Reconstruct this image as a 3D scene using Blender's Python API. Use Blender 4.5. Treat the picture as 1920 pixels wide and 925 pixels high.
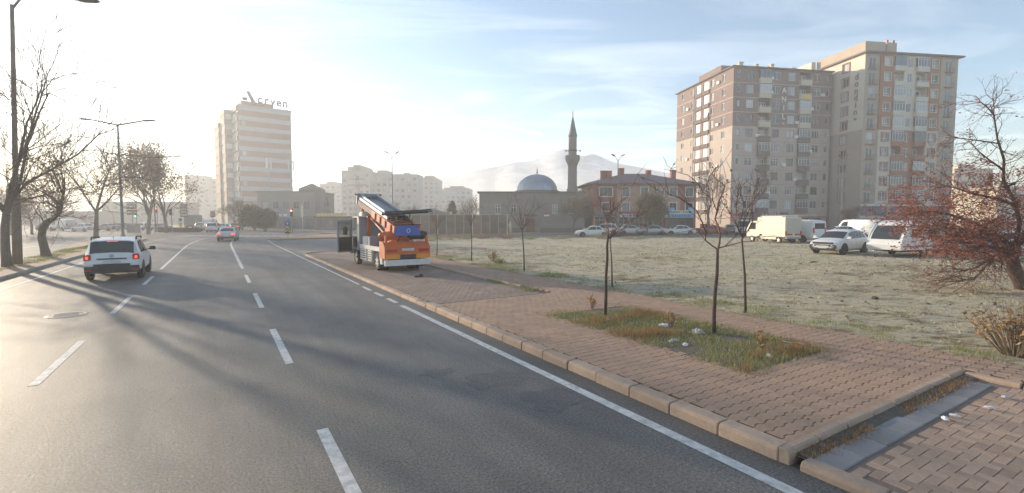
import bpy, bmesh, math, random
import numpy as np
from mathutils import Vector, Matrix, noise
from math import sin, cos, pi, radians, sqrt, atan2, hypot

for o in list(bpy.data.objects):
    bpy.data.objects.remove(o, do_unlink=True)
SC = bpy.context.scene
COL = SC.collection

# ------------------------------------------------------------------ camera
FPX, CAMH, PITCH = 900.0, 2.5, math.atan(54 / 900)
cam = bpy.data.cameras.new('camera')
cam.sensor_width = 36.0
cam.lens = 36.0 * FPX / 1920.0
cam.clip_start, cam.clip_end = 0.1, 60000
cam_o = bpy.data.objects.new('camera', cam)
cam_o.location = (0, 0, CAMH)
cam_o.rotation_euler = (pi / 2 - PITCH, 0, 0)
COL.objects.link(cam_o)
SC.camera = cam_o

# ------------------------------------------------------------------ light
SUN_AZ = atan2(0.81, 0.59)          # to the left of the view axis (+Y)
SUN_EL = radians(11.5)
sun_dir = Vector((-sin(SUN_AZ) * cos(SUN_EL), cos(SUN_AZ) * cos(SUN_EL), sin(SUN_EL)))
sl = bpy.data.lights.new('sun', 'SUN')
sl.energy, sl.angle, sl.color = 4.1, radians(0.8), (1.0, 0.83, 0.62)
so = bpy.data.objects.new('sun', sl)
so.rotation_euler = sun_dir.to_track_quat('Z', 'Y').to_euler()
so.location = (-60, 40, 60)
COL.objects.link(so)

world = bpy.data.worlds.new('World')
SC.world = world
world.use_nodes = True
wn, wl = world.node_tree.nodes, world.node_tree.links
for n in list(wn): wn.remove(n)
def wnode(t, **k):
    n = wn.new(t)
    for a, b in k.items(): setattr(n, a, b)
    return n
sky = wnode('ShaderNodeTexSky', sky_type='NISHITA', sun_disc=False, sun_elevation=SUN_EL,
            sun_rotation=-SUN_AZ, altitude=1050, air_density=1.0, dust_density=0.55, ozone_density=1.0)
bg = wnode('ShaderNodeBackground')
bg.inputs[1].default_value = 0.14
wout = wnode('ShaderNodeOutputWorld')
# thin cirrus: noise on the sky plane (direction / height), the same over the whole sky
tc = wnode('ShaderNodeTexCoord')
sep = wnode('ShaderNodeSeparateXYZ'); wl.new(tc.outputs['Generated'], sep.inputs[0])
def wmath(op, a, b=None, c=None):
    n = wnode('ShaderNodeMath', operation=op)
    for i, x in enumerate((a, b, c)):
        if x is None: continue
        if isinstance(x, (int, float)): n.inputs[i].default_value = x
        else: wl.new(x, n.inputs[i])
    return n.outputs[0]
zc = wmath('MAXIMUM', sep.outputs[2], 0.03)
px_ = wmath('DIVIDE', sep.outputs[0], zc)
py_ = wmath('DIVIDE', sep.outputs[1], zc)
comb = wnode('ShaderNodeCombineXYZ'); wl.new(px_, comb.inputs[0]); wl.new(py_, comb.inputs[1])
mp = wnode('ShaderNodeMapping'); mp.inputs['Rotation'].default_value = (0, 0, radians(-14)); mp.inputs['Scale'].default_value = (0.5, 1.0, 1)
wl.new(comb.outputs[0], mp.inputs[0])
nz = wnode('ShaderNodeTexNoise'); nz.inputs['Scale'].default_value = 1.1; nz.inputs['Detail'].default_value = 9; nz.inputs['Roughness'].default_value = 0.62; nz.inputs['Distortion'].default_value = 0.9
wl.new(mp.outputs[0], nz.inputs['Vector'])
cr = wnode('ShaderNodeValToRGB'); cr.color_ramp.elements[0].position = 0.47; cr.color_ramp.elements[1].position = 0.78
wl.new(nz.outputs[0], cr.inputs[0])
veil = wmath('MULTIPLY', cr.outputs[0], 0.42)
# contrail: a thin arc on the sky between two directions
def pxdir(px, py):
    x, y = (px - 960) / FPX, (462.5 - py) / FPX
    return Vector((x, cos(PITCH) + y * sin(PITCH), -sin(PITCH) + y * cos(PITCH))).normalized()
def contrail(a, b, w0, w1, amt):
    nrm = a.cross(b).normalized(); tang = (b - a).normalized()
    def dot(v):
        n = wnode('ShaderNodeVectorMath', operation='DOT_PRODUCT'); wl.new(tc.outputs['Generated'], n.inputs[0]); n.inputs[1].default_value = v
        return n.outputs['Value']
    d = wmath('ABSOLUTE', dot(nrm))
    t = dot(tang); t0, t1 = a.dot(tang), b.dot(tang)
    s = wmath('DIVIDE', wmath('SUBTRACT', t, t0), t1 - t0)
    wid = wmath('ADD', wmath('MULTIPLY', s, w1 - w0), w0)
    core = wmath('SUBTRACT', 1.0, wmath('MINIMUM', wmath('DIVIDE', d, wid), 1.0))
    inside = wmath('MULTIPLY', wmath('GREATER_THAN', s, 0.0), wmath('LESS_THAN', s, 1.0))
    fade = wmath('MINIMUM', wmath('MULTIPLY', s, 5.0), 1.0)
    return wmath('MULTIPLY', wmath('MULTIPLY', wmath('MULTIPLY', core, inside), fade), amt)
trail = wmath('MAXIMUM', contrail(pxdir(640, 172), pxdir(1017, 253), 0.0058, 0.0026, 1.0), contrail(pxdir(700, 243), pxdir(842, 268), 0.005, 0.0035, 0.3))
mask = wmath('MINIMUM', veil, 1.0)
# a cloud is lit by the sky and sun round it: the sky colour there, brightened and made greyer
hsv = wnode('ShaderNodeHueSaturation'); hsv.inputs['Saturation'].default_value = 0.25; hsv.inputs['Value'].default_value = 1.9
wl.new(sky.outputs[0], hsv.inputs['Color'])
mix = wnode('ShaderNodeMix', data_type='RGBA')
wl.new(mask, mix.inputs['Factor']); wl.new(sky.outputs[0], mix.inputs[6]); wl.new(hsv.outputs[0], mix.inputs[7])
hs2 = wnode('ShaderNodeHueSaturation'); hs2.inputs['Saturation'].default_value = 0.2; hs2.inputs['Value'].default_value = 2.6
wl.new(sky.outputs[0], hs2.inputs['Color'])
mix2 = wnode('ShaderNodeMix', data_type='RGBA')
wl.new(trail, mix2.inputs['Factor']); wl.new(mix.outputs[2], mix2.inputs[6]); wl.new(hs2.outputs[0], mix2.inputs[7])
wl.new(mix2.outputs[2], bg.inputs[0]); wl.new(bg.outputs[0], wout.inputs[0])

SC.view_settings.view_transform = 'Standard'
SC.view_settings.look = 'None'
SC.view_settings.gamma = 1
SC.view_settings.exposure = 1.0
SC.render.engine = 'CYCLES'
cy = SC.cycles
cy.use_denoising = True
cy.max_bounces, cy.diffuse_bounces, cy.glossy_bounces, cy.transmission_bounces, cy.transparent_max_bounces = 6, 3, 3, 4, 8
cy.volume_bounces = 1
cy.sample_clamp_indirect = 6.0

# ------------------------------------------------------------------ pixel -> place
def ray(px, py):
    x, y = (px - 960) / FPX, (462.5 - py) / FPX
    return Vector((x, cos(PITCH) + y * sin(PITCH), -sin(PITCH) + y * cos(PITCH)))
def at(px, py, z=0.0):                      # where the line of sight meets the level z
    d = ray(px, py); t = (z - CAMH) / d.z
    return Vector((d.x * t, d.y * t, z))
def atY(px, py, Y):                         # where it meets the upright plane y = Y
    d = ray(px, py); t = Y / d.y
    return Vector((d.x * t, Y, CAMH + d.z * t))
UD = Vector((-0.5225, 0.8526, 0)); VD = Vector((0.8526, 0.5225, 0))
ROADROT = atan2(0.5225, 0.8526)             # rotation of +Y onto the road direction
def shift(u):                               # the road bends gently to the right
    return 0.0 if u < 48 else 0.0024 * (u - 48) ** 2
def R(u, v, z=0.0): 
    p = UD * u + VD * (v + shift(u)); return Vector((p.x, p.y, z))
def uv(p): return (p.x * UD.x + p.y * UD.y, p.x * VD.x + p.y * VD.y)

# ------------------------------------------------------------------ materials
MATS = {}
def nodes_of(name):
    m = bpy.data.materials.new(name); m.use_nodes = True
    nt = m.node_tree
    return m, nt, nt.nodes['Principled BSDF']
def mat(name, col, rough=0.7, metal=0.0, var=0.12, scale=3.0, bump=0.0, bscale=40.0, spec=0.5, emit=None, estr=0.0, rnd=0.0, island=0.0, dirt=None, dirtamt=0.4, dscale=1.2):
    if name in MATS: return MATS[name]
    m, nt, b = nodes_of(name); N, L = nt.nodes, nt.links
    tcn = N.new('ShaderNodeTexCoord'); vec = tcn.outputs['Object']
    n1 = N.new('ShaderNodeTexNoise'); n1.inputs['Scale'].default_value = scale; n1.inputs['Detail'].default_value = 6; n1.inputs['Roughness'].default_value = 0.65
    L.new(vec, n1.inputs['Vector'])
    mr = N.new('ShaderNodeMapRange'); mr.inputs[1].default_value = 0.25; mr.inputs[2].default_value = 0.75
    mr.inputs[3].default_value = 1 - var; mr.inputs[4].default_value = 1 + var
    L.new(n1.outputs[0], mr.inputs[0])
    fac = mr.outputs[0]
    def addrnd(sock, amt):
        nonlocal fac
        r = N.new('ShaderNodeMapRange'); r.inputs[3].default_value = 1 - amt; r.inputs[4].default_value = 1 + amt
        L.new(sock, r.inputs[0])
        mu = N.new('ShaderNodeMath'); mu.operation = 'MULTIPLY'; L.new(fac, mu.inputs[0]); L.new(r.outputs[0], mu.inputs[1]); fac = mu.outputs[0]
    if rnd:
        oi = N.new('ShaderNodeObjectInfo'); addrnd(oi.outputs['Random'], rnd)
    if island:
        ge = N.new('ShaderNodeNewGeometry'); addrnd(ge.outputs['Random Per Island'], island)
    vm = N.new('ShaderNodeVectorMath'); vm.operation = 'SCALE'
    vm.inputs[0].default_value = col; L.new(fac, vm.inputs['Scale'])
    cout = vm.outputs[0]
    if dirt:
        n2 = N.new('ShaderNodeTexNoise'); n2.inputs['Scale'].default_value = dscale; n2.inputs['Detail'].default_value = 8; n2.inputs['Roughness'].default_value = 0.7
        L.new(vec, n2.inputs['Vector'])
        r2 = N.new('ShaderNodeMapRange'); r2.inputs[1].default_value = 0.45; r2.inputs[2].default_value = 0.75; r2.inputs[4].default_value = dirtamt
        L.new(n2.outputs[0], r2.inputs[0])
        mx = N.new('ShaderNodeMix'); mx.data_type = 'RGBA'; L.new(r2.outputs[0], mx.inputs[0]); L.new(cout, mx.inputs[6]); mx.inputs[7].default_value = (*dirt, 1)
        cout = mx.outputs[2]
    L.new(cout, b.inputs['Base Color'])
    b.inputs['Roughness'].default_value = rough; b.inputs['Metallic'].default_value = metal
    b.inputs['Specular IOR Level'].default_value = spec
    if bump:
        n3 = N.new('ShaderNodeTexNoise'); n3.inputs['Scale'].default_value = bscale; n3.inputs['Detail'].default_value = 5
        L.new(vec, n3.inputs['Vector'])
        bp = N.new('ShaderNodeBump'); bp.inputs['Strength'].default_value = bump; bp.inputs['Distance'].default_value = 0.02
        L.new(n3.outputs[0], bp.inputs['Height']); L.new(bp.outputs[0], b.inputs['Normal'])
    if emit:
        b.inputs['Emission Color'].default_value = (*emit, 1); b.inputs['Emission Strength'].default_value = estr
    MATS[name] = m
    return m
def ramp_mat(name, stops, src='island', rough=0.8, scale=3.0, trans=0.0):   # colour picked at random per leaf / blade
    m, nt, b = nodes_of(name); N, L = nt.nodes, nt.links
    g = N.new('ShaderNodeNewGeometry')
    r = N.new('ShaderNodeValToRGB'); e = r.color_ramp.elements
    while len(e) < len(stops): e.new(0.5)
    for i, (p, c) in enumerate(stops): e[i].position = p; e[i].color = (*c, 1)
    L.new(g.outputs['Random Per Island'], r.inputs[0])
    L.new(r.outputs[0], b.inputs['Base Color']); b.inputs['Roughness'].default_value = rough
    if trans:
        tr = N.new('ShaderNodeBsdfTranslucent'); L.new(r.outputs[0], tr.inputs[0])
        ms = N.new('ShaderNodeMixShader'); ms.inputs[0].default_value = trans
        L.new(b.outputs[0], ms.inputs[1]); L.new(tr.outputs[0], ms.inputs[2]); L.new(ms.outputs[0], N['Material Output'].inputs[0])
    MATS[name] = m
    return m
def pane_mat(name, dark, light, thr=0.5, rough=0.06):     # glass in front of a dim room or a drawn curtain
    m, nt, b = nodes_of(name); N, L = nt.nodes, nt.links
    oi = N.new('ShaderNodeObjectInfo')
    r = N.new('ShaderNodeValToRGB'); e = r.color_ramp.elements
    e[0].position = max(0.0, thr - 0.25); e[0].color = (*dark, 1); e[1].position = min(1.0, thr + 0.25); e[1].color = (*light, 1)
    tcn = N.new('ShaderNodeTexCoord')
    w = N.new('ShaderNodeTexWave'); w.inputs['Scale'].default_value = 3.2; w.inputs['Distortion'].default_value = 1.2
    L.new(tcn.outputs['Object'], w.inputs['Vector'])
    ad = N.new('ShaderNodeMath'); ad.operation = 'MULTIPLY_ADD'; L.new(w.outputs['Fac'], ad.inputs[0]); ad.inputs[1].default_value = 0.22
    L.new(oi.outputs['Random'], ad.inputs[2]); L.new(ad.outputs[0], r.inputs[0])
    L.new(r.outputs[0], b.inputs['Base Color']); b.inputs['Roughness'].default_value = rough
    b.inputs['Specular IOR Level'].default_value = 0.6
    MATS[name] = m
    return m
def glass_mat(name, tint, rough=0.03):                    # see-through pane
    m, nt, b = nodes_of(name); N, L = nt.nodes, nt.links
    t = N.new('ShaderNodeBsdfTransparent'); t.inputs[0].default_value = (*tint, 1)
    g = N.new('ShaderNodeBsdfGlossy'); g.inputs['Roughness'].default_value = rough
    f = N.new('ShaderNodeFresnel'); f.inputs[0].default_value = 1.5
    ms = N.new('ShaderNodeMixShader'); L.new(f.outputs[0], ms.inputs[0]); L.new(t.outputs[0], ms.inputs[1]); L.new(g.outputs[0], ms.inputs[2])
    L.new(ms.outputs[0], N['Material Output'].inputs[0])
    MATS[name] = m
    return m

# ------------------------------------------------------------------ mesh building
class MB:
    def __init__(s): s.v, s.f = [], []
    def add(s, vs, fs):
        b = len(s.v); s.v.extend(tuple(p) for p in vs); s.f.extend(tuple(i + b for i in f) for f in fs); return s
    def quad(s, a, b, c, d): return s.add((a, b, c, d), ((0, 1, 2, 3),))
    def poly(s, pts): return s.add(pts, (tuple(range(len(pts))),))
    def box(s, x0, x1, y0, y1, z0, z1, M=None):
        vs = [Vector((x, y, z)) for z in (z0, z1) for y in (y0, y1) for x in (x0, x1)]
        if M: vs = [M @ p for p in vs]
        return s.add(vs, ((0, 2, 3, 1), (4, 5, 7, 6), (0, 1, 5, 4), (2, 6, 7, 3), (0, 4, 6, 2), (1, 3, 7, 5)))
    def cbox(s, x0, x1, y0, y1, z0, z1, c=0.02):          # box with its upright and top edges chamfered
        def ring(z, i): return [(x0 + i, y0, z), (x1 - i, y0, z), (x1, y0 + i, z), (x1, y1 - i, z), (x1 - i, y1, z), (x0 + i, y1, z), (x0, y1 - i, z), (x0, y0 + i, z)]
        def inset(z): return [(x0 + c, y0 + c, z), (x1 - c, y0 + c, z), (x1 - c, y0 + c, z), (x1 - c, y1 - c, z), (x1 - c, y1 - c, z), (x0 + c, y1 - c, z), (x0 + c, y1 - c, z), (x0 + c, y0 + c, z)]
        vs = ring(z0, c) + ring(z1 - c, c) + [(x0 + c, y0 + c, z1), (x1 - c, y0 + c, z1), (x1 - c, y1 - c, z1), (x0 + c, y1 - c, z1)]
        fs = [tuple(range(7, -1, -1))]
        for i in range(8): j = (i + 1) % 8; fs.append((i, j, 8 + j, 8 + i))
        fs += [(8, 9, 17, 16), (9, 10, 17), (10, 11, 18, 17), (11, 12, 18), (12, 13, 19, 18), (13, 14, 19), (14, 15, 16, 19), (15, 8, 16), (16, 17, 18, 19)]
        return s.add(vs, fs)
    def prism(s, poly, z0, z1):
        n = len(poly); vs = [(p[0], p[1], z0) for p in poly] + [(p[0], p[1], z1) for p in poly]
        fs = [tuple(range(n - 1, -1, -1)), tuple(range(n, 2 * n))] + [(i, (i + 1) % n, n + (i + 1) % n, n + i) for i in range(n)]
        return s.add(vs, fs)
    def xprism(s, poly, x0, x1):                          # poly in (y, z), extruded along x
        n = len(poly); vs = [(x0, p[0], p[1]) for p in poly] + [(x1, p[0], p[1]) for p in poly]
        fs = [tuple(range(n)), tuple(range(2 * n - 1, n - 1, -1))] + [((i + 1) % n, i, n + i, n + (i + 1) % n) for i in range(n)]
        return s.add(vs, fs)
    def tube(s, pts, rad, n=6, cap=True):
        pts = [Vector(p) for p in pts]
        if isinstance(rad, (int, float)): rad = [rad] * len(pts)
        vs, fs = [], []
        d0 = (pts[1] - pts[0]).normalized()
        ref = Vector((0, 0, 1)) if abs(d0.z) < 0.9 else Vector((1, 0, 0))
        a = d0.cross(ref).normalized()
        for i, p in enumerate(pts):
            d = (pts[min(i + 1, len(pts) - 1)] - pts[max(i - 1, 0)])
            d = d.normalized() if d.length > 1e-9 else d0
            a = (a - d * a.dot(d)); a = a.normalized() if a.length > 1e-6 else d.orthogonal().normalized()
            b = d.cross(a)
            for k in range(n):
                t = 2 * pi * k / n; vs.append(p + (a * cos(t) + b * sin(t)) * rad[i])
        for i in range(len(pts) - 1):
            for k in range(n):
                j = (k + 1) % n; fs.append((i * n + k, i * n + j, (i + 1) * n + j, (i + 1) * n + k))
        if cap:
            fs.append(tuple(range(n - 1, -1, -1))); fs.append(tuple(range((len(pts) - 1) * n, len(pts) * n)))
        return s.add(vs, fs)
    def lathe(s, prof, n=24, c=(0, 0, 0), axis='z', a0=0.0, a1=2 * pi):
        vs, fs = [], []
        full = abs(a1 - a0 - 2 * pi) < 1e-6; m = n if full else n + 1
        for r, h in prof:
            for k in range(m):
                t = a0 + (a1 - a0) * k / n; x, y = r * cos(t), r * sin(t)
                q = (x, y, h) if axis == 'z' else ((h, x, y) if axis == 'x' else (x, h, y))
                vs.append((q[0] + c[0], q[1] + c[1], q[2] + c[2]))
        for i in range(len(prof) - 1):
            for k in range(n):
                j = (k + 1) % m; fs.append((i * m + k, i * m + j, (i + 1) * m + j, (i + 1) * m + k))
        return s.add(vs, fs)
    def mesh(s, name, m, smooth=False, sharp=0.6):
        me = bpy.data.meshes.new(name); me.from_pydata(s.v, [], s.f); me.materials.append(m)
        if smooth:
            bm = bmesh.new(); bm.from_mesh(me); bmesh.ops.remove_doubles(bm, verts=bm.verts, dist=1e-5); bmesh.ops.recalc_face_normals(bm, faces=bm.faces)
            for f in bm.faces: f.smooth = True
            for e in bm.edges:
                if len(e.link_faces) != 2 or e.calc_face_angle(0) > sharp: e.smooth = False
            bm.to_mesh(me); bm.free()
        return me
    def build(s, name, m, parent=None, smooth=False, sharp=0.6, loc=None, rot=None):
        return link(name, s.mesh(name, m, smooth, sharp), parent, loc, rot)
def link(name, me, parent=None, loc=None, rot=None):
    o = bpy.data.objects.new(name, me); COL.objects.link(o)
    if parent: o.parent = parent
    if loc is not None: o.location = loc
    if rot is not None: o.rotation_euler = rot if not isinstance(rot, (int, float)) else (0, 0, rot)
    return o
def tag(o, label, cat=None, group=None, kind=None):
    if label: o['label'] = label
    if cat: o['category'] = cat
    if group: o['group'] = group
    if kind: o['kind'] = kind
    return o
def thing(name, label, cat, loc=(0, 0, 0), rotz=0.0, group=None):
    o = bpy.data.objects.new(name, None); o.empty_display_size = 0.3; COL.objects.link(o)
    o.location = loc; o.rotation_euler = (0, 0, rotz)
    return tag(o, label, cat, group)
def struct(o, label=None): 
    o['kind'] = 'structure'
    if label: o['label'] = label
    return o
def text(name, s, size, m, parent, loc, rot, depth=0.02, align='CENTER', spacing=1.0, bold=0.0):
    c = bpy.data.curves.new(name, 'FONT'); c.body = s; c.size = size; c.extrude = depth; c.align_x = align; c.align_y = 'CENTER'; c.space_character = spacing; c.offset = bold
    c.resolution_u = 3
    t = bpy.data.objects.new(name, c); COL.objects.link(t)
    dg = bpy.context.evaluated_depsgraph_get()
    me = bpy.data.meshes.new_from_object(t.evaluated_get(dg)); bpy.data.objects.remove(t, do_unlink=True)
    me.materials.clear(); me.materials.append(m)
    return link(name, me, parent, loc, rot)
# ================================================================== SETTING
def asphalt(name, base, streak=0.25, seed=0.0, spec=0.4):
    m, nt, b = nodes_of(name); N, L = nt.nodes, nt.links
    tcn = N.new('ShaderNodeTexCoord')
    rot = N.new('ShaderNodeMapping'); rot.inputs['Rotation'].default_value = (0, 0, -ROADROT); rot.inputs['Location'].default_value = (seed, seed, 0)
    L.new(tcn.outputs['Object'], rot.inputs[0])
    def noise_(scale, detail=4, rough=0.6, vec=None):
        n = N.new('ShaderNodeTexNoise'); n.inputs['Scale'].default_value = scale; n.inputs['Detail'].default_value = detail; n.inputs['Roughness'].default_value = rough
        L.new(vec or rot.outputs[0], n.inputs['Vector']); return n.outputs[0]
    def rng(s, a, bb, c, d):
        r = N.new('ShaderNodeMapRange'); r.inputs[1].default_value = a; r.inputs[2].default_value = bb; r.inputs[3].default_value = c; r.inputs[4].default_value = d; L.new(s, r.inputs[0]); return r.outputs[0]
    def mul(a, c):
        n = N.new('ShaderNodeMath'); n.operation = 'MULTIPLY'; L.new(a, n.inputs[0]); L.new(c, n.inputs[1]); return n.outputs[0]
    st = N.new('ShaderNodeMapping'); st.inputs['Scale'].default_value = (1.0, 0.06, 1); L.new(rot.outputs[0], st.inputs[0])
    grain = rng(noise_(34, 5, 0.9), 0.36, 0.64, 0.25, 1.75)
    grain2 = rng(noise_(330, 2, 0.9), 0.3, 0.7, 0.62, 1.38)
    blot = rng(noise_(0.55, 7), 0.3, 0.7, 0.80, 1.2)
    strk = rng(noise_(1.3, 5, 0.6, st.outputs[0]), 0.3, 0.7, 1 - streak, 1 + streak)
    f = mul(mul(grain, grain2), mul(blot, strk))
    vo = N.new('ShaderNodeTexVoronoi'); vo.feature = 'DISTANCE_TO_EDGE'; vo.inputs['Scale'].default_value = 0.33; vo.inputs['Randomness'].default_value = 1
    nd = N.new('ShaderNodeTexNoise'); nd.inputs['Scale'].default_value = 1.4; nd.inputs['Detail'].default_value = 8; L.new(rot.outputs[0], nd.inputs['Vector'])
    va = N.new('ShaderNodeVectorMath'); va.operation = 'MULTIPLY_ADD'; L.new(nd.outputs['Color'], va.inputs[0]); va.inputs[1].default_value = (1.1, 1.1, 0); L.new(rot.outputs[0], va.inputs[2])
    L.new(va.outputs[0], vo.inputs['Vector'])
    crk = rng(vo.outputs['Distance'], 0.0, 0.004, 0.45, 1.0)
    gate = rng(noise_(0.22, 2), 0.52, 0.56, 1.0, 0.45)       # cracks only in some places
    mxx = N.new('ShaderNodeMath'); mxx.operation = 'MAXIMUM'; L.new(crk, mxx.inputs[0]); L.new(gate, mxx.inputs[1])
    f = mul(f, mxx.outputs[0])
    vm = N.new('ShaderNodeVectorMath'); vm.operation = 'SCALE'; vm.inputs[0].default_value = base; L.new(f, vm.inputs['Scale'])
    L.new(vm.outputs[0], b.inputs['Base Color'])
    b.inputs['Roughness'].default_value = 0.62; b.inputs['Specular IOR Level'].default_value = spec
    bp = N.new('ShaderNodeBump'); bp.inputs['Strength'].default_value = 0.5; bp.inputs['Distance'].default_value = 0.006
    L.new(grain, bp.inputs['Height']); L.new(bp.outputs[0], b.inputs['Normal'])
    MATS[name] = m
    return m
M_road = asphalt('asphalt_dark', (0.150, 0.138, 0.122))
M_road2 = asphalt('asphalt_pale', (0.17, 0.16, 0.145), 0.12, 31.0, 0.15)
M_patch = asphalt('asphalt_patch', (0.115, 0.11, 0.104), 0.1, 77.0)
M_paint = mat('road_paint', (0.62, 0.61, 0.57), 0.7, var=0.18, scale=9, dirt=(0.16, 0.15, 0.14), dirtamt=0.75, dscale=7.0, bump=0.2)
M_kerb = mat('kerb_concrete', (0.47, 0.335, 0.24), 0.85, var=0.2, scale=5, bump=0.35, rnd=0.12, dirt=(0.20, 0.16, 0.12), dirtamt=0.55, dscale=3.0)
M_kerbgrey = mat('kerb_concrete_grey', (0.36, 0.33, 0.29), 0.85, var=0.2, scale=5, bump=0.35, rnd=0.15, dirt=(0.15, 0.13, 0.11), dirtamt=0.6, dscale=3.0)
M_paver = mat('paver_red', (0.405, 0.262, 0.175), 0.86, var=0.16, scale=14, bump=0.3, bscale=120, island=0.12, rnd=0.06, dirt=(0.28, 0.20, 0.15), dirtamt=0.55, dscale=0.9)
M_paver2 = mat('paver_driveway', (0.42, 0.285, 0.20), 0.86, var=0.2, scale=12, bump=0.3, bscale=120, island=0.14, rnd=0.16, dirt=(0.25, 0.2, 0.16), dirtamt=0.5, dscale=1.5)
M_joint = mat('joint_sand', (0.10, 0.075, 0.055), 0.95, var=0.3, scale=20)
M_bay = mat('bay_paving', (0.245, 0.175, 0.135), 0.9, var=0.22, scale=1.8, bump=0.35, bscale=60, dirt=(0.15, 0.12, 0.10), dirtamt=0.6, dscale=0.7)
M_greyslab = mat('grey_slab', (0.24, 0.235, 0.235), 0.88, var=0.15, scale=6, bump=0.25, rnd=0.1, dirt=(0.13, 0.11, 0.09), dirtamt=0.5, dscale=2.5)

def lotmat():
    m, nt, b = nodes_of('frosty_ground'); N, L = nt.nodes, nt.links
    tcn = N.new('ShaderNodeTexCoord')
    st = N.new('ShaderNodeMapping'); st.inputs['Scale'].default_value = (0.55, 1.0, 1); st.inputs['Rotation'].default_value = (0, 0, 0.2); L.new(tcn.outputs['Object'], st.inputs[0])
    def nz_(s, d=8, r=0.7): 
        n = N.new('ShaderNodeTexNoise'); n.inputs['Scale'].default_value = s; n.inputs['Detail'].default_value = d; n.inputs['Roughness'].default_value = r; L.new(st.outputs[0], n.inputs['Vector']); return n.outputs[0]
    r = N.new('ShaderNodeValToRGB'); e = r.color_ramp.elements
    while len(e) < 6: e.new(0.5)
    for i, (p, c) in enumerate([(0.24, (0.15, 0.12, 0.075)), (0.36, (0.28, 0.235, 0.145)), (0.45, (0.50, 0.425, 0.285)), (0.53, (0.64, 0.57, 0.43)), (0.61, (0.45, 0.385, 0.235)), (0.74, (0.70, 0.655, 0.56))]):
        e[i].position = p; e[i].color = (*c, 1)
    mx0 = N.new('ShaderNodeMath'); mx0.operation = 'MULTIPLY_ADD'; L.new(nz_(2.4, 9, 0.85), mx0.inputs[0]); mx0.inputs[1].default_value = 1.15
    sub = N.new('ShaderNodeMath'); sub.operation = 'MULTIPLY_ADD'; L.new(nz_(0.3, 6), sub.inputs[0]); sub.inputs[1].default_value = 0.75; sub.inputs[2].default_value = -0.45
    L.new(sub.outputs[0], mx0.inputs[2]); L.new(mx0.outputs[0], r.inputs[0])
    # bare earth and green patches with shapes of their own
    g = N.new('ShaderNodeMapRange'); g.inputs[1].default_value = 0.56; g.inputs[2].default_value = 0.70; g.inputs[4].default_value = 0.6; L.new(nz_(0.9, 9, 0.75), g.inputs[0])
    mx = N.new('ShaderNodeMix'); mx.data_type = 'RGBA'; L.new(g.outputs[0], mx.inputs[0]); L.new(r.outputs[0], mx.inputs[6]); mx.inputs[7].default_value = (0.15, 0.16, 0.06, 1)
    e2 = N.new('ShaderNodeMapRange'); e2.inputs[1].default_value = 0.585; e2.inputs[2].default_value = 0.70; e2.inputs[4].default_value = 0.6; L.new(nz_(1.7, 9, 0.8), e2.inputs[0])
    mx2 = N.new('ShaderNodeMix'); mx2.data_type = 'RGBA'; L.new(e2.outputs[0], mx2.inputs[0]); L.new(mx.outputs[2], mx2.inputs[6]); mx2.inputs[7].default_value = (0.12, 0.095, 0.065, 1)
    L.new(mx2.outputs[2], b.inputs['Base Color']); b.inputs['Roughness'].default_value = 0.95; b.inputs['Specular IOR Level'].default_value = 0.15
    bp = N.new('ShaderNodeBump'); bp.inputs['Strength'].default_value = 1.0; bp.inputs['Distance'].default_value = 0.10; L.new(mx0.outputs[0], bp.inputs['Height']); L.new(bp.outputs[0], b.inputs['Normal'])
    MATS['frosty_ground'] = m
    return m
M_lot = lotmat()
M_far = mat('far_ground', (0.22, 0.20, 0.17), 0.95, var=0.3, scale=0.05)

# ground sheet and road sheets
struct(MB().quad((-3000, -3000, -0.03), (3000, -3000, -0.03), (3000, 3000, -0.03), (-3000, 3000, -0.03)).build('ground', M_far))
def strip(u0, u1, v0, v1, z, du=2.0):
    mb = MB(); n = max(1, int((u1 - u0) / du)); us = [u0 + (u1 - u0) * i / n for i in range(n + 1)]
    vs, fs = [], []
    for u in us: vs += [R(u, v0, z), R(u, v1, z)]
    for i in range(n): fs.append((2 * i, 2 * i + 1, 2 * i + 3, 2 * i + 2))
    return mb.add(vs, fs)
ROAD = struct(strip(-30, 72, -7.5, 5.0, 0.0).build('road', M_road))
struct(strip(-40, 140, -24.5, -9.3, -0.004).build('opposite_carriageway', M_road2))
struct(MB().poly([(-95, 50, -.008), (-9, 36, -.008), (-7, 58.2, -.008), (140, 58.2, -.008), (140, 72, -.008), (-14, 72, -.008), (-22, 84, -.008), (-38, 100, -.008), (-55, 175, -.008), (-85, 175, -.008), (-78, 110, -.008), (-110, 105, -.008)]).build('junction', M_road2))
# painted lines (parts of the road)
def paint(u0, u1, v, w=0.13, z=0.004, du=2.0, parent=ROAD, name='lane_marking'):
    return strip(u0, u1, v - w / 2, v + w / 2, z, du).build(name, M_paint, parent)
for k in range(8): paint(-9.05 + 6 * k - 0.05, -6.05 + 6 * k - 0.05, 0.98)
for k in range(-2, 3): paint(9.71 + 6.33 * k, 12.78 + 6.33 * k, -2.42)
paint(28.6, 79, -2.42, 0.14)
paint(28.6 - 0.02, 72, 0.98, 0.16, 0.006)
paint(-12, 13.2, 4.40, 0.15, name='edge_line')
for a, b in ((13.7, 14.6), (15.1, 16.0), (16.5, 17.6)): paint(a, b, 4.42, 0.13, name='edge_line')
paint(18.2, 66, 4.45, 0.10, name='edge_line')
paint(-12, 70, -6.45, 0.12, name='edge_line')
for k in range(9):
    for vv in (-13.9, -17.4, -20.9):
        strip(10 + k * 9, 13 + k * 9, vv - .07, vv + .07, 0.002).build('lane_marking', M_paint, bpy.data.objects['opposite_carriageway'])
cw = bpy.data.objects['junction']
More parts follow.
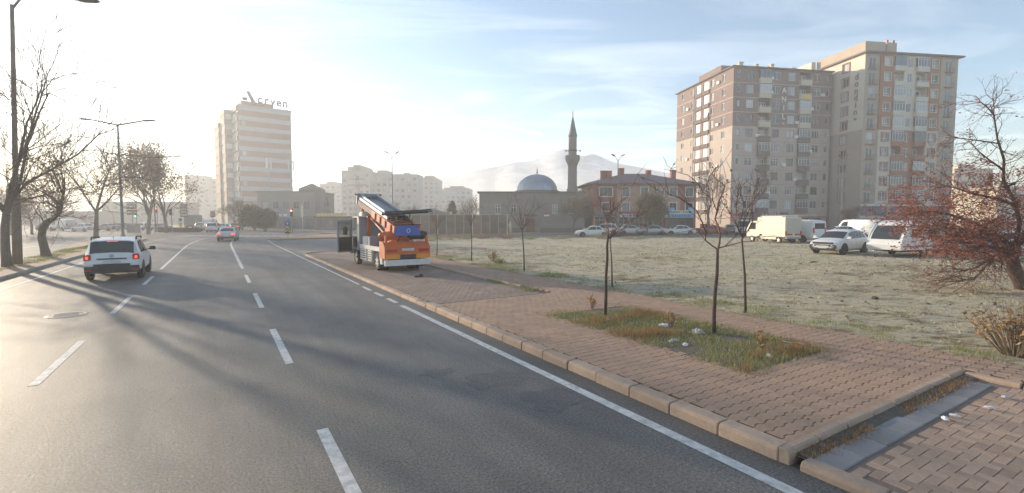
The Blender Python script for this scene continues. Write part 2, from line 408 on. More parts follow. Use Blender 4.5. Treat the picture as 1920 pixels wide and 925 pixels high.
for k in range(15):                                           # zebra across the far end of the road
    p = Vector((-45.5 + k * 1.22, 66.4 - 0.10 * k, 0.004)); MB().box(p.x, p.x + 0.55, p.y - 1.6, p.y + 1.6, -.006, .005).build('crossing_bar', M_paint, cw)
# asphalt repair with a crumbled edge
rg = random.Random(4)
def blob(cx, cy, ru, rv, z, n=26, jag=0.28):
    pts = []
    for i in range(n):
        t = 2 * pi * i / n; k = 1 + rg.uniform(-jag, jag)
        p = UD * (cy + ru * cos(t) * k) + VD * (cx + rv * sin(t) * k); pts.append((p.x, p.y, z))
    return MB().poly(pts)
pc = uv(at(1060, 742)); blob(pc[1] - 0.12, pc[0], 0.42, 0.5, 0.003).build('repair_patch', M_patch, ROAD)
pc = uv(at(1120, 762)); blob(pc[1], pc[0], 0.5, 0.2, 0.0018).build('repair_patch', M_patch, ROAD)
pc = uv(at(930, 712)); blob(pc[1], pc[0], 0.35, 0.55, 0.003).build('repair_patch', M_patch, ROAD)
pc = uv(at(820, 700)); blob(pc[1], pc[0], 0.2, 0.28, 0.003).build('repair_patch', M_patch, ROAD)
mp_ = at(125, 591); mh = MB(); mh.lathe([(0.0, 0.012), (0.30, 0.012), (0.31, 0.006)], 28); mh.lathe([(0.33, 0.004), (0.33, 0.014), (0.40, 0.014), (0.42, 0.003)], 28)
for a in range(-3, 4): mh.box(-0.24, 0.24, a * 0.075 - 0.012, a * 0.075 + 0.012, 0.012, 0.018)
mho = mh.build('manhole_cover', mat('worn_iron', (0.40, 0.36, 0.31), 0.6, 0.2, var=0.3, scale=12, bump=0.3), ROAD); mho.location = mp_; mho.rotation_euler = (0, 0, 0.6)

# ---- kerbs: every stone a piece of its own
def kerb_mesh(L_, W_, Hh, m, r=0.03, n='kerb_stone'):
    mb = MB(); prof = [(0, -0.05), (0, Hh - r * 1.4), (r * .45, Hh - r * .4), (r * 1.3, Hh), (W_, Hh), (W_, -0.05)]
    rows = []
    for y, s in ((-L_ / 2, .985), (-L_ / 2 + .012, 1.0), (L_ / 2 - .012, 1.0), (L_ / 2, .985)):
        rows.append([(p[0] + (0.008 if s < 1 and p[0] < r * 1.4 else 0), y, p[1] - (0.008 if s < 1 and p[1] > 0 else 0)) for p in prof])
    k = len(prof); vs = [p for r_ in rows for p in r_]; fs = []
    for i in range(3):
        for j in range(k - 1): fs.append((i * k + j, i * k + j + 1, (i + 1) * k + j + 1, (i + 1) * k + j))
    fs += [tuple(range(k)), tuple(range(4 * k - 1, 3 * k - 1, -1))]
    return mb.add(vs, fs).mesh(n, m)
def holder(name, label=None):
    o = bpy.data.objects.new(name, None); COL.objects.link(o); o['kind'] = 'structure'
    if label: o['label'] = label
    return o
K1 = holder('kerb')
km = kerb_mesh(0.685, 0.2, 0.15, M_kerb); km_low = kerb_mesh(0.685, 0.17, 0.10, M_kerb); km_r = kerb_mesh(0.60, 0.11, 0.15, M_kerb); km_g = kerb_mesh(0.98, 0.17, 0.14, M_kerbgrey)
KV = 4.84
rk = random.Random(7)
def stone(me, u, v, rz, z=0, par=None):
    o = link('kerb_stone', me, par or K1); p = UD * u + VD * v
    o.location = (p.x, p.y, z + rk.uniform(-.006, .006)); o.rotation_euler = (rk.uniform(-.006, .006), rk.uniform(-.012, .012), ROADROT + rz + rk.uniform(-.008, .008)); return o
for k in range(14): stone(km, 2.66 + 0.35 + k * 0.7, KV + rk.uniform(-.008, .008), 0)
for k in range(31): stone(km_low, 12.9 + k * 0.7, KV + 0.02, 0)
for k in range(10):                                           # rounded corner by the truck's nose
    t = radians(5 + k * 17); cu, cvv = 34.6, 6.7
    stone(km_low, cu + 1.85 * sin(t), cvv - 1.85 * cos(t), -t)
for k in range(12): stone(km_low, 35.4 + 0.0, 7.6 + k * 0.7, -pi / 2)
for k in range(8): stone(km_r, 2.55, 5.145 + k * 0.625, pi / 2 , 0)
K2 = holder('kerb_driveway')
for k in range(6): stone(km_r, 2.22 - k * 0.63, 9.62, 0, 0, K2)
for k in range(5): stone(km_low, 2.1 - k * 0.7, KV + 0.0, 0.0, -0.01, K2)
K3 = holder('kerb_median')
for k in range(72): stone(km_g, -6 + k, -7.45 + (shift(-6 + k)), pi, 0, K3)

# ---- pavers
SW = struct(MB().poly([R(2.62, 5.02, .123), R(12.3, 5.02, .123), R(12.3, 10.93, .123), R(2.62, 10.93, .123)]).build('pavement', M_joint))
SW2 = struct(MB().poly([R(12.3, 8.85, .112), R(36, 8.85, .112), R(36, 10.93, .112), R(12.3, 10.93, .112)]).build('footpath', M_joint))
SW3 = struct(MB().poly([R(-6, 9.78, .123), R(2.62, 9.78, .123), R(2.62, 10.93, .123), R(-6, 10.93, .123)]).build('pavement_end', M_joint))
bone = [(-.0992, -.090), (-.062, -.090), (-.034, -.0625), (.034, -.0625), (.062, -.090), (.0992, -.090), (.0992, .090), (.062, .090), (.034, .0625), (-.034, .0625), (-.062, .090), (-.0992, .090)]
def piece(poly, h, c=0.006):
    n = len(poly); cx = sum(p[0] for p in poly) / n; cyy = sum(p[1] for p in poly) / n
    ins = [(p[0] * .955, p[1] * .955) for p in poly]
    vs = [(p[0], p[1], -0.02) for p in poly] + [(p[0], p[1], h - c) for p in poly] + [(p[0], p[1], h) for p in ins]
    fs = [tuple(range(2 * n, 3 * n))]
    for a in (0, n): fs += [(a + i, a + (i + 1) % n, a + n + (i + 1) % n, a + n + i) for i in range(n)]
    return vs, fs
pv, pf = piece(bone, 0.02)
bone_me = bpy.data.meshes.new('paver'); bone_me.from_pydata([(x, y, z) for x, y, z in pv], [], pf); bone_me.materials.append(M_paver)
BED = (4.35, 9.45, 6.9, 9.3)
spots = []
rp = random.Random(11)
i = 0
u = 2.70 - 34 * .165
while u < 26.5:
    v = 5.02 + (0.1 if i % 2 else 0.0) + 0.1
    while v < 10.92:
        if not (BED[0] < u < BED[1] and BED[2] < v < BED[3]) and (u < 12.25 or v > 9.05) and (u > 2.65 or v > 9.9): spots.append((u, v))
        v += 0.2
    u += 0.165; i += 1
def depthkey(s):
    p = R(s[0], s[1]); return p.x * p.x + p.y * p.y if abs(p.x) < p.y * 1.07 else 1e6
spots.sort(key=depthkey)
rot0 = Matrix.Rotation(ROADROT, 4, 'Z')
def pose(s):
    p = R(s[0], s[1], 0.112 + 0.004 * noise.noise((s[0] * .9, s[1] * .9, 0)) + rp.uniform(-.0015, .0015))
    return Matrix.Translation(p) @ rot0 @ Matrix.Rotation(rp.uniform(-.003, .003), 4, 'X') @ Matrix.Rotation(rp.uniform(-.003, .003), 4, 'Y') @ Matrix.Rotation(rp.uniform(-.012, .012), 4, 'Z')
for s in spots[:300]:
    o = link('paver', bone_me, SW); o.matrix_local = pose(s)
mb = MB()
for s in spots[300:]:
    Mx = pose(s); mb.add([Mx @ Vector(q) for q in pv], pf)
o = mb.build('paver_field', M_paver, SW); o['kind'] = 'stuff'
# driveway: herringbone blocks, grey edging slabs
DW = struct(MB().poly([R(-6, 4.95, .080), R(2.56, 4.95, .080), R(2.56, 9.7, .080), R(-6, 9.7, .080)]).build('driveway', M_bay))
bw = 0.105
bm_h = MB(); hv, hf = piece([(-bw + .001, -bw / 2 + .003), (bw - .001, -bw / 2 + .003), (bw - .001, bw / 2 - .003), (-bw + .001, bw / 2 - .003)], 0.02)
brick_me = bpy.data.meshes.new('paver_block'); brick_me.from_pydata(hv, [], hf); brick_me.materials.append(M_paver2)
blocks = []
for n_ in range(-60, 80):
    for m_ in range(-40, 40):
        for ver in (0, 1):
            x, y = n_ + 2 * m_, n_ - 2 * m_
            cx_, cy_ = ((x + 1) * bw, (y + .5) * bw) if not ver else ((x + .5) * bw, (y + 2) * bw)
            ca, sa = cos(pi / 2), sin(pi / 2)
            uu, vv = 0.2 + cx_ * ca - cy_ * sa, 6.5 + cx_ * sa + cy_ * ca
            if -2.2 < uu < 2.09 and 5.1 < vv < 9.55: blocks.append((uu, vv, ver))
blocks.sort(key=lambda s: depthkey(s))
mb = MB()
for i, (uu, vv, ver) in enumerate(blocks):
    Mx = Matrix.Translation(R(uu, vv, 0.070 + rp.uniform(-.002, .002))) @ Matrix.Rotation(ROADROT + pi + (pi / 2 if ver else 0) + rp.uniform(-.02, .02), 4, 'Z') @ Matrix.Rotation(rp.uniform(-.015, .015), 4, 'X')
    if i < 300: o = link('paver_block', brick_me, DW); o.matrix_local = Mx
    else: mb.add([Mx @ Vector(q) for q in hv], hf)
if mb.v: o = mb.build('paver_block_field', M_paver2, DW); o['kind'] = 'stuff'
slab_me = MB().cbox(-.135, .135, -.24, .24, -.03, .022, .008).mesh('edging_slab', M_greyslab)
for k in range(9):
    o = link('edging_slab', slab_me, DW); p = R(2.27 + .003 * k, 5.25 + k * 0.49, 0.076 + rp.uniform(-.005, .005)); o.location = p; o.rotation_euler = (0, 0, ROADROT - pi / 2 + rp.uniform(-.02, .02) + .01)
struct(MB().poly([R(2.36, 4.97, .09), R(2.56, 4.97, .10), R(2.56, 9.6, .115), R(2.36, 9.6, .10)]).build('gutter_soil', mat('gutter_soil', (0.13, 0.105, 0.08), 0.95, var=0.4, scale=9, bump=0.8, bscale=30)))
# parking bay and its back kerb, corner pavement, traffic island, median
BAY = struct(MB().poly([R(12.3, 5.0, .085), R(34.4, 5.0, .085), R(36.2, 6.6, .085), R(36.2, 8.9, .085), R(12.3, 8.9, .085)]).build('parking_bay', M_bay))
mb = MB(); bi = 0; bu = 12.42
while bu < 34.5:
    bv = 5.14 + (.1 if bi % 2 else 0)
    while bv < 8.8:
        Mx = Matrix.Translation(R(bu, bv, .078 + .006 * noise.noise((bu * .6, bv * .6, 4)) + rp.uniform(-.002, .002))) @ rot0 @ Matrix.Rotation(rp.uniform(-.006, .006), 4, 'X') @ Matrix.Rotation(rp.uniform(-.02, .02), 4, 'Z'); mb.add([Mx @ Vector(q) for q in pv], pf); bv += .2
    bu += .165; bi += 1
o = mb.build('paver_field', mat('bay_paver', (.29, .21, .16), .88, var=.25, scale=2.0, bump=.3, bscale=80, island=.14, dirt=(.16, .13, .105), dirtamt=.75, dscale=.5), BAY); o['kind'] = 'stuff'
K4 = holder('kerb_bay_back')
kb = kerb_mesh(0.68, 0.12, 0.17, M_kerb)
for k in range(24): stone(kb, 14.3 + k * 0.7, 8.86, 0, 0.0, K4)
M_brickred = mat('median_paving', (0.36, 0.22, 0.15), 0.9, var=0.25, scale=2.5, bump=0.4, bscale=30, dirt=(0.27, 0.22, 0.13), dirtamt=0.8, dscale=0.6)
struct(MB().poly([R(35.4, 7.2, .12), R(35.4, 18, .12), R(33, 18, .12), R(26, 10.9, .12), R(26, 8.9, .12), R(36.0, 8.9, .118)]).build('corner_pavement', M_brickred))
MED = struct(strip(-12, 60, -9.6, -7.58, 0.13).build('median', M_brickred))
mb = MB(); mb.poly([R(60, -7.55, .13), R(70, -8.2, .13), R(74, -9.6, .13), R(72, -12.2, .13), R(60, -11.8, .13), R(46, -9.6, .13)])
struct(mb.build('median_tip', M_brickred))
K5 = holder('kerb_median_far')
for k in range(40): stone(km_g, 18 + k, -9.72, 0, 0, K5)
isl = [(-27.4, 53.6), (-26.2, 53.4), (-19, 60.2), (-13, 66.5), (-14, 71.2), (-26, 71.2), (-28.2, 62)]
struct(MB().prism(isl, -.01, 0.14).build('traffic_island', M_brickred))
struct(MB().prism([(-60, 73), (-29.5, 73.2), (-12, 73.2), (-12, 76), (-30, 76), (-37, 90), (-39, 90), (-32, 76)][1:], -.01, 0.13).build('far_pavement', M_bay))
struct(MB().prism([(-12, 72.0), (140, 72.0), (140, 79.5), (-12, 79.5)], -.012, 0.12).build('shop_pavement', mat('shop_pavement', (0.26, 0.22, 0.18), 0.9, var=0.2, scale=1.0)))

# ---- vacant lot: one uneven sheet
def lotz(u, v): 
    e = min(1.0, max(0.0, (v - 10.9) / 1.5))
    return 0.115 + e * (0.08 * noise.noise((u * .35, v * .35, 3)) + 0.075 * noise.noise((u * 1.3, v * 1.3, 9)))
du_ = 0.4
us = np.arange(-30, 64, du_); 
vs_ = np.concatenate([np.arange(10.84, 26, 0.4), np.arange(26, 100, 0.6)])
idx = {}; V, Fc = [], []
def gi(i, j):
    if (i, j) not in idx:
        p = R(us[i], vs_[j], lotz(us[i], vs_[j])) if us[i] < 48 else UD * us[i] + VD * vs_[j] + Vector((0, 0, .1)); idx[i, j] = len(V); V.append(tuple(p))
    return idx[i, j]
for i in range(len(us) - 1):
    for j in range(len(vs_) - 1):
        p = UD * (us[i] + .2) + VD * (vs_[j] + .2)
        if p.y < 57.3 and p.x > -10.5 + 0.02 * p.y and p.y > -12 and p.x < 95: Fc.append((gi(i, j), gi(i + 1, j), gi(i + 1, j + 1), gi(i, j + 1)))
me = bpy.data.meshes.new('vacant_lot'); me.from_pydata(V, [], Fc); me.materials.append(M_lot)
LOT = struct(link('vacant_lot', me))
for p_ in me.polygons: p_.use_smooth = True
# soil bed in the pavement
struct(MB().poly([R(BED[0] - .1, BED[2] - .1, .124), R(BED[1] + .1, BED[2] - .1, .124), R(BED[1] + .1, BED[3] + .1, .124), R(BED[0] - .1, BED[3] + .1, .124)]).build('planting_bed', mat('bed_soil', (0.15, 0.12, 0.085), 0.95, var=0.4, scale=6, bump=0.9, bscale=25, dirt=(0.25, 0.22, 0.12), dirtamt=0.7, dscale=2.0)))

# ---- far mountain with snow streaks, outside the haze box; distance haze is in its colours
def mountain():
    rm = random.Random(3); D = 20000.0
    prof = [(600, 372), (700, 352), (800, 338), (860, 328), (900, 318), (935, 312), (965, 305), (990, 303), (1015, 296), (1035, 286), (1050, 282), (1062, 279), (1078, 288), (1092, 294), (1112, 288), (1128, 294), (1145, 303), (1170, 309), (1200, 314), (1240, 322), (1290, 332), (1400, 340), (1560, 352), (1750, 362), (2000, 372), (2300, 380)]
    xs = np.linspace(560, 2300, 220); ph = np.interp(xs, [p[0] for p in prof], [p[1] for p in prof])
    rows = 26; V, Fm = [], []
    for j in range(rows):
        t = j / (rows - 1)
        for i, px in enumerate(xs):
            top = atY(px, ph[i], D); 
            k = noise.noise((px * .02, t * 3.2, 0)) * .5 + noise.noise((px * .06, t * 7, 5)) * .25
            rid = noise.noise((px * .035, 1.7, 2)) 
            h = top.z * (1 - t) ** 1.15
            yy = D - t * 9000 + k * 1500 * (0.25 + t) + rid * 900 * t
            V.append((top.x * (yy / D), yy, h * (yy / D) * (1 + .06 * k * (1 if t > 0.02 else 0)) - 40 * t))
    w = len(xs)
    for j in range(rows - 1):
        for i in range(w - 1): Fm.append((j * w + i, j * w + i + 1, (j + 1) * w + i + 1, (j + 1) * w + i))
    m, nt, b = nodes_of('mountain_hazed_rock_snow'); N, L = nt.nodes, nt.links
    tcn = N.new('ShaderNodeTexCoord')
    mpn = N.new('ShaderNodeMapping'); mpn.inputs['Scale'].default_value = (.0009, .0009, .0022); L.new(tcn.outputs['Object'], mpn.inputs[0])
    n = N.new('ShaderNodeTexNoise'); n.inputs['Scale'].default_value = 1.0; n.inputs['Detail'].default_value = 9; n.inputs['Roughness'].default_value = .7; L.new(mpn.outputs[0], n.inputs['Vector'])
    r = N.new('ShaderNodeValToRGB'); r.color_ramp.elements[0].position = .46; r.color_ramp.elements[0].color = (.66, .67, .70, 1); r.color_ramp.elements[1].position = .56; r.color_ramp.elements[1].color = (.93, .94, .96, 1)  # rock and snow tones, paled and blued to paint in the distance haze
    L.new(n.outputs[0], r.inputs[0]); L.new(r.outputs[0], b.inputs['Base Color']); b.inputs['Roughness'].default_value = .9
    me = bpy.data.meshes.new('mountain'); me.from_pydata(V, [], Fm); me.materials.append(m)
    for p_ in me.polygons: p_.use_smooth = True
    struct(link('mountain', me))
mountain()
# ---- the morning haze over the town
def haze():
    m = bpy.data.materials.new('haze_air'); m.use_nodes = True; N, L = m.node_tree.nodes, m.node_tree.links
    N.remove(N['Principled BSDF'])
    pv_ = N.new('ShaderNodeVolumePrincipled'); pv_.inputs['Color'].default_value = (1.0, .985, .96, 1); pv_.inputs['Density'].default_value = HAZE; pv_.inputs['Anisotropy'].default_value = 0.3
    L.new(pv_.outputs[0], N['Material Output'].inputs['Volume'])
    o = MB().box(-3010, 3010, -3010, 3010, -1.0, 46.0).build('haze', m); o['kind'] = 'stuff'; o['label'] = 'pale morning haze lying over the town'
HAZE = 0.0020
haze()
# ================================================================== BUILDINGS
P_dark = pane_mat('window_pane', (0.035, 0.04, 0.05), (0.45, 0.45, 0.45), 0.78)
P_blue = pane_mat('window_pane_blue', (0.03, 0.045, 0.07), (0.10, 0.13, 0.18), 0.5)
P_shop = pane_mat('shop_pane', (0.03, 0.035, 0.04), (0.15, 0.15, 0.14), 0.6)
P_violet = pane_mat('violet_pane', (0.05, 0.035, 0.085), (0.10, 0.07, 0.15), 0.5)
P_bright = pane_mat('glossy_pane', (0.25, 0.25, 0.24), (0.75, 0.74, 0.7), 0.4, 0.25)
W_white = mat('window_frame_white', (0.72, 0.71, 0.68), 0.5, var=0.06)
W_brown = mat('window_frame_brown', (0.12, 0.07, 0.05), 0.5, var=0.1)
W_grey = mat('window_frame_grey', (0.20, 0.20, 0.21), 0.5, var=0.1)
FRONT = (lambda a, b, c: (a, -b, c)); LEFT = (lambda a, b, c: (-b, a, c))
def facade(w0, w1, z0, z1, ops, f, depth=0.2, out=0.0):
    """wall sheet with real openings; ops: (x0, x1, z0, z1[, depth, back])"""
    mb = MB()
    xs = sorted({round(x, 3) for x in [w0, w1] + [q for o in ops for q in o[:2]] if w0 - 1e-6 <= x <= w1 + 1e-6})
    zs = sorted({round(z, 3) for z in [z0, z1] + [q for o in ops for q in o[2:4]] if z0 - 1e-6 <= z <= z1 + 1e-6})
    for i in range(len(xs) - 1):
        for j in range(len(zs) - 1):
            cx, cz = (xs[i] + xs[i + 1]) / 2, (zs[j] + zs[j + 1]) / 2
            if any(o[0] < cx < o[1] and o[2] < cz < o[3] for o in ops): continue
            mb.quad(f(xs[i], out, zs[j]), f(xs[i + 1], out, zs[j]), f(xs[i + 1], out, zs[j + 1]), f(xs[i], out, zs[j + 1]))
    for o in ops:
        d = out - (o[4] if len(o) > 4 else depth); x0, x1, a, b = o[:4]
        if x0 < w0 - .01 or x1 > w1 + .01 or a < z0 - .01 or b > z1 + .01: continue
        mb.quad(f(x0, out, a), f(x0, d, a), f(x0, d, b), f(x0, out, b)); mb.quad(f(x1, out, a), f(x1, out, b), f(x1, d, b), f(x1, d, a))
        mb.quad(f(x0, out, a), f(x1, out, a), f(x1, d, a), f(x0, d, a)); mb.quad(f(x0, out, b), f(x0, d, b), f(x1, d, b), f(x1, out, b))
        mb.quad(f(x0, d, a), f(x1, d, a), f(x1, d, b), f(x0, d, b))
    if out > 0.001:      # returns of a strip that stands proud
        for x in (w0, w1): mb.quad(f(x, 0, z0), f(x, out, z0), f(x, out, z1), f(x, 0, z1))
    return mb
_wc = {}
def window(par, w, h, loc, rot=0.0, frame=None, pane=None, mull=1, tran=0.0, surround=None, name='window', bar=0.07):
    frame = frame or W_white; pane = pane or P_dark
    key = (round(w, 2), round(h, 2), frame.name, pane.name, mull, tran, surround.name if surround else '', bar)
    if key not in _wc:
        fm = MB(); t = bar
        fm.box(-w / 2, w / 2, -.04, .04, 0, t).box(-w / 2, w / 2, -.04, .04, h - t, h).box(-w / 2, -w / 2 + t, -.04, .04, t, h - t).box(w / 2 - t, w / 2, -.04, .04, t, h - t)
        for k in range(mull):
            x = -w / 2 + w * (k + 1) / (mull + 1); fm.box(x - t * .45, x + t * .45, -.045, .035, t, h - t)
        if tran: fm.box(-w / 2 + t, w / 2 - t, -.042, .03, h * tran - .03, h * tran + .03)
        pm = MB().box(-w / 2 + t, w / 2 - t, -.008, .012, t, h - t)
        sm = None
        if surround:
            s = MB(); q = .13; y0, y1 = -.26, -.16
            s.box(-w / 2 - q, w / 2 + q, y0, y1, -q, 0).box(-w / 2 - q, w / 2 + q, y0, y1, h, h + q).box(-w / 2 - q, -w / 2, y0, y1, 0, h).box(w / 2, w / 2 + q, y0, y1, 0, h)
            sm = s.mesh('window_surround', surround)
        _wc[key] = (fm.mesh('window_frame', frame), pm.mesh('pane', pane), sm)
    a, b, c = _wc[key]
    o = link(name, a, par, loc, rot); link('pane', b, o)
    if c: link('window_surround', c, o)
    return o
LROT = -pi / 2
def wpos(f, x, z, d=0.12): return f(x, -d, z)
def pm(o): return o
_bc = {}
def balcony(par, w, dep, loc, rot, mpar, mode='open', ph=0.95, fh=2.75, frame=None):
    key = (round(w, 2), round(dep, 2), mpar.name, mode, ph, frame.name if frame else '')
    if key not in _bc:
        b = MB(); b.box(-w / 2, w / 2, -dep, 0, -.16, 0); b.box(-w / 2, w / 2, -dep, -dep + .1, 0, ph); b.box(-w / 2, -w / 2 + .1, -dep + .1, 0, 0, ph); b.box(w / 2 - .1, w / 2, -dep + .1, 0, 0, ph)
        g = MB(); p = None
        if mode == 'open':
            g.box(-w / 2, w / 2, -dep + .03, -dep + .07, ph + .16, ph + .21)
            for k in range(5): x = -w / 2 + .06 + (w - .12) * k / 4; g.box(x - .02, x + .02, -dep + .03, -dep + .07, ph, ph + .16)
        else:
            n = 4
            for k in range(n + 1): x = -w / 2 + .03 + (w - .06) * k / n; g.box(x - .03, x + .03, -dep + .02, -dep + .08, ph, fh - .2)
            g.box(-w / 2, w / 2, -dep + .02, -dep + .08, fh - .28, fh - .2); g.box(-w / 2, w / 2, -dep + .02, -dep + .08, ph, ph + .06); g.box(-w / 2, w / 2, -dep + .025, -dep + .075, fh * .78, fh * .78 + .05)
            p = MB().box(-w / 2 + .05, w / 2 - .05, -dep + .04, -dep + .06, ph + .05, fh - .26).box(-w / 2 + .04, -w / 2 + .06, -dep + .07, 0, ph, fh - .26).box(w / 2 - .06, w / 2 - .04, -dep + .07, 0, ph, fh - .26).mesh('glazing_pane', P_blue if mode == 'blue' else P_dark)
        _bc[key] = (b.mesh('balcony', mpar), g.mesh('balcony_rail' if mode == 'open' else 'glazing_frame', frame or W_white), p)
    b, g, p = _bc[key]
    o = link('balcony', b, par, loc, rot); link('railing' if mode == 'open' else 'glazing_frame', g, o)
    if p: link('glazing_pane', p, o)
    return o

def plaster(n, c, var=.07): return mat(n, c, 0.9, var=var, scale=0.6, dirt=tuple(x * .72 for x in c), dirtamt=.45, dscale=.35, bump=.12, bscale=30)
A_brown = plaster('plaster_mauve_brown', (0.225, 0.158, 0.142)); A_beige = plaster('plaster_beige', (0.47, 0.385, 0.325)); A_cream = plaster('plaster_cream', (0.60, 0.52, 0.40)); A_dkbrown = plaster('plaster_dark_brown', (0.17, 0.115, 0.10))
D_orange = plaster('plaster_rust', (0.36, 0.155, 0.085)); D_cream = plaster('plaster_ivory', (0.62, 0.55, 0.45)); D_taupe = plaster('plaster_taupe', (0.42, 0.34, 0.265)); 
M_metal = mat('galvanised', (0.33, 0.34, 0.35), 0.45, 0.6, var=.1); M_dark = mat('dark_metal', (0.06, 0.06, 0.065), 0.5, 0.3); M_roofgrey = mat('roof_membrane', (0.25, .24, .23), .9)
rb = random.Random(21)

# ---- mauve block with vertical letters
c0 = atY(1368, 430, 97.5)
rotA = radians(10)
AN = thing('apartment_block', 'mauve and beige apartment block with white vertical letters and a sunlit side', 'building', (c0.x, c0.y, 0), rotA)
WA, DA, HA, F0, FL = 22.5, 22.0, 32.5, 3.6, 2.89
fr = lambda t: t * WA
cols = [('n', .055), ('w', .165), ('b', .307), ('w', .433), ('w', .584), ('b', .717), ('w', .849), ('n', .96)]
ops_hi, ops_lo = [], []
zsplit = F0 + 6 * FL - .05
for k in range(10):
    z = F0 + k * FL; lst = ops_hi if k >= 6 else ops_lo
    for t, p in cols:
        x = fr(p)
        if t == 'n': r_ = (x - .36, x + .36, z + .95, z + 2.3)
        elif t == 'w': r_ = (x - .82, x + .82, z + .78, z + 2.4)
        else: r_ = (x - 1.25, x + 1.25, z + .05, z + 2.6, 1.0)
        lst.append(r_)
        if t == 'b':
            mode = 'open' if rb.random() < .55 else 'glazed'
            if (k, p) == (9, .307): mode = 'blue'
            balcony(AN, 2.6, .55, FRONT(x, 0, z + .02), 0, A_cream if k >= 6 else (A_dkbrown if p < .5 or k < 6 else A_cream), mode, fh=FL - .1, frame=W_white if mode != 'blue' else W_grey)
            window(AN, 1.0, 2.1, FRONT(x - .55, -.96, z + .05), 0, W_white, name='balcony_door'); window(AN, .9, 1.25, FRONT(x + .6, -.96, z + .9), 0, W_white)
        else:
            window(AN, r_[1] - r_[0], r_[3] - r_[2], FRONT(x, -.12, r_[2]), 0, W_white if rb.random() < .75 else W_brown, mull=0 if t == 'n' else 1 + (rb.random() < .3), tran=0.0 if rb.random() < .6 else .72)
facade(0, WA, zsplit, HA, ops_hi, FRONT).build('upper_wall', A_brown, AN)
facade(0, WA, F0, zsplit, ops_lo, FRONT).build('lower_wall', A_beige, AN)
for k in range(1, 10):
    z = F0 + k * FL - .1
    if k >= 6:
        b = MB()
        for a, e in ((0, fr(.307) - 1.32), (fr(.307) + 1.32, fr(.717) - 1.32), (fr(.717) + 1.32, WA)): b.box(a, e, -.03, -.002, z - .05, z + .05)
        b.build('string_course', A_cream, AN)
    else:
        b = MB()
        for a, e in ((0, fr(.307) - 1.32), (fr(.307) + 1.32, fr(.717) - 1.32), (fr(.717) + 1.32, WA)): b.box(a, e, -.02, -.002, z - .02, z + .02)
        b.build('string_course', A_dkbrown, AN)
lc = lambda t: t * DA
opl_hi, opl_lo = [], []
for k in range(10):
    z = F0 + k * FL; lst = opl_hi if k >= 6 else opl_lo
    for p in (.144, .326, .679, .871):
        y = lc(p); r_ = (y - .55, y + .55, z + .85, z + 2.3); lst.append(r_)
        window(AN, 1.1, 1.45, LEFT(y, -.12, r_[2]), LROT, W_white, mull=1)
    for a in (.43, .57):
        y = lc(a); r_ = (y - 1.0, y + 1.0, z + .7, z + 2.5, .35); lst.append(r_)
        window(AN, 2.0, 1.8, LEFT(y, -.1, z + .7), LROT, W_white, P_bright, mull=2, tran=.7, name='stair_glazing')
facade(0, DA, zsplit, HA, opl_hi, LEFT).build('side_wall_upper', A_brown, AN)
facade(0, DA, F0, zsplit, opl_lo, LEFT).build('side_wall_lower', A_beige, AN)
for k in range(6, 10): MB().box(-.03, -.002, 0, DA, F0 + k * FL - .15, F0 + k * FL - .05).build('string_course', A_cream, AN)
for k in range(10):                                          # bays of the glazed stair: brown panels under the glass
    z = F0 + k * FL
    MB().box(-.28, -.01, lc(.374), lc(.497), z - .2, z + .62).build('bay_panel', A_dkbrown, AN); MB().box(-.28, -.01, lc(.503), lc(.63), z - .2, z + .62).build('bay_panel', A_dkbrown, AN)
for y in (lc(.37), lc(.5), lc(.632)): MB().tube([(-.33, y, 2), (-.33, y, HA - .5)], .06, 6).build('downpipe', M_dark, AN)
mb = MB(); mb.box(0.03, WA - .02, 0.03, DA, 0.0, F0 - .005); mb.build('ground_floor', A_beige, AN)
mb = MB(); mb.quad((WA, 0, F0), (WA, DA, F0), (WA, DA, HA), (WA, 0, HA)).quad((0, DA, F0), (WA, DA, F0), (WA, DA, HA), (0, DA, HA)); mb.build('rear_wall', A_brown, AN)
mb = MB(); mb.box(-.45, WA + .3, -.45, DA + .3, HA, HA + .22); mb.build('roof', A_dkbrown, AN)
mb = MB(); mb.box(.6, 6.5, 5.2, 13.5, HA + .22, HA + 1.9); mb.build('roof_house', A_brown, AN)
for x, y, h, r_ in ((2.4, 1.6, 1.3, .45), (6.3, 1.8, 1.2, .28), (10.0, 2.1, 1.5, .33), (9.0, 2.0, .9, .3), (14.9, 2.2, 1.0, .4)):
    MB().box(x - r_, x + r_, y - r_, y + r_, HA + .2, HA + h).box(x - r_ * 1.25, x + r_ * 1.25, y - r_ * 1.25, y + r_ * 1.25, HA + h, HA + h + .14).build('chimney', A_cream, AN)
MB().lathe([(.02, 0), (.3, .06), (.45, .2)], 14, (1.6, 8, HA + 2.2)).tube([(1.6, 8, HA + 1.9), (1.6, 8, HA + 2.25)], .04).build('satellite_dish', W_white, AN)
for i, ch in enumerate('ANIL'): text('letter', ch, 1.5, W_white, AN, (fr(.507), -.05, HA - 4.2 - i * 1.75), (pi / 2, 0, 0), .04, bold=.03)
text('letter', 'AP', .55, W_white, AN, (fr(.507), -.05, HA - 4.2 - 6.6), (pi / 2, 0, 0), .04)
MB().box(fr(.717) - .7, fr(.717) + .7, -.58, -.56, F0 + 8 * FL + .1, F0 + 8 * FL + .95).build('banner', mat('yellow_banner', (.75, .52, .05), .7), AN)
AC_b = MB().cbox(-.42, .42, -.34, -.03, 0, .58, .03).mesh('air_conditioner', W_white)
for k_, p_ in ((9, .37), (8, .37), (7, .79), (6, .64), (5, .24), (4, .79), (3, .52), (2, .64), (1, .37), (5, .64), (8, .90)): link('air_conditioner', AC_b, AN, (fr(p_), 0, F0 + k_ * FL + .75))
for k_, y_ in ((9, .22), (7, .40), (6, .22), (4, .76), (3, .22), (8, .76)): link('air_conditioner', AC_b, AN, (0, lc(y_), F0 + k_ * FL + .8), LROT)
